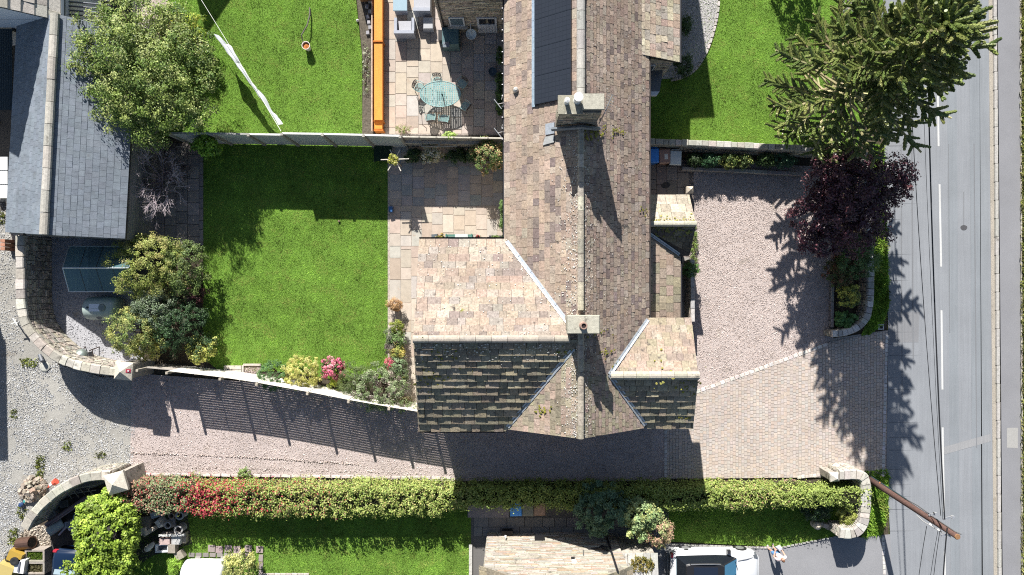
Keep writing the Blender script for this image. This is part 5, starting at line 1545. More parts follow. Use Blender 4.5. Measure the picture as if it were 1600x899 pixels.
def monkey_puzzle():
    base = P(1248, 178, 0); ht = 11.8
    t = thing('monkey_puzzle_tree', 'tall monkey puzzle tree with rope like dark green branches leaning over road', 'tree', tuple(base))
    mb = MB(); mb.tube([base, base + Vector((.05, -.02, 3)), base + Vector((.0, .05, 7)), base + Vector((0, 0, ht))], [.26, .22, .15, .05], 10, (.22, .19, .16)); mb.build('trunk', M['bark'], t, smooth=True)
    cr = MB(); br = MB()
    pal = ((.14, .19, .05), (.19, .235, .065), (.105, .15, .04), (.25, .28, .09))
    def rope(p, d, L, r, lift=.25):
        q = p + d * L * .5 + Vector((0, 0, lift * L * .1)); e = p + d * L + Vector((0, 0, lift * L * .35))
        c = jit(R.choice(pal), .2)
        # overlapping rings of pointed scales make the cord-like shoot
        n = 5; m = max(4, int(L / .085))
        pts = [p.lerp(q, i / m * 2) if i < m / 2 else q.lerp(e, i / m * 2 - 1) for i in range(m + 1)]
        cr.tube([pts[0], pts[m // 2], pts[-1]], [r * .86, r * .8, r * .45], 6, tuple(x * .8 for x in c))
        ax = (e - p).normalized(); a = ax.cross(Vector((.1, .2, 1))).normalized(); b = ax.cross(a)
        ph = R.random()
        for i in range(m):
            f = i / m; rr = r * (1.0 - .35 * f * f)
            for k in range(n):
                w = 2 * math.pi * (k + (i % 2) * .5 + ph) / n
                rad = a * math.cos(w) + b * math.sin(w); tan = b * math.cos(w) - a * math.sin(w)
                o = pts[i]
                cr.v += [tuple(o + rad * rr * .7 - tan * rr * .45), tuple(o + rad * rr * .7 + tan * rr * .45), tuple(o + rad * rr * 1.08 + ax * .07)]
                bb = len(cr.v); cr.f.append([bb - 3, bb - 2, bb - 1]); cr.c.append(jit(c, .2))
    z = 2.6
    while z < ht + .1:
        f = (z - 2.6) / (ht - 2.6)
        L = (2.5 + 1.1 * math.sin(min(f, .5) * math.pi)) * max(0, 1 - f ** 3.2) ** .8 * .86 * (1 if f < .45 else .74) + .45
        nb = 8 if f < .75 else 7
        a0 = R.random() * 6.28
        for i in range(nb):
            a = a0 + i * 2 * math.pi / nb + R.uniform(-.25, .25)
            Lb = L * R.uniform(.8, 1.12)
            dz = -.22 + .55 * f
            d = Vector((math.cos(a), math.sin(a), dz)).normalized()
            side = Vector((-math.sin(a), math.cos(a), 0))
            p0 = base + Vector((0, 0, z))
            def axis(s): return p0 + d * (Lb * s) + Vector((0, 0, .30 * Lb * s * s * (.5 + f)))
            pts = [axis(s) for s in (0, .25, .5, .75, 1)]
            br.tube(pts, [.07, .06, .055, .05, .04], 5, jit((.36, .32, .17) if f < .5 else (.24, .23, .11), .2))
            s = .5 if f < .45 else .2
            while s < .97:
                for sg in (-1, 1):
                    o = axis(s)
                    dd = (d * R.uniform(.5, .8) + side * sg * R.uniform(.6, .9) + Vector((0, 0, R.uniform(-.05, .3)))).normalized()
                    rope(o, dd, R.uniform(.5, .85) * (1.05 - .3 * s) * (1 if f < .85 else .75), R.uniform(.075, .10))
                s += R.uniform(.105, .15) * 2.6 / max(Lb, 1.1)
            rope(axis(.82), (axis(1) - axis(.8)).normalized(), .55, .115)
        z += .64 - .16 * f
    for i in range(7):
        a = i * .9; rope(base + Vector((0, 0, ht - .2)), Vector((math.cos(a) * .7, math.sin(a) * .7, .8)).normalized(), .7, .12)
    cr.build('crown', M['gloss_leaf'], t, kind='stuff'); br.build('branches', M['bark'], t, kind='stuff')
monkey_puzzle()

# hedge along the drive: box of leaves, creeper reddens its left end
def hedge():
    t = thing('hedge', 'long clipped hedge along the gravel drive, red creeper at left end', 'hedge', tuple(P(760, 775, 0)))
    def width(x):
        return (748, 806) if x < 690 else (750, 794)
    pals = dict(red=((.52, .06, .085), (.44, .05, .07), (.58, .11, .12), (.34, .05, .06)), rust=((.36, .18, .13), (.30, .20, .12), (.40, .25, .18), (.22, .24, .11)),
                grey=((.21, .27, .13), (.27, .32, .17), (.16, .21, .09)), lime=((.32, .40, .10), (.26, .35, .08), (.38, .43, .13), (.20, .28, .065)),
                gold=((.42, .41, .14), (.34, .37, .11), (.47, .41, .16)), mid=((.24, .31, .07), (.29, .36, .085), (.18, .24, .05)))
    Vs, Cs = [], []
    x = 182
    while x < 1345:
        step = 15
        ya, yb = width(x)
        zt = 1.56 if x < 1300 else 1.3
        if x < 300: ya, yb = 743 + R.uniform(-3, 3), 800 - max(0, (230 - x)) * .45
        if x > 1200: ya = 752 + 4 * R.random(); yb = 790
        A, B = P(x, ya + 2, .3), P(x + step, yb, zt); A.x, B.x = P(x - 2, 0, 1.0).x, P(x + step + 2, 0, 1.0).x
        # facets: sunny side, top, far side
        for nm, n in (('sun', 400), ('top', 380), ('back', 130)):
            K = 20
            cx = G.uniform(min(A.x, B.x), max(A.x, B.x), K)
            if nm == 'top': cy = G.uniform(min(A.y, B.y), max(A.y, B.y), K); cz = zt - .08 + G.normal(size=K) * .07; nd = np.array([0, .1, 1.0])
            elif nm == 'sun': cz = G.uniform(.15, zt, K); cy = A.y + G.normal(size=K) * .05 - .12 * cz; nd = np.array([0, .9, .4])
            else: cz = G.uniform(.15, zt, K); cy = B.y + G.normal(size=K) * .07; nd = np.array([0, -.9, .4])
            cy = cy + .05 * math.sin(x * .07)
            k = G.integers(0, K, n)
            off = G.normal(size=(n, 3)) * .085
            p = np.stack([cx, cy, cz], 1)[k] + off
            nn = unit(off / .1 * .5 + nd + G.normal(size=(n, 3)) * .45)
            u = x + G.uniform(-22, 22, n)
            v = (cy[k])
            keys = []
            for ui, vi in zip(u, k):
                r = R.random()
                if ui < 240: key = 'rust' if r < .7 else ('red' if r < .8 else 'grey')
                elif ui < 285: key = 'grey' if r < .75 else 'rust'
                elif ui < 352: key = 'red' if r < (.72 if nm == 'top' else .4) else ('lime' if r < .85 else 'mid')
                elif ui < 430: key = 'red' if r < .16 else ('rust' if r < .3 else ('lime' if r < .8 else 'mid'))
                elif ui < 530: key = 'rust' if r < .13 else ('red' if r < .16 else ('lime' if r < .75 else 'gold'))
                elif ui < 720: key = 'lime' if r < .55 else ('gold' if r < .78 else 'mid')
                elif ui < 1110: key = 'mid' if r < .7 else 'lime'
                elif ui < 1220: key = 'lime' if r < .45 else ('mid' if r < .75 else ('gold' if r < .92 else 'rust'))
                else: key = 'lime' if r < .5 else 'mid'
                keys.append(R.choice(pals[key]))
            C = np.array(keys) * G.uniform(.7, 1.3, (n, 1))
            Vs.append(leaf_quads(p, nn, .095, .062)); Cs.append(C)
        x += step
    np_mesh('foliage', np.concatenate(Vs), 4, np.concatenate(Cs), M['leaf'], t, kind='stuff')
    mb = MB()
    for x in range(190, 1340, 14):
        q = P(x, 772, .9); mb.tube([(q.x, q.y, 0), (q.x + R.uniform(-.1, .1), q.y, 1.0), (q.x + R.uniform(-.2, .2), q.y + R.uniform(-.2, .2), 1.5)], [.035, .025, .012], 5, (.10, .08, .06))
    mb.build('stems', M['bark'], t, kind='stuff')
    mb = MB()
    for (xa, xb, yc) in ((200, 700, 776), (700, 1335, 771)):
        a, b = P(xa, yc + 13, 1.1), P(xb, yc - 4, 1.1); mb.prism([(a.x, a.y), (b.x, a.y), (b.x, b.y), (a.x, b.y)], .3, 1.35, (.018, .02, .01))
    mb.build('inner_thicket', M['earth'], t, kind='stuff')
hedge()
plant('hedge_bush', 'bright green beech hedge mound in the lower left garden', 'hedge', 168, 838, 1.6, 46, 66, 1.0, 13500, .13, ((.20, .255, .035), (.155, .21, .028), (.25, .305, .05), (.11, .155, .022)), K=360, cr=.19, shell=.75, lump=.08, aspect=.65, up=.9)
plant('hedge_bush', 'lower end of the bright green beech hedge at the frame edge', 'hedge', 163, 895, 1.6, 44, 40, 1.0, 6200, .13, ((.20, .255, .035), (.155, .21, .028), (.25, .305, .05), (.11, .155, .022)), K=180, cr=.19, shell=.75, aspect=.65, up=.9)
plant('shrub', 'light olive bush between the curved wall pier and the beech hedge', 'shrub', 166, 790, 1.4, 32, 18, .6, 3200, .10, ((.18, .22, .06), (.13, .17, .05), (.24, .25, .09)), K=70, cr=.17)
plant('rhododendron', 'dark blue green rhododendron rising in front of the hedge', 'shrub', 938, 797, 1.6, 40, 35, 1.0, 5200, .16, ((.06, .10, .06), (.08, .13, .08), (.11, .165, .10), (.04, .075, .04)), K=120, cr=.17, aspect=.4, up=.9)
plant('shrub', 'variegated shrub with cream green leaves beside the cottage gable', 'shrub', 1000, 806, 1.8, 30, 30, .9, 3400, .12, ((.20, .25, .12), (.26, .28, .14), (.14, .19, .08), (.30, .30, .12)), K=80, cr=.18, aspect=.6)
plant('shrub', 'pinkish cream leaved shrub leaning over the lean-to roof', 'shrub', 1028, 832, 1.6, 22, 24, .7, 2200, .10, ((.33, .24, .15), (.24, .20, .10), (.38, .22, .16), (.20, .23, .10)), K=60, cr=.16)
plant('shrub', 'yellow variegated bush beside the white oil tank', 'shrub', 374, 884, 1.1, 26, 24, .7, 3600, .08, ((.34, .31, .11), (.25, .24, .08), (.13, .15, .05), (.40, .37, .16)), K=100, cr=.14)
plant('shrub', 'spiky yellow green grass clump inside the entrance wall', 'shrub', 1325, 803, .6, 15, 15, .45, 1700, .17, ((.26, .27, .07), (.19, .21, .05), (.32, .31, .10)), K=50, cr=.12, aspect=.1)
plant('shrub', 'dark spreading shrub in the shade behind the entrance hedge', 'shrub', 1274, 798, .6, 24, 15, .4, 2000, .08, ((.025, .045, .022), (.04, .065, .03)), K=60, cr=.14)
plant('weed', 'single green weed at the hedge top edge on the gravel', 'plant', 381, 739, .3, 8, 7, .25, 420, .08, ((.14, .19, .06), (.18, .22, .08)), K=16, cr=.09)
plant('weed', 'low green weed patch in front of right hedge on the block paving edge', 'plant', 1232, 752, .2, 14, 4, .15, 500, .06, ((.16, .20, .06), (.28, .17, .14)), K=20, cr=.08)
plant('weed', 'yellow green weed bush growing from the lower lawn by the old chimney pots', 'plant', 274, 884, .3, 11, 12, .3, 900, .09, ((.20, .30, .04), (.15, .24, .03)), K=30, cr=.12, aspect=.25)
# ================================================================== OBJECTS
# utility pole -----------------------------------------------------------------
pb_, pt_ = P(1357, 748, 0), P(1496, 839, 6.85)
pole = thing('utility_pole', 'tall brown timber utility pole with wires beside the entrance wall', 'utility pole', tuple(pb_))
def pp(s): return pb_.lerp(pt_, s)
mb = MB(); mb.tube([pp(s) for s in (0, .25, .5, .75, 1)], [.165, .15, .135, .12, .11], 12, (.105, .06, .05)); mb.build('shaft', M['bark'], pole, smooth=True)
mb = MB(); mb.lathe(tuple(pp(1.0)), [(.118, 0), (.10, .03), (.01, .035)], 12, (.22, .12, .06)); mb.build('pole_top', M['wood'], pole)
off = Vector((.03, .16, 0))
mb = MB(); mb.tube([pp(s) + off for s in (0, .3, .48)], .035, 6, (.03, .05, .055)); mb.build('cable_guard', M['plastic'], pole)
mb = MB(); mb.tube([pp(.48) + off, pp(.6) + off * 1.25, pp(.78) + off * .9, pp(.97) + off * .8, pp(1.0) + Vector((.15, .1, 0))], .025, 6, (.10, .10, .10)); mb.build('cable', M['plastic'], pole)
mb = MB(); mb.tube([pp(.16) + Vector((-.1, -.02, .0)), pp(.16) + Vector((-.02, .2, .0)), pp(.165) + Vector((.17, .05, .0))], .018, 6, (.62, .28, .10)); mb.build('identification_band', M['plastic'], pole)
mb = MB(); mb.tube([pp(.62) + Vector((-.1, -.16, 0)), pp(.7) + Vector((-.15, -.2, .05)), pp(.8) + Vector((-.1, -.2, .1)), pp(.95) + Vector((-.05, -.15, 0))], .02, 6, (.35, .35, .35)); mb.build('cable', M['plastic'], pole)
for s, dx, dy, w in ((.74, .06, .2, .3), (.82, .38, .28, .42), (.92, -.18, -.13, .3)):
    q = pp(s); mb = MB(); mb.box((q.x + dx, q.y + dy, q.z), (w, .07, .06), .25, (.55, .56, .58)); mb.box((q.x + dx + w * .45, q.y + dy + .03, q.z - .05), (.11, .11, .16), 0, (.62, .63, .64)); mb.build('bracket', M['metal'], pole)
for s in (.76, .84): 
    q = pp(s); mb = MB(); mb.lathe((q.x - .1, q.y - .17, q.z), [(.05, 0), (.06, .04), (.035, .07), (.05, .1), (.01, .13)], 10, (.55, .55, .54)); mb.build('insulator', M['paint'], pole)
# overhead wires
def wire(label, pxs, z0, z1, sag, r, col=(.02, .02, .022)):
    (xa, ya), (xb, yb) = pxs
    a, b = P(xa, ya, z0), P(xb, yb, z1)
    # carry the line on beyond the frame
    b = a + (b - a) * 1.15
    pts = []
    for i in range(25):
        s = i / 24; q = a.lerp(b, s); q.z -= sag * 4 * s * (1 - s) * .5; pts.append(q)
    mb = MB(); mb.tube(pts, r, 6, col)
    tag(mb.build('overhead_wire', M['plastic']), label, 'overhead wire', 'wires of the utility pole')
wire('thickest black overhead wire running up the road from the pole', ((1476, 812), (1450.5, -30)), 6.5, 6.6, .5, .028)
wire('thin dark overhead wire left of the thickest one over the road', ((1470, 806), (1418, -30)), 6.4, 6.3, .6, .014)
wire('finest overhead wire between the two dark ones', ((1473, 810), (1438, -30)), 6.3, 6.2, .3, .008)
wire('short black wire from pole head to the lower frame edge', ((1480, 825), (1473, 935)), 6.6, 6.6, .1, .026)
wire('thin wire from the pole bracket to the lower frame edge', ((1448, 822), (1432, 935)), 5.6, 5.6, .1, .013)
wire('thin paired wire leaving the pole downwards, right strand', ((1469, 827), (1456, 935)), 6.0, 6.0, .1, .012)
wire('thin paired wire leaving the pole downwards, left strand', ((1466, 827), (1450, 935)), 6.0, 6.0, .1, .010)

# wheelie bins -------------------------------------------------------------------
def bin_(label, px, py, col, lidcol, rz, group, patch=False, h=1.07, w=.55, d=.68):
    q = P(px, py, h); t = thing('wheelie_bin', label, 'bin', (q.x, q.y, 0), group)
    Mz = Matrix.Rotation(rz, 3, 'Z')
    mb = MB(); v = []
    for z, k in ((.05, .78), (h - .12, .97)):
        for a, b in ((-1, -1), (1, -1), (1, 1), (-1, 1)): v.append(q * 0 + Vector((q.x, q.y, z)) + Mz @ Vector((a * w / 2 * k, b * d / 2 * k, 0)))
    mb.add(v, [[0, 1, 5, 4], [1, 2, 6, 5], [2, 3, 7, 6], [3, 0, 4, 7], [4, 5, 6, 7], [3, 2, 1, 0]], col); mb.build('body', M['plastic'], t)
    mb = MB(); v = []
    for z, k in ((h - .12, 1.02), (h - .06, 1.04), (h, .9)):
        for a, b in ((-1, -1), (1, -1), (1, 1), (-1, 1)): v.append(Vector((q.x, q.y, z)) + Mz @ Vector((a * w / 2 * k, b * d / 2 * k, 0)))
    mb.add(v, [[i, (i + 1) % 4, 4 + (i + 1) % 4, 4 + i] for i in range(4)] + [[4 + i, 4 + (i + 1) % 4, 8 + (i + 1) % 4, 8 + i] for i in range(4)] + [[8, 9, 10, 11]], lidcol)
    l = mb.build('lid', M['plastic'], t)
    c = Vector((q.x, q.y, h - .1)) + Mz @ Vector((0, d / 2 + .06, 0))
    mb = MB(); mb.tube([c + Mz @ Vector((-w * .38, 0, 0)), c + Mz @ Vector((w * .38, 0, 0))], .018, 6, lidcol); mb.build('handle', M['plastic'], t)
    for s in (-1, 1):
        c = Vector((q.x, q.y, .1)) + Mz @ Vector((s * w * .42, d * .42, 0)); MB().lathe(tuple(c), [(.03, -.03), (.1, -.03), (.1, .03), (.03, .03)], 12, (.03, .03, .03), Mz @ Matrix.Rotation(math.pi / 2, 3, 'Y')).build('wheel', M['plastic'], t)
    if patch: MB().box((q.x + .06, q.y - .03, h + .003), (.16, .26, .004), rz, (.70, .66, .58)).build('sticker', M['plain'], l)
bin_('blue wheelie bin beside the house wall, right garden', 1021, 243, (.04, .2, .6), (.045, .26, .75), .0, 'bins by the house wall')
bin_('brown wheelie bin with white label beside the blue bin', 1039, 244, (.26, .15, .11), (.33, .19, .145), .05, 'bins by the house wall', True)
bin_('pale grey wheelie bin next to the planting strip', 1056, 246.5, (.06, .06, .065), (.55, .58, .57), -.04, 'bins by the house wall')
bin_('blue wheelie bin behind the hedge by the cottage', 806, 796, (.06, .24, .6), (.08, .32, .78), .02, 'bins by the cottage')
bin_('olive grey wheelie bin behind the hedge by the cottage', 825, 796, (.12, .125, .10), (.17, .175, .14), -.02, 'bins by the cottage')
bin_('brown wheelie bin behind the hedge by the cottage', 843, 795, (.26, .16, .11), (.30, .19, .13), .02, 'bins by the cottage')

# cars ---------------------------------------------------------------------------
def car(name, label, loc, rz, col, L=4.5, W=1.86, Hc=1.6, roofcol=None, hood=.27, suv=True, rails=True):
    t = thing(name, label, 'car', (0, 0, 0))
    hb = .98 if suv else .88          # belt line
    # stations along x (front +): x, half width, bonnet/belt height
    st = [(-.5, .80, hb - .25), (-.49, .86, hb - .05), (-.46, .95, hb), (-.38, .99, hb + .02), (-.15, 1.0, hb), (.1, 1.0, hb - .01), (.5 - hood, .99, hb - .02), (.36, .97, hb - .08), (.44, .92, hb - .14), (.485, .80, hb - .24), (.5, .66, hb - .34)]
    prof = [(1.0, .22), (1.02, .5), (1.0, .72), (.93, 1.0), (.80, 1.035), (0, 1.06)]      # (width factor, height factor)
    mb = MB(); v = []; n = len(prof) * 2 - 1
    for x, hw, h in st:
        ring = [(hw * W / 2 * a, h * b) for a, b in prof]
        full = [(-y, z) for y, z in ring[:-1]] + [(y, z) for y, z in reversed(ring)]
        v += [(x * L, y, max(.2, z)) for y, z in full]
    f = []
    for i in range(len(st) - 1):
        for k in range(n - 1): f.append([i * n + k, (i + 1) * n + k, (i + 1) * n + k + 1, i * n + k + 1][::-1])
    f.append(list(range(n))); f.append([(len(st) - 1) * n + k for k in range(n)][::-1])
    mb.add(v, f, col); mb.build('body', M['paint'], t, smooth=True, local=True)
    # cabin: glass all round with a painted roof
    xb, xf = (-.455 if suv else -.30) * L, (.5 - hood) * L
    lo = [(xb, .84), (xb + .25, .88), (0, .9), (xf - .35, .88), (xf, .74)]
    hi = [(xb + .38, .62), (xb + .55, .68), (0, .72), (xf - 1.0, .69), (xf - .78, .60)]
    base = [(x, s * W / 2) for x, s in lo] + [(x, -s * W / 2) for x, s in reversed(lo)]
    top = [(x, s * W / 2) for x, s in hi] + [(x, -s * W / 2) for x, s in reversed(hi)]
    m = len(base)
    v = [(x, y, hb - .01) for x, y in base] + [(x, y, Hc - .07) for x, y in top]
    MB().add(v, [[i, (i + 1) % m, m + (i + 1) % m, m + i] for i in range(m)], (.012, .015, .02)).build('side_glass', M['dark_glass'], t, local=True)
    rc = roofcol or col
    v = [(x, y, Hc - .07) for x, y in top] + [(x * .985, y * .9, Hc) for x, y in top]
    rf = MB().add(v, [[i, (i + 1) % m, m + (i + 1) % m, m + i] for i in range(m)] + [list(range(m, 2 * m))], rc).build('roof', M['paint'], t, local=True)
    MB().prism([(xb + .75, -.48), (xf - 1.1, -.48), (xf - 1.1, .48), (xb + .75, .48)], Hc, Hc + .012, (.014, .02, .035)).build('sunroof', M['dark_glass'], rf, local=True)
    # windscreen and rear screen panels
    for nm, (x0, w0, x1, w1), c in (('windscreen', (xf - .02, .70, xf - .77, .585), (.06, .20, .34)), ('rear_window', (xb + .03, .76, xb + .40, .58), (.20, .26, .30))):
        n_ = Vector((1 if nm == 'windscreen' else -1, 0, .9)).normalized() * .015
        q = [Vector((x0, -w0 * W / 2, hb + .01)) + n_, Vector((x0, w0 * W / 2, hb + .01)) + n_, Vector((x1, w1 * W / 2, Hc - .075)) + n_, Vector((x1, -w1 * W / 2, Hc - .075)) + n_]
        MB().add(q, [[0, 1, 2, 3]], c).build(nm, M['dark_glass'], t, local=True)
    for s in (-1, 1):
        MB().tube([(xf - .05, s * W * .36, hb + .02), (xf - .8, s * W * .30, Hc - .07)], .035, 6, rc).build('windscreen_pillar', M['paint'], t, local=True)
        MB().box((xf - .42, s * (W / 2 + .07), hb + .02), (.2, .2, .16), 0, (.03, .03, .035), .8).build('wing_mirror', M['paint'], t, local=True)
        if rails: MB().tube([(xb + .6, s * W * .33, Hc - .02), (xb + 1.2, s * W * .35, Hc + .05), (xf - 1.3, s * W * .35, Hc + .05), (xf - .95, s * W * .33, Hc - .03)], .022, 6, (.35, .36, .37)).build('roof_rail', M['metal'], t, local=True)
        MB().box((L * .445, s * W * .385, hb - .3), (.26, .24, .2), s * .35, (.10, .11, .12), .7).build('headlight', M['dark_glass'], t, local=True)
        MB().box((-L * .485, s * W * .415, hb - .18), (.1, .22, .2), 0, (.42, .03, .05), .8).build('tail_light', M['paint'], t, local=True)
        for x in (-.30, .31):
            Mx = Matrix.Rotation(math.pi / 2, 3, 'X')
            w = MB().lathe((x * L, s * (W / 2 - .10), .34), [(.2, -.11), (.33, -.10), (.34, 0), (.33, .10), (.2, .11)], 18, (.025, .025, .027), Mx).build('wheel', M['plastic'], t, local=True)
            MB().lathe((x * L, s * (W / 2 - .10), .34), [(.02, -.115), (.2, -.112), (.2, .112), (.02, .115)], 14, (.5, .5, .52), Mx).build('rim', M['metal'], w, local=True)
        MB().tube([(xf + .05, s * W * .30, hb + .035), (xf + .5, s * W * .34, hb + .0), (L * .42, s * W * .36, hb - .10)], .02, 5, tuple(c * .35 for c in col)).build('bonnet_crease', M['paint'], t, local=True)
    for i in range(2): MB().tube([(xf + .04, -.5 + i * .6, hb + .05), (xf - .1, -.05 + i * .6, hb + .12)], .012, 5, (.02, .02, .02)).build('wiper', M['plastic'], t, local=True)
    t.location = loc; t.rotation_euler = (0, 0, rz)
    return t
q = P(1118, 893, .9)
car('parked_car', 'white car with black roof parked on the tarmac drive', (q.x, q.y, 0), .0, (.60, .61, .625), 4.35, 1.86, 1.62, (.018, .018, .02))
q = P(103, 900, .9)
car('parked_car', 'dark blue saloon car parked in the lower left corner', (q.x + .05, q.y - .95, 0), -math.pi / 2 - .06, (.006, .016, .042), 4.3, 1.75, 1.42, (.008, .02, .05), .3, False, False)

# person -----------------------------------------------------------------------------
def person():
    base = P(1204, 856, 0)
    t = thing('person', 'person in pale pink shirt and blue shorts standing on the drive', 'person', tuple(base))
    def skin(name, verts, edges, mt, col, sub=2, parent=t):
        me = bpy.data.meshes.new(name)
        me.from_pydata([v[0] for v in verts], edges, [])
        o = bpy.data.objects.new(name, me); COL.objects.link(o); o.parent = parent; LOC[o.name] = LOC[t.name]
        m = o.modifiers.new('skin', 'SKIN'); m.use_smooth_shade = True
        s = o.modifiers.new('sub', 'SUBSURF'); s.levels = 2; s.render_levels = 2
        for i, v in enumerate(verts):
            r = v[1] if isinstance(v[1], tuple) else (v[1], v[1])
            me.skin_vertices[0].data[i].radius = r
        me.skin_vertices[0].data[0].use_root = True
        me.materials.append(mt)
        return o
    def flat(name, col, rough=.7):
        m = bpy.data.materials.new(name); m.use_nodes = True
        p = m.node_tree.nodes["Principled BSDF"]; p.inputs["Base Color"].default_value = (*col, 1); p.inputs["Roughness"].default_value = rough
        m.node_tree.nodes["Principled BSDF"].inputs["Specular IOR Level"].default_value = .3
        return m
    skm, shirt, denim, hairm = flat('skin', (.52, .30, .22), .55), flat('pink_cotton', (.66, .52, .52), .85), flat('blue_cotton', (.10, .22, .42), .85), flat('brown_hair', (.17, .085, .05), .6)
    shoe = flat('trainers', (.5, .5, .52))
    # faces roughly up-picture (+y), body turned a little to the left
    V = [((0, 0, .92), (.145, .105)), ((0, .0, 1.08), (.125, .09)), ((0, .01, 1.26), (.15, .1)), ((0, .0, 1.38), (.13, .085)), ((0, .015, 1.47), .052), ((0, .03, 1.54), (.07, .08)), ((0, .04, 1.62), (.078, .095)), ((0, .035, 1.69), (.06, .075)),
         ((.10, .0, .84), .085), ((.12, .03, .48), .058), ((.12, 0, .10), .038), ((.13, .06, .05), (.045, .035)), ((.13, .17, .035), (.04, .025)),
         ((-.10, .0, .84), .085), ((-.13, .06, .48), .058), ((-.13, .0, .10), .038), ((-.14, .06, .05), (.045, .035)), ((-.14, .17, .035), (.04, .025)),
         ((.20, .0, 1.38), .055), ((.27, .02, 1.12), .042), ((.22, .22, 1.02), .032), ((.20, .28, 1.01), .026),
         ((-.20, .0, 1.38), .055), ((-.26, .04, 1.12), .042), ((-.15, .24, 1.08), .032), ((-.12, .30, 1.08), .026)]
    E = [(0, 1), (1, 2), (2, 3), (3, 4), (4, 5), (5, 6), (6, 7), (0, 8), (8, 9), (9, 10), (10, 11), (11, 12), (0, 13), (13, 14), (14, 15), (15, 16), (16, 17), (3, 18), (18, 19), (19, 20), (20, 21), (3, 22), (22, 23), (23, 24), (24, 25)]
    body = skin('body', V, E, skm, None)
    for hx, s in ((.20, 1), (-.12, -1)):                       # fingers and thumb on each hand
        hb_ = Vector((hx, .28, 1.01 if s > 0 else 1.08))
        for k in range(4):
            f0 = hb_ + Vector((-.024 + k * .016, .03, .0)); ln = (.05, .06, .064, .05)[k]
            skin('finger', [(tuple(f0 - Vector((0, .03, 0))), .009), (tuple(f0 + Vector((0, ln * .5, -.004))), .008), (tuple(f0 + Vector((0, ln * .85, -.025))), .0065)], [(0, 1), (1, 2)], skm, None)
        skin('thumb', [(tuple(hb_ + Vector((-s * .02, -.01, .0))), .011), (tuple(hb_ + Vector((-s * .045, .025, .005))), .009), (tuple(hb_ + Vector((-s * .045, .05, -.005))), .007)], [(0, 1), (1, 2)], skm, None)
    skin('shirt', [((0, 0, .90), (.17, .13)), ((0, .0, 1.08), (.15, .115)), ((0, .01, 1.26), (.175, .122)), ((0, .0, 1.40), (.14, .095)), ((.21, .0, 1.385), .07), ((.255, .01, 1.2), .062), ((-.21, .0, 1.385), .07), ((-.25, .02, 1.2), .062)],
         [(0, 1), (1, 2), (2, 3), (3, 4), (4, 5), (3, 6), (6, 7)], shirt, None)
    skin('shorts', [((0, 0, .95), (.16, .12)), ((0, 0, .88), (.155, .12)), ((.10, .0, .78), .105), ((.12, .02, .52), .085), ((-.10, .0, .78), .105), ((-.13, .04, .52), .085)], [(0, 1), (1, 2), (2, 3), (1, 4), (4, 5)], denim, None)
    skin('hair', [((0, .03, 1.60), (.06, .06)), ((0, .01, 1.67), (.084, .098)), ((0, .015, 1.73), (.062, .075)), ((0, -.06, 1.60), (.07, .045)), ((0, -.065, 1.50), (.05, .03))], [(0, 1), (1, 2), (1, 3), (3, 4)], hairm, None)
    for s in (-1, 1): skin('shoe', [((s * .135, -.03, .045), (.045, .04)), ((s * .135, .08, .045), (.05, .035)), ((s * .137, .19, .035), (.042, .025))], [(0, 1), (1, 2)], shoe, None)
    for s in (-1, 1):
        mb = MB(); mb.lathe((base.x + s * .032, base.y + .122, 1.625), [(.004, -.004), (.014, 0), (.004, .006)], 8, (.03, .025, .02)); mb.build('eye', M['plain'], t)
        mb = MB(); mb.lathe((base.x + s * .083, base.y + .035, 1.60), [(.008, -.02), (.014, 0), (.008, .022)], 8, (.50, .28, .21)); mb.build('ear', M['plain'], t)
    mb = MB(); mb.add([(base.x - .015, base.y + .12, 1.585), (base.x + .015, base.y + .12, 1.585), (base.x, base.y + .155, 1.59), (base.x, base.y + .122, 1.63)], [[0, 1, 2], [1, 3, 2], [3, 0, 2]], (.52, .30, .22)); mb.build('nose', M['plain'], t)
    mb = MB(); mb.box((base.x, base.y + .118, 1.555), (.045, .012, .01), 0, (.40, .14, .13)); mb.build('mouth', M['plain'], t)
    t.rotation_euler = (0, 0, .2)
person()
q = P(1216.5, 855.5, .8)
mb = MB(); mb.box((q.x, q.y, .74), (.24, .13, .3), .4, (.50, .52, .58), .75); mb.box((q.x + .1, q.y - .05, .95), (.1, .09, .08), .3, (.05, .05, .07))
tag(mb.build('carrier_bag', M['cloth']), 'small white bag held out by the person on the drive', 'bag')

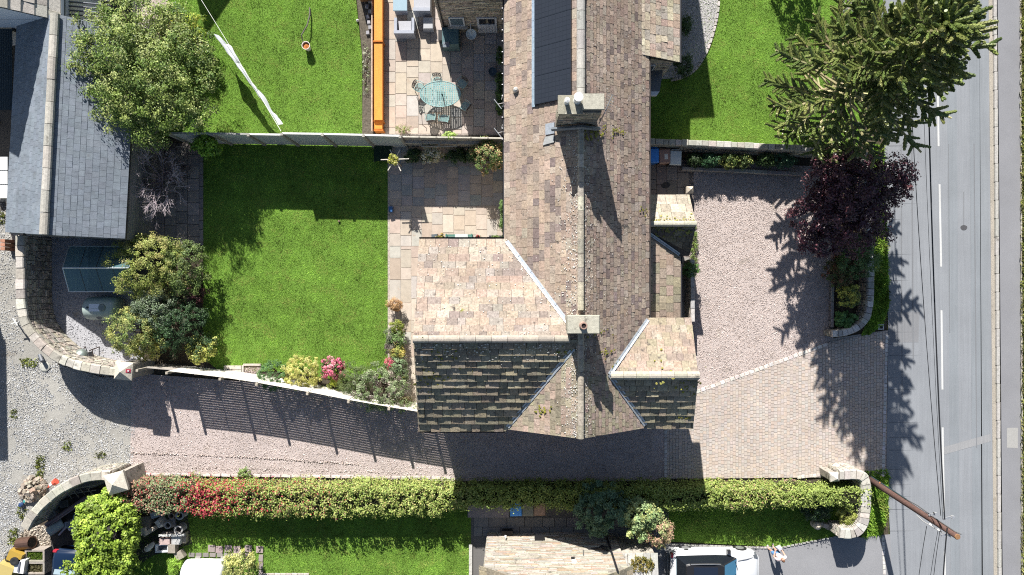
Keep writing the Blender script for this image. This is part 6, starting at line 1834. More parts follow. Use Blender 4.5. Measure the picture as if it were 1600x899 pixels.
# washing line and sheet ----------------------------------------------------------------
a, b = P(307, -12, 1.9), P(439, 205, 1.75)
mb = MB(); n = 20
mb.tube([a.lerp(b, i / n) - Vector((0, 0, .55 * (i / n) * (1 - i / n))) for i in range(n + 1)], .012, 5, (.75, .75, .72))
tag(mb.build('washing_line', M['plastic']), 'pale washing line stretched across the upper lawn', 'washing line')
def sheet_cloth():
    p0, p1 = P(334, 53, 1.75), P(436, 195, 1.72)
    mb = MB(); nu, nv = 40, 8
    v = []
    d = (p1 - p0).normalized(); s = Vector((d.y, -d.x, 0))
    for i in range(nu + 1):
        f = i / nu
        drop = (.95 if f < .28 else (.62 if f < .7 else .5)) * (1 - .55 * abs(math.sin(f * 8.5)))
        drop = max(.3, drop) * (1 - max(0, f - .93) * 9)
        for j in range(nv + 1):
            g = j / nv
            sagz = -.16 * math.sin(f * math.pi)
            w = math.sin(f * 17 + g * 2) * .08 * g - (.28 * math.sin(f * 5.2 + .6) * g if f < .5 else .12 * g)
            v.append(p0.lerp(p1, f) + s * (w + .10 * g + .03 * math.sin(f * 40)) + Vector((0, 0, sagz - drop * g)))
    fc = [[i * (nv + 1) + j, (i + 1) * (nv + 1) + j, (i + 1) * (nv + 1) + j + 1, i * (nv + 1) + j + 1] for i in range(nu) for j in range(nv)]
    # folded other half
    v2 = []
    for i in range(nu + 1):
        f = i / nu; drop = .35 + .12 * math.sin(f * 11)
        for j in range(4):
            g = j / 3
            v2.append(p0.lerp(p1, f) - s * (.10 * g + .05 * math.sin(f * 21) * g) + Vector((0, 0, -.16 * math.sin(f * math.pi) + .004 - drop * g)))
    mb.add(v, fc, (.66, .68, .73)); mb.add(v2, [[i * 4 + j, (i + 1) * 4 + j, (i + 1) * 4 + j + 1, i * 4 + j + 1] for i in range(nu) for j in range(3)], (.66, .68, .73))
    tag(mb.build('bed_sheet', M['cloth'], smooth=True), 'long white sheet pegged along the washing line', 'laundry')
sheet_cloth()
# pot with post on the upper lawn
t = thing('bucket', 'small white bucket filled with orange soil on the upper lawn', 'bucket', tuple(P(482, 76)))
q = P(482, 76); mb = MB(); mb.lathe(tuple(q), [(.14, 0), (.19, .4), (.205, .42), (.205, .45), (.18, .45), (.175, .36)], 16, (.66, .60, .56)); mb.build('pail', M['plastic'], t)
mb = MB(); mb.lathe((q.x, q.y, .36), [(.176, 0), (.01, .03)], 14, (.40, .15, .05)); mb.build('soil', M['earth'], t)
mb = MB(); mb.tube([P(474, 68, .3), P(471, 55, .45), P(480, 40, .3), P(484, 24, .15), P(484, 12, .05)], [.02, .03, .035, .04, .03], 6, (.11, .10, .09))
tag(mb.build('dead_branch', M['bark']), 'crooked dark branch sticking out of the white bucket', 'branch')
q = P(559, 33); mb = MB(); mb.lathe(tuple(q), [(.04, 0), (.075, .05), (.04, .13), (.01, .15)], 10, (.7, .7, .66)); tag(mb.build('garden_lamp', M['plastic']), 'tiny white garden lamp at the flower bed edge', 'lamp')
sheet('flower_bed', [(554, -40), (584, -40), (584, 210), (566, 210), (567, 95)], .02, (.11, .095, .075), 'earth')
for i in range(8):
    q = P(576 + R.uniform(-2, 3), -5 + i * 8.2)
    mb = MB(); mb.box((q.x, q.y, -.02), (.2, .22, .16), R.uniform(-.3, .3), jit((.30, .30, .31)), .75); tag(mb.build('border_stone', M['coping']), 'grey edging stone in the shaded bed beside the orange box', 'stone', 'grey edging stones beside the orange box')
pk = thing('wooden_screen', 'dark brown timber screen end at the top of the flower bed', 'screen', tuple(P(570, -4)))
for i in range(4):
    q = P(561 + i * 6, -8, .8); MB().box((q.x, q.y, 0), (.17, .05, .8), 0, jit((.22, .12, .06))).build('plank', M['wood'], pk)
plant('shrub', 'sparse low white flowering plants in the bed by the orange box', 'plant', 572, 112, .1, 6, 40, .12, 420, .05, ((.30, .30, .22), (.14, .17, .06), (.4, .38, .33)), K=44, cr=.09)

# patio furniture -------------------------------------------------------------------------
RT = (.32, .34, .39)
def weave(mb, c, d, col=RT, rz=0): mb.box(c, d, rz, jit(col, .04), .985)
t = thing('rattan_table', 'pale blue topped rattan table at upper edge of patio', 'table', tuple(P(625, 6)))
a, b = P(614, 17, .68), P(636, -16, .68)
MB().prism([(a.x, a.y), (b.x, a.y), (b.x, b.y), (a.x, b.y)], .64, .68, (.30, .40, .46), inset=.01).build('glass_top', M['paint'], t)
MB().prism([(a.x + .04, a.y + .04), (b.x - .04, a.y + .04), (b.x - .04, b.y), (a.x + .04, b.y)], .02, .64, RT).build('base', M['plain'], t)
t = thing('rattan_sofa', 'grey rattan sofa with pale cushion at top edge of patio', 'sofa', tuple(P(658, 0)))
a, b = P(645, 17, .8), P(672, -30, .8)
MB().prism([(a.x, a.y), (b.x, a.y), (b.x, a.y + .16), (a.x, a.y + .16)], .02, .8, RT).build('arm', M['plain'], t)
MB().prism([(a.x, a.y + .16), (b.x, a.y + .16), (b.x, b.y), (a.x, b.y)], .02, .42, RT).build('base', M['plain'], t)
MB().prism([(a.x + .04, a.y + .18), (b.x, a.y + .18), (b.x, b.y), (a.x + .04, b.y)], .42, .58, (.48, .49, .53), inset=.03).build('cushion', M['cloth'], t)
t = thing('rattan_armchair', 'grey rattan armchair with white cushion on sunny patio', 'armchair', tuple(P(631, 40)))
a, b = P(615.5, 53, .72), P(647, 27, .72)
MB().prism([(a.x, a.y), (b.x, a.y), (b.x, a.y + .15), (a.x, a.y + .15)], .02, .78, RT).build('backrest', M['plain'], t)
for x0 in (a.x, b.x - .13): MB().prism([(x0, a.y + .15), (x0 + .13, a.y + .15), (x0 + .13, b.y), (x0, b.y)], .02, .66, RT).build('arm', M['plain'], t)
MB().prism([(a.x + .13, a.y + .15), (b.x - .13, a.y + .15), (b.x - .13, b.y - .04), (a.x + .13, b.y - .04)], .02, .34, (.20, .20, .23)).build('base', M['plain'], t)
MB().prism([(a.x + .19, a.y + .17), (b.x - .15, a.y + .17), (b.x - .15, b.y - .08), (a.x + .15, b.y - .08)], .34, .5, (.50, .50, .53), inset=.03).build('cushion', M['cloth'], t)
t = thing('rattan_stool', 'small grey rattan footstool with white pad in house shadow edge', 'stool', tuple(P(669, 36)))
a, b = P(661, 46, .42), P(677, 27, .42)
MB().prism([(a.x, a.y), (b.x, a.y), (b.x, b.y), (a.x, b.y)], .02, .36, RT).build('base', M['plain'], t)
MB().prism([(a.x, a.y), (b.x, a.y), (b.x, b.y), (a.x, b.y)], .36, .46, (.50, .51, .53), inset=.03).build('cushion', M['cloth'], t)
t = thing('barbecue', 'teal covered barbecue standing by the stone wall in shade', 'barbecue', tuple(P(703, 56)))
a, b = P(690, 70, .95), P(717, 42, .95)
MB().prism([(a.x, a.y), (b.x, a.y), (b.x, b.y), (a.x, b.y)], .05, .95, (.13, .21, .22), inset=.02).build('cover', M['cloth'], t)
q = P(697, 69, 1.0); mb = MB(); mb.box((q.x, q.y - .02, .96), (.32, .26, .03), 0, (.20, .23, .26)); mb.tube([(q.x - .08, q.y, 1.0), (q.x, q.y + .08, 1.03), (q.x + .08, q.y, 1.0)], .012, 6, (.4, .42, .44)); mb.build('side_shelf', M['metal'], t)
q = P(688, 55, .5); mb = MB(); mb.box((q.x, q.y, 0), (.2, .5, .5), 0, (.02, .02, .022)); mb.build('gas_bottle_cover', M['plastic'], t)
# verdigris metal table and chairs
VG = (.24, .38, .37)
q = P(688, 147, .72); tx, ty = q.x, q.y
t = thing('garden_table', 'oval verdigris metal garden table on the patio', 'table', (tx, ty, 0))
mb = MB(); rx, ry = .98, .62
ring = [(tx + rx * math.cos(a), ty + ry * math.sin(a), .72) for a in np.linspace(0, 2 * math.pi, 37)]
mb.tube(ring, .025, 6, VG)
for i in range(-11, 12):
    x = i * .085; yy = ry * math.sqrt(max(0, 1 - (x / rx) ** 2)); mb.box((tx + x, ty, .712), (.055, 2 * yy, .012), 0, jit(VG, .12))
for i in range(-6, 7):
    y = i * .1; xx = rx * math.sqrt(max(0, 1 - (y / ry) ** 2)); mb.box((tx, ty + y, .722), (2 * xx, .03, .006), 0, jit(VG, .12))
mb.build('tabletop', M['paint'], t)
for sx_, sy_ in ((-.5, -.3), (.5, -.3), (.5, .3), (-.5, .3)):
    mb = MB(); mb.tube([(tx + sx_, ty + sy_, .7), (tx + sx_ * .8, ty + sy_ * .8, .35), (tx + sx_ * 1.1, ty + sy_ * 1.1, 0)], .025, 6, VG); mb.build('leg', M['paint'], t)
mb = MB(); mb.lathe((tx + .12, ty - .12, .73), [(.025, 0), (.025, .35), (.03, .36), (.0, .5)], 8, (.03, .06, .06)); tag(mb.build('folded_parasol', M['cloth']), 'thin dark closed parasol standing at the metal table', 'parasol')
DK = (.045, .032, .03)
def chair_proto():
    t = thing('garden_chair', 'x', 'chair', (0, 0, 0), 'metal chairs round the garden table')
    mb = MB(); mb.tube([(.21 * math.cos(a), .19 * math.sin(a), .43) for a in np.linspace(0, 2 * math.pi, 19)], .018, 6, VG)
    for i in range(-4, 5):
        x = i * .045; y = .18 * math.sqrt(max(0, 1 - (x / .21) ** 2)); mb.box((x, 0, .425), (.022, 2 * y, .01), 0, VG); mb.box((0, x * .85, .432), (.36, .018, .008), 0, VG)
    mb.build('seat', M['paint'], t, local=True)
    mb = MB()
    def bp(u, w): return (u, -.21 - .05 * w / .5, .45 + w)
    mb.tube([bp(.20 * math.cos(a), .27 + .2 * math.sin(a)) for a in np.linspace(0, 2 * math.pi, 21)], .02, 6, DK)
    mb.tube([bp(.09 * math.cos(a), .27 + .09 * math.sin(a)) for a in np.linspace(0, 2 * math.pi, 13)], .014, 5, DK)
    for a in np.linspace(0, 2 * math.pi, 9)[:-1]: mb.tube([bp(.09 * math.cos(a), .27 + .09 * math.sin(a)), bp(.14 * math.cos(a + .35), .27 + .14 * math.sin(a + .35)), bp(.2 * math.cos(a), .27 + .2 * math.sin(a))], .013, 5, DK)
    mb.tube([bp(-.04, .27), bp(.04, .31), bp(.03, .22), bp(-.04, .27)], .012, 5, DK)
    for s in (-1, 1): mb.tube([(s * .16, -.19, .43), bp(s * .15, .11)], .018, 6, DK)
    for k in range(4): mb.tube([bp(-.13 + k * .087, .02), bp(-.11 + k * .073, .10)], .011, 4, DK)
    mb.build('backrest', M['paint'], t, local=True)
    for sx_, sy_ in ((-1, -1), (1, -1), (1, 1), (-1, 1)):
        mb = MB(); mb.tube([(sx_ * .16, sy_ * .15, .43), (sx_ * .15, sy_ * .14, .2), (sx_ * .21, sy_ * .2, 0)], .016, 6, DK if sy_ < 0 else VG); mb.build('leg', M['paint'], t, local=True)
    for s in (-1, 1):
        mb = MB(); mb.tube([(s * .19, -.24, .64), (s * .25, -.05, .66), (s * .24, .14, .63), (s * .19, .14, .44)], .016, 6, VG); mb.build('arm', M['paint'], t, local=True)
    return t
ch = chair_proto()
spots = [(655, 137, .95, 'metal garden chair at the left end of the table'), (683, 127, 3.14, 'metal garden chair behind the table in sunlight'), (722, 131, 2.4, 'metal garden chair at the shaded upper right of the table'),
         (673, 184, .12, 'metal garden chair on the lower side, left of the pair'), (694, 186, -.1, 'metal garden chair on the lower side, right of the pair'), (727, 166, -1.2, 'metal garden chair at the shaded lower right of the table')]
for i, (px, py, rz, lb) in enumerate(spots):
    q = P(px, py, .44)
    if i == 0: ch.location = (q.x, q.y, 0); ch.rotation_euler = (0, 0, -rz if False else rz - math.pi * 1.0 + .6); ch['label'] = lb
    else:
        ang = {1: math.pi, 2: math.pi - .7, 3: 0.1, 4: -.1, 5: .9}[i]
        copy_thing(ch, (q.x, q.y, 0), ang, lb)
ch.rotation_euler = (0, 0, math.pi + 1.1)
mb = MB(); q = P(652, 160, 1.0); q0 = P(658, 188, 0)
mb.tube([P(651, 152, 1.0), P(658, 170, .6), P(660, 195, .05)], .012, 6, (.06, .05, .05)); tag(mb.build('walking_stick', M['plastic']), 'thin dark stick leaning by the left metal chair', 'stick')
for px, py, r, col, lb in ((770, 116, .2, (.04, .07, .10), 'dark blue glazed pot by house wall on upper patio'), (779, 173, .16, (.06, .06, .065), 'dark small pot under wall plant on upper patio')):
    q = P(px, py); mb = MB(); mb.lathe(tuple(q), [(r * .7, 0), (r, .22), (r * 1.05, .42), (r * .9, .42), (r * .85, .36), (.01, .36)], 14, col); tag(mb.build('plant_pot', M['plastic']), lb, 'plant pot')
# things along the wing eaves on the patio
t = thing('garden_bench', 'green metal garden bench against the house wing', 'bench', tuple(P(715, 381)))
GB = (.06, .17, .14)
a, b = P(696, 378, .45), P(739, 369, .45)
for i in range(4): MB().box(((a.x + b.x) / 2, a.y + .05 + i * .09, .42), (b.x - a.x, .075, .03), 0, jit(GB)).build('slat', M['paint'], t)
for x in (a.x + .05, b.x - .05):
    MB().box((x, a.y + .2, 0), (.05, .36, .62), 0, GB).build('end_frame', M['paint'], t)
a, b = P(711, 371, .5), P(731, 366, .5); mb = MB(); mb.prism([(a.x, a.y), (b.x, a.y), (b.x, b.y), (a.x, b.y)], .46, .52, (.55, .60, .60))
tag(mb.build('seat_pad', M['cloth']), 'folded pale pad lying on the green bench', 'cushion')
def pot(px, py, r, h, col, lb, fill=None, nm='plant_pot'):
    q = P(px, py); t = thing(nm, lb, 'plant pot', tuple(q))
    mb = MB(); mb.lathe(tuple(q), [(r * .7, 0), (r, h), (r * 1.08, h + .02), (r * .88, h + .02), (r * .84, h - .05)], 14, col); mb.build('pot', M['plastic'], t)
    MB().lathe((q.x, q.y, h - .05), [(r * .85, 0), (.01, .02)], 12, (.05, .035, .025)).build('soil', M['earth'], t)
    if fill:
        V, C, cc = crown_arrays((q.x, q.y, h + .12), (r * 1.1, r * 1.1, .18), 320, .07, fill, K=18, cr=.08, aspect=.6); np_mesh('plant', V, 4, C, M['leaf'], t, kind='stuff')
    return t
pot(690, 374, .17, .3, (.34, .20, .08), 'brown pot of yellow flowers left of the green bench', ((.4, .28, .05), (.12, .14, .04)))
pot(748, 374, .13, .32, (.10, .10, .11), 'pot of red flowers right of the green bench', ((.45, .03, .05), (.40, .05, .06), (.08, .10, .03)))
q = P(680, 371); mb = MB(); mb.box((q.x, q.y, 0), (.34, .3, .42), .1, (.10, .12, .13), .8); tag(mb.build('coal_scuttle', M['plastic']), 'dark grey bucket beside the brown pot at the wing wall', 'bucket')
t = thing('window_box', 'dark planter trough of green plants in the patio corner', 'planter', tuple(P(778, 375)))
a, b = P(764, 378, .5), P(793, 368, .5)
MB().prism([(a.x, a.y), (b.x, a.y), (b.x, b.y), (a.x, b.y)], 0, .42, (.05, .055, .06)).build('trough', M['plastic'], t)
V, C, cc = crown_arrays(((a.x + b.x) / 2, (a.y + b.y) / 2, .5), (.4, .13, .14), 800, .07, ((.12, .18, .05), (.16, .22, .07)), K=26, cr=.08); np_mesh('plant', V, 4, C, M['leaf'], t, kind='stuff')
# star-shaped pole top with bird feeder in the border
t = thing('star_frame', 'pale six armed wooden star on a post above the patio border', 'plant support', tuple(P(618, 256)))
c = P(617, 249, 1.95)
mb = MB(); mb.tube([(c.x, c.y, 0), (c.x, c.y, 1.95)], .03, 8, (.36, .31, .24)); mb.build('post', M['wood'], t)
for ang, l in ((2, .66), (62, .5), (118, .5), (182, .66), (238, .62), (297, .62)):
    a = math.radians(ang); MB().box((c.x + math.cos(a) * l / 2, c.y + math.sin(a) * l / 2, 1.93), (l, .04, .03), a, jit((.55, .51, .44), .08)).build('arm', M['wood'], t)
V, C, cc = crown_arrays((c.x - .08, c.y - .02, 1.98), (.22, .22, .12), 420, .11, ((.40, .40, .06), (.30, .33, .05), (.46, .43, .16)), K=20, cr=.08, aspect=.35); np_mesh('climbing_plant', V, 4, C, M['leaf'], t, kind='stuff')
t = thing('trampoline', 'dark green square net cover in the shaded lawn corner', 'cover', tuple(P(598, 240)))
mb = MB(); a, b = P(584, 252, .3), P(612, 228, .3); mb.prism([(a.x, a.y), (b.x, a.y), (b.x, b.y), (a.x, b.y)], .27, .3, (.02, .045, .03)); mb.build('net', M['cloth'], t)
for x, y in ((a.x, a.y), (b.x, a.y), (a.x, b.y), (b.x, b.y)): MB().tube([(x, y, 0), (x, y, .3)], .02, 6, (.1, .12, .11)).build('leg', M['plastic'], t)
mb = MB(); q = P(530, 346); mb.lathe((q.x, q.y, .0), [(.05, 0), (.05, .09), (.0, .1)], 10, (.16, .12, .08)); tag(mb.build('lawn_stub', M['wood']), 'tiny dark stub standing alone in the main lawn', 'stub')
mb = MB(); q = P(612, 328); mb.box((q.x, q.y, .04), (.2, .3, .3), 0, (.03, .10, .26), .85); tag(mb.build('blue_box', M['plastic']), 'small blue box at the lawn edge of the patio', 'box')

# greenhouse, oil tanks, mixer ------------------------------------------------------------
gh = thing('greenhouse', 'small glass greenhouse with aluminium frame behind the golden bush', 'greenhouse', tuple(P(150, 420)))
gz, gr_ = 1.5, 2.25
rx0 = P(98, 419, gr_).x; gx0 = P(108, 385, gz).x; gx1 = P(215, 385, gz).x
y0, y1, ym = P(0, 385, gz).y, P(0, 456, gz).y, P(0, 419, gr_).y
AL = (.55, .60, .62)
gx0 = (gx0 + rx0) / 2 if False else gx0
xs = [gx0 + (gx1 - gx0) * i / 4 for i in range(5)]
rxs = [rx0 + (gx1 - rx0) * i / 4 for i in range(5)]
for i in range(4):
    for yy in (y0, y1):
        MB().add([(xs[i] + .02, yy, gz), (xs[i + 1] - .02, yy, gz), (rxs[i + 1] - .02, ym, gr_), (rxs[i] + .02, ym, gr_)], [[0, 1, 2, 3]]).build('roof_pane', M['glass'], gh)
        MB().add([(xs[i] + .02, yy, .1), (xs[i + 1] - .02, yy, .1), (xs[i + 1] - .02, yy, gz - .02), (xs[i] + .02, yy, gz - .02)], [[0, 1, 2, 3]]).build('side_pane', M['glass'], gh)
MB().add([(xs[0], y0, .1), (xs[0], y1, .1), (xs[0], y1, gz), (rxs[0], ym, gr_), (xs[0], y0, gz)], [[0, 1, 2, 3, 4]]).build('end_pane', M['glass'], gh)
def bar(a, b, r=.018, c=AL): MB().tube([a, b], r, 6, c).build('frame_bar', M['metal'], gh)
bar((rxs[0], ym, gr_), (gx1, ym, gr_), .03)
for yy in (y0, y1):
    bar((xs[0], yy, gz), (gx1, yy, gz))
    for i in range(5):
        bar((xs[i], yy, gz), (rxs[i], ym, gr_), .026 if i == 0 else .014, AL if i == 0 else (.10, .12, .13)); bar((xs[i], yy, .05), (xs[i], yy, gz), .014)
mb = MB(); mb.prism([(xs[0], y1), (gx1, y1), (gx1, y0), (xs[0], y0)], 0, .06, (.10, .095, .085)); mb.build('floor', M['earth'], gh)
for i in range(5):
    q = Vector((R.uniform(xs[0] + .3, gx1 - .4), R.choice((y0 - .35, y0 - .6, y1 + .35)), .06))
    mb = MB(); mb.lathe(tuple(q), [(.09, 0), (.13, .24), (.11, .24), (.1, .2)], 10, jit((.24, .16, .11), .4)); tag(mb.build('flower_pot', M['plastic']), 'small flower pot dimly seen through the greenhouse glass', 'plant pot', 'flower pots inside the greenhouse')
def oil_tank(label, px, py, L, r, col, rz=0, lid=True):
    q = P(px, py, r); t = thing('oil_tank', label, 'oil tank', (q.x, q.y, 0))
    Mx = Matrix.Rotation(rz, 3, 'Z') @ Matrix.Rotation(math.pi / 2, 3, 'Y')
    mb = MB(); l = L / 2; mb.lathe((q.x, q.y, r + .1), [(.02, -l), (r * .7, -l + .03), (r * .95, -l + .13), (r, -l + .3), (r * 1.0, -.3), (r * 1.02, -.28), (r * 1.02, .28), (r, .3), (r, l - .3), (r * .95, l - .13), (r * .7, l - .03), (.02, l)], 28, col, Mx); mb.build('shell', M['plastic'], t, smooth=True)
    if lid:
        MB().lathe((q.x + .25, q.y + .05, 2 * r + .06), [(.17, 0), (.18, .05), (.15, .08), (.01, .085)], 14, tuple(c * .5 for c in col)).build('filler_cap', M['plastic'], t)
        MB().box((q.x - .12, q.y + .05, 2 * r + .085), (.5, .36, .025), rz, (.62, .67, .72)).build('label_plate', M['plain'], t)
        MB().lathe((q.x - .45, q.y + .06, 2 * r + .08), [(.05, 0), (.05, .05), (.01, .06)], 8, (.03, .04, .05)).build('vent', M['plastic'], t)
        mb = MB(); mb.lathe((q.x + .0, q.y - .42, 2 * r - .1), [(.12, 0), (.14, .02), (.1, .03)], 14, (.12, .14, .15), Matrix.Rotation(.6, 3, 'X')); mb.build('gauge', M['plastic'], t)
    for s in (-.3, .3):
        MB().box((q.x + math.cos(rz) * L * s, q.y + math.sin(rz) * L * s, 0), (.25, 2 * r * .8, .14), rz, (.3, .29, .28)).build('support_block', M['coping'], t)
    return t
oil_tank('pale green oil tank partly under the silvery bush', 164, 482, 1.7, .56, (.33, .40, .37))
oil_tank('white oil tank at the lower edge beside yellow bush', 322, 893, 2.1, .62, (.58, .60, .60), 0, False)
t = thing('cement_mixer', 'small cement mixer with pale drum against the yard wall', 'cement mixer', tuple(P(132, 555)))
q = P(127, 554, .8); Mx = Matrix.Rotation(-.5, 3, 'Y') @ Matrix.Rotation(.35, 3, 'X')
mb = MB(); mb.lathe((q.x, q.y, .42), [(.12, -.05), (.3, .05), (.34, .25), (.26, .45), (.22, .5), (.19, .5), (.2, .4)], 18, (.34, .39, .36), Mx); mb.build('drum', M['metal'], t, smooth=True)
MB().lathe((q.x - .18, q.y - .12, .83), [(.2, 0), (.02, .01)], 14, (.03, .04, .045), Mx).build('drum_mouth', M['plain'], t)
mb = MB(); q2 = P(138, 556, .5); mb.box((q2.x, q2.y, .3), (.3, .34, .35), .3, (.05, .05, .055), .85); mb.build('motor', M['plastic'], t)
mb = MB()
for dx, dy in ((-.35, -.25), (.4, -.25), (-.3, .3), (.4, .3)): mb.tube([(q.x + dx, q.y + dy, 0), (q.x + dx * .5, q.y + dy * .5, .5)], .025, 6, (.09, .06, .05))
mb.tube([(q2.x + .2, q2.y + .3, .5), (q2.x + .3, q2.y - .35, .55)], .02, 6, (.1, .08, .07)); mb.build('frame', M['metal'], t)
# yard oddments by the curved wall
mb = MB(); mb.tube([P(20, 497, .6), P(27, 508, .55)], .04, 6, (.70, .70, .68)); mb.tube([P(18, 506, .55), P(28, 504, .55)], .03, 6, (.6, .6, .58)); mb.tube([P(24, 504, .55), P(24, 500, 0)], .03, 6, (.5, .5, .48))
tag(mb.build('standpipe', M['plastic']), 'small white standpipe outside the curved yard wall', 'pipe')
mb = MB(); q = P(71, 573); mb.lathe(tuple(q), [(.24, 0), (.25, .05), (.2, .07), (.01, .08)], 16, (.40, .40, .36)); tag(mb.build('round_lid', M['coping']), 'round grey lid lying outside the yard wall', 'lid')
mb = MB(); q = P(64, 562, .3); mb.tube([P(62, 555, .1), P(66, 565, .3)], .09, 8, (.09, .10, .12)); tag(mb.build('drain_pipe', M['plastic']), 'short dark pipe by the round grey lid', 'pipe')
mb = MB(); mb.add([(*P(17, 351)[:2], .02), (*P(21, 351)[:2], .02)], [], (0, 0, 0)); 
q = P(19, 512); 
t = thing('brick_stub', 'red brick stub at the corner of the outbuilding', 'brick pier', tuple(P(20, 384)))
for k in range(3):
    for j in range(3):
        q = P(20 + (k % 2), 378 + j * 6, .1 * k); MB().box((q.x, q.y, .3 * k), (.22, .16, .28), 0, jit((.36, .18, .12))).build('brick', M['stone'], t)

# rubble pile ------------------------------------------------------------------------------
sp = thing('stone_pile', 'heap of rough building stones outside the curved wall', 'stone heap', tuple(P(52, 766)))
for i in range(95):
    a = R.random() * 6.28; r = math.sqrt(R.random())
    px, py = 53 + math.cos(a) * r * 19 + (r * math.sin(a)) * -4, 765 + math.sin(a) * r * 20
    z = max(0, (1 - r) * .5) * R.uniform(.5, 1)
    q = P(px, py, z); s = R.uniform(.13, .25)
    T = Matrix.Rotation(R.uniform(-.5, .5), 3, 'X') @ Matrix.Rotation(R.uniform(-.5, .5), 3, 'Y')
    MB().box((q.x, q.y, z), (s, s * R.uniform(.6, .95), s * R.uniform(.5, .8)), R.uniform(0, 3), jit(R.choice(((.33, .285, .23), (.37, .33, .275), (.27, .23, .19), (.34, .26, .195))), .15), R.uniform(.72, .95), T).build('stone', M['coping'], sp)
for px, py, r, col, lb in ((36, 788, .13, (.03, .06, .14), 'small dark blue ball-like pot at the foot of the stone heap'), (41, 783, .09, (.05, .25, .24), 'small teal pot at the foot of the stone heap')):
    q = P(px, py); mb = MB(); mb.lathe(tuple(q), [(r * .5, 0), (r, r * .6), (r, r * 1.2), (r * .6, r * 1.7), (.01, r * 1.8)], 12, col); tag(mb.build('glazed_pot', M['paint']), lb, 'pot')
t = thing('traffic_cone', 'fallen red and white cone behind the curved wall', 'cone', tuple(P(85, 756)))
mb = MB(); a, b = P(88, 752, .9), P(75, 762, .9); d = b - a
mb.tube([a, a + d * .35], [.16, .13], 10, (.62, .10, .06)); mb.build('cone_base', M['plastic'], t)
mb = MB(); mb.tube([a + d * .35, a + d * .7], [.13, .09], 10, (.72, .70, .68)); mb.build('white_band', M['plastic'], t)
mb = MB(); mb.tube([a + d * .7, a + d * 1.0], [.09, .03], 10, (.62, .10, .06)); mb.build('cone_tip', M['plastic'], t)
# junk inside the curved wall
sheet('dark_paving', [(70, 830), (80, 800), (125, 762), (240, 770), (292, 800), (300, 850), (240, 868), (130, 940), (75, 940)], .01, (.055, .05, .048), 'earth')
for i, (a, b, r, col, lb) in enumerate((((72, 820, .35), (136, 776, .5), .10, (.12, .085, .09), 'long dark purple brown pipe lying inside curved wall'), ((74, 823, .3), (138, 779, .45), .05, (.20, .15, .15), 'slimmer brown pipe alongside the long one'),
                                        ((92, 836, .25), (120, 806, .3), .05, (.30, .28, .33), 'thin grey pipe near the big drain pipe'), ((118, 805, .4), (142, 786, .5), .04, (.08, .16, .30), 'thin blue pipe beside the beech hedge'))):
    mb = MB(); mb.tube([P(*a), P(*b)], r, 8, col); tag(mb.build('pipe', M['plastic']), lb, 'pipe')
def drum(px, py, r, l, col, lb, rz, pitch=1.2, hole=True, nm='drain_pipe', cat='pipe'):
    q = P(px, py, r); t = thing(nm, lb, cat, (q.x, q.y, 0)); Mx = Matrix.Rotation(rz, 3, 'Z') @ Matrix.Rotation(pitch, 3, 'Y')
    mb = MB(); mb.lathe((q.x, q.y, r), [(r * .86, -l / 2), (r, -l / 2), (r * 1.12, -l / 2 + .03), (r * 1.12, -l / 2 + .14), (r, -l / 2 + .16), (r, l / 2), (r * .86, l / 2)], 20, col, Mx); mb.build('barrel', M['plastic'], t, smooth=False)
    if hole:
        for s in (-1, 1):
            c = Vector((q.x, q.y, r)) + Mx @ Vector((0, 0, s * (l / 2 + .004))); MB().lathe(tuple(c), [(r * .85, 0), (.01, .002)], 18, (.03, .03, .028), Mx).build('opening', M['plain'], t)
    return t
drum(88, 824, .23, .75, (.30, .35, .35), 'large grey clay drain pipe lying beside blue car', .6, -1.15)
drum(124, 806, .22, .4, (.18, .28, .34), 'blue grey drum standing by the beech hedge', 0, .3)
for px, py, sx_, sy_, h, rz, col, lb in ((118, 820, .5, .3, .3, .5, (.52, .52, .54), 'white broken sink piece near the car'), (115, 816, .4, .35, .4, .2, (.20, .22, .26), 'grey crate among the junk near the drain pipe'),
                                          (123, 832, .45, .25, .25, -.4, (.62, .60, .60), 'white plastic sheet scrap beside the beech hedge'), (86, 801, .5, .4, .3, .6, (.22, .21, .20), 'square stone block inside the curved wall'), (108, 784, .5, .4, .4, .2, (.07, .07, .07), 'black crate under the pipes')):
    q = P(px, py); mb = MB(); mb.box((q.x, q.y, 0), (sx_, sy_, h), rz, col, .85); mb.box((q.x, q.y, h), (sx_ * .5, sy_ * .5, .03), rz, tuple(c * .6 for c in col)); tag(mb.build('junk_piece', M['plain']), lb, 'junk')
t = thing('pallet', 'weathered timber lattice leaning inside the curved wall', 'pallet', tuple(P(122, 768)))
for i in range(4):
    MB().tube([P(104 + i * 11, 768 - i * 1.5, .7), P(112 + i * 11, 779 - i * 2, .2)], .025, 5, (.26, .23, .19)).build('slat', M['wood'], t)
for i in range(2): MB().tube([P(103, 766 + i * 7, .7 - i * .3), P(150, 758 + i * 8, .75 - i * .3)], .025, 5, (.30, .27, .22)).build('rail', M['wood'], t)
mb = MB(); q = P(52, 838, .6); mb.poly(px_poly([(30, 828), (72, 815), (78, 862), (55, 860)], .0)); 
sheet('rubble_bank', [(38, 828), (70, 820), (80, 838), (80, 868), (50, 866), (36, 850)], .03, (.26, .225, .18), 'gravel')
pebbles('rubble', [(36, 826), (70, 820), (80, 838), (80, 868), (50, 868), (30, 850)], 130, .06, .16, ((.36, .31, .25), (.28, .24, .20), (.42, .38, .32)), z=.03)
t = thing('rusty_drum', 'rusty brown half barrel by the yellow machine', 'barrel', tuple(P(38, 850)))
q = P(38, 850, .5); Mx = Matrix.Rotation(.15, 3, 'Z') @ Matrix.Rotation(1.45, 3, 'Y')
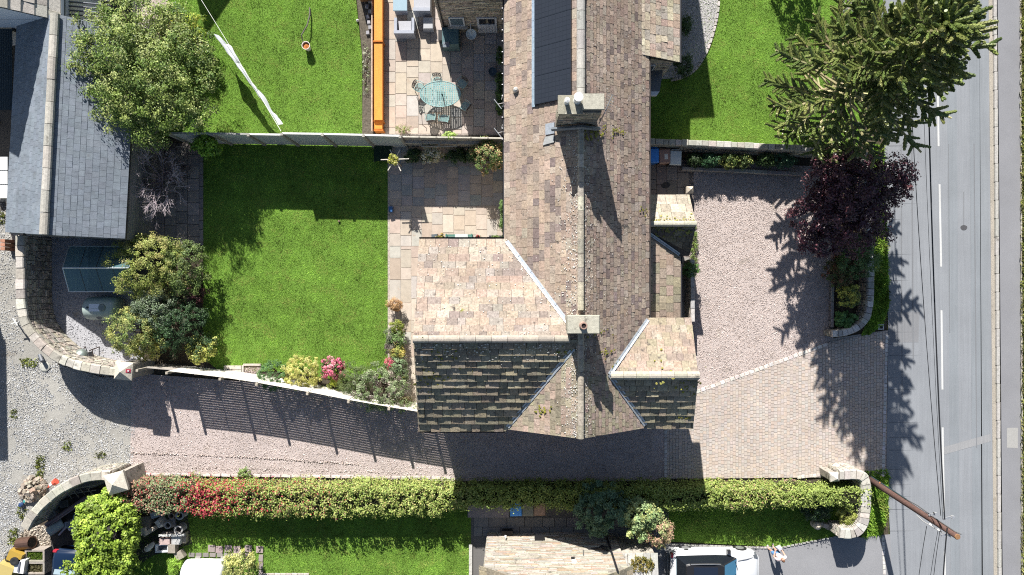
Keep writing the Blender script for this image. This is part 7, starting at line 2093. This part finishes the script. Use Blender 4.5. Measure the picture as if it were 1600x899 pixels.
mb = MB(); mb.lathe((q.x, q.y, .4), [(.24, -.36), (.3, -.36), (.3, .36), (.24, .36)], 18, (.17, .10, .075), Mx); mb.build('barrel', M['metal'], t)
MB().lathe((q.x + .36, q.y + .05, .45), [(.24, 0), (.01, .01)], 16, (.025, .02, .018), Mx).build('opening', M['plain'], t)
for py, gr in ((869, True), (888, False)):
    t = thing('stone_trough', 'stone trough filled with %s at lower left' % ('green grass' if gr else 'dry moss'), 'trough', tuple(P(56, py)), 'stone troughs by the blue car')
    c = P(54, py, .55)
    for dx, dy, w, h in ((0, .26, .96, .09), (0, -.26, .96, .09), (-.44, 0, .09, .43), (.44, 0, .09, .43)): MB().box((c.x + dx, c.y + dy, 0), (w, h, .55), 0, jit((.30, .27, .23))).build('side', M['coping'], t)
    MB().box((c.x, c.y, .1), (.79, .43, .34), 0, (.08, .06, .045)).build('soil', M['earth'], t)
    X = G.uniform(c.x - .38, c.x + .38, 700); Y = G.uniform(c.y - .2, c.y + .2, 700); b = np.stack([X, Y, np.full(700, .43)], 1)
    a = G.uniform(0, 6.28, 700); d = np.stack([np.cos(a), np.sin(a), 0 * a], 1) * .02; tip = b + np.stack([G.normal(size=700) * .04, G.normal(size=700) * .04, G.uniform(.05, .14, 700)], 1)
    pal = np.array(((.12, .20, .03), (.17, .25, .04)) if gr else ((.20, .18, .09), (.14, .14, .07), (.26, .23, .14)))
    np_mesh('planting', np.stack([b - d, b + d, tip], 1).reshape(-1, 3), 3, pal[G.integers(0, len(pal), 700)] * G.uniform(.7, 1.3, (700, 1)), M['blade'], t, kind='stuff')
t = thing('yellow_machine', 'yellow and white small construction machine in lower left corner', 'machine', tuple(P(24, 885)))
YL = (.38, .25, .045)
c = P(20, 880, .7)
MB().box((c.x + .1, c.y + .3, .25), (.75, .55, .5), -.4, YL, .9).build('bonnet', M['paint'], t)
MB().box((c.x + .35, c.y - .15, .3), (.55, .75, .45), -.15, (.62, .62, .60), .88).build('white_panel', M['paint'], t)
MB().box((c.x - .45, c.y - .45, .2), (.9, .7, .45), -.35, (.44, .35, .13), .85).build('skip', M['paint'], t)
MB().lathe((c.x + .15, c.y + .12, .76), [(.2, 0), (.21, .06), (.12, .07), (.02, .05)], 14, (.03, .03, .03)).build('steering_wheel', M['plastic'], t)
MB().box((c.x + .35, c.y - .15, .76), (.08, .5, .03), -.15, (.12, .13, .17)).build('label_strip', M['plain'], t)
for s in (-1, 1): MB().lathe((c.x + s * .45, c.y + .15, .25), [(.08, -.1), (.25, -.1), (.25, .1), (.08, .1)], 14, (.03, .03, .03), Matrix.Rotation(math.pi / 2, 3, 'Y')).build('wheel', M['plastic'], t)
# old chimney pots, sinks and slabs beside the beech hedge
for px, py, r, h, col, lb in ((288, 801, .19, .5, (.33, .34, .34), 'grey chimney pot nearest the hedge among the salvage'), (286, 823, .2, .5, (.40, .38, .36), 'pale chimney pot at right of the salvage'), (268, 817, .16, .4, (.42, .40, .38), 'small chimney pot in middle of the salvage'), (273, 803, .14, .35, (.30, .22, .17), 'brown chimney pot near the hedge')):
    q = P(px, py); t = thing('chimney_pot', lb, 'chimney pot', tuple(q), 'old chimney pots')
    mb = MB(); mb.lathe(tuple(q), [(r * 1.1, 0), (r * .95, .06), (r * .85, h - .1), (r * 1.1, h - .06), (r * 1.1, h), (r * .75, h), (r * .7, h - .15)], 18, col); mb.build('clay', M['coping'], t)
    MB().lathe((q.x, q.y, h - .12), [(r * .72, 0), (.01, .002)], 16, (.02, .018, .016)).build('opening', M['plain'], t)
MB().box((P(268, 817).x, P(268, 817).y, 0), (.5, .42, .12), .2, (.30, .285, .27)).build('base_slab', M['coping'], bpy.data.objects['chimney_pot.002'])
def junk(px, py, d, rz, col, lb, nm, cat, mt='coping', top=.95, z=0):
    q = P(px, py, z); mb = MB(); mb.box((q.x, q.y, z), d, rz, col, top); return tag(mb.build(nm, M[mt]), lb, cat)
junk(234, 812, (.5, .65, .5), .05, (.22, .19, .15), 'square brown box among salvage by the hedge', 'wooden_box', 'box', 'wood')
junk(240, 826, (.62, .22, .5), .55, (.52, .45, .36), 'cream stone bench end standing among the salvage', 'bench_end', 'stone')
junk(234, 824, (.24, .38, .62), .1, (.55, .49, .39), 'upright cream stone block among the salvage', 'stone_block', 'stone')
junk(249, 800, (.5, .42, .5), .3, (.42, .48, .54), 'pale blue crumpled sheet over salvage near the hedge', 'plastic_cover', 'cover', 'cloth', .7)
junk(256, 813, (.55, .34, .55), -.9, (.58, .56, .51), 'white carved stone fragment among the salvage', 'stone_fragment', 'stone', 'coping', .6)
junk(269, 836, (1.3, .09, .1), .02, (.52, .52, .50), 'long white stone rail lying over the slabs', 'stone_rail', 'stone', 'coping', .95, .42)
junk(263, 842, (.55, .32, .4), .0, (.44, .33, .31), 'pinkish stone slab in the lower salvage row', 'stone_slab', 'slab')
junk(281, 840, (.46, .42, .4), .0, (.42, .42, .41), 'pale grey stone slab in the lower salvage row', 'stone_slab', 'slab')
junk(290, 838, (.3, .55, .25), .0, (.32, .28, .22), 'brown stone slab at right of the salvage', 'stone_slab', 'slab')
junk(266, 831, (.6, .14, .3), .05, (.26, .22, .20), 'dark stone strip above the pink slab', 'stone_strip', 'slab')
junk(274, 853, (.38, .45, .4), .0, (.28, .25, .21), 'hollow stone block in bottom salvage row', 'stone_block', 'stone')
junk(284, 865, (.4, .4, .3), .5, (.30, .27, .22), 'tilted square stone at the bottom of the salvage', 'stone_block', 'stone')
t = thing('butler_sink', 'white rectangular sink lying among the salvage', 'sink', tuple(P(253, 857)))
c = P(253, 857, .3)
for dx, dy, w, h in ((0, .17, .66, .06), (0, -.17, .66, .06), (-.3, 0, .06, .28), (.3, 0, .06, .28)): MB().box((c.x + dx, c.y + dy, 0), (w, h, .32), .05, (.72, .74, .76)).build('rim', M['paint'], t)
MB().box((c.x, c.y, 0), (.56, .28, .1), .05, (.05, .06, .08)).build('basin', M['paint'], t)
t = thing('garden_statue', 'small pale stone statue lying at left of the sink', 'statue', tuple(P(231, 856)))
q = P(231, 856, .3); mb = MB(); mb.tube([P(225, 861, .25), P(231, 857, .35), P(237, 852, .3), P(241, 848, .3)], [.10, .16, .13, .07], 9, (.55, .52, .46)); mb.build('figure', M['coping'], t, smooth=True)
mb = MB(); mb.lathe(tuple(P(227, 860, .35)), [(.02, 0), (.12, .04), (.02, .1)], 9, (.05, .045, .04)); mb.build('hollow', M['plain'], t)
# stones and ornament in the entrance bed
q = P(1271, 817); t = thing('stone_ornament', 'small cream lion-like stone ornament on the lawn by the entrance bed', 'ornament', tuple(q))
mb = MB(); mb.lathe(tuple(q), [(.18, 0), (.2, .1), (.14, .2), (.2, .34), (.18, .5), (.08, .6), (.01, .62)], 12, (.52, .45, .35)); mb.build('figure', M['coping'], t, smooth=True)
for i, (px, py, s) in enumerate(((1288, 820, .34), (1296, 823, .4), (1304, 822, .36), (1309, 827, .26), (1284, 818, .22))):
    q = P(px, py); mb = MB(); mb.box((q.x, q.y, -.03), (s, s * .7, s * .7), R.uniform(-.4, .4), jit((.46, .41, .34)), .75); tag(mb.build('rockery_stone', M['coping']), ('rockery stone nearest the cream ornament, upper one', 'largest pale rockery stone in the middle of the row', 'rockery stone between the largest stone and the wall end', 'small rockery stone touching the wall end', 'smallest rockery stone right beside the cream ornament')[i], 'stone', 'rockery stones at the entrance bed')
for i, (px, py, s) in enumerate(((174, 729, .3), (182, 727, .25), (166, 731, .18))):
    q = P(px, py); mb = MB(); mb.box((q.x, q.y, -.03), (s, s * .7, s * .6), R.uniform(-.4, .4), jit((.50, .49, .47)), .75); tag(mb.build('loose_stone', M['coping']), ('largest loose pale stone above the lower gate pier', 'loose pale stone nearest the gravel drive above the pier', 'smallest loose stone, left of the other two above the pier')[i], 'stone', 'loose stones by the gate pier')
q = P(1040, 290); mb = MB(); mb.poly([(q.x + .22 * math.cos(a) * (1 + .2 * math.sin(2 * a)), q.y + .16 * math.sin(a), .052) for a in np.linspace(0, 6.28, 12, endpoint=False)], (.06, .055, .055)); mb.build('dark_patch', M['slab'], kind='structure')  # small dark oval painted on the slabs
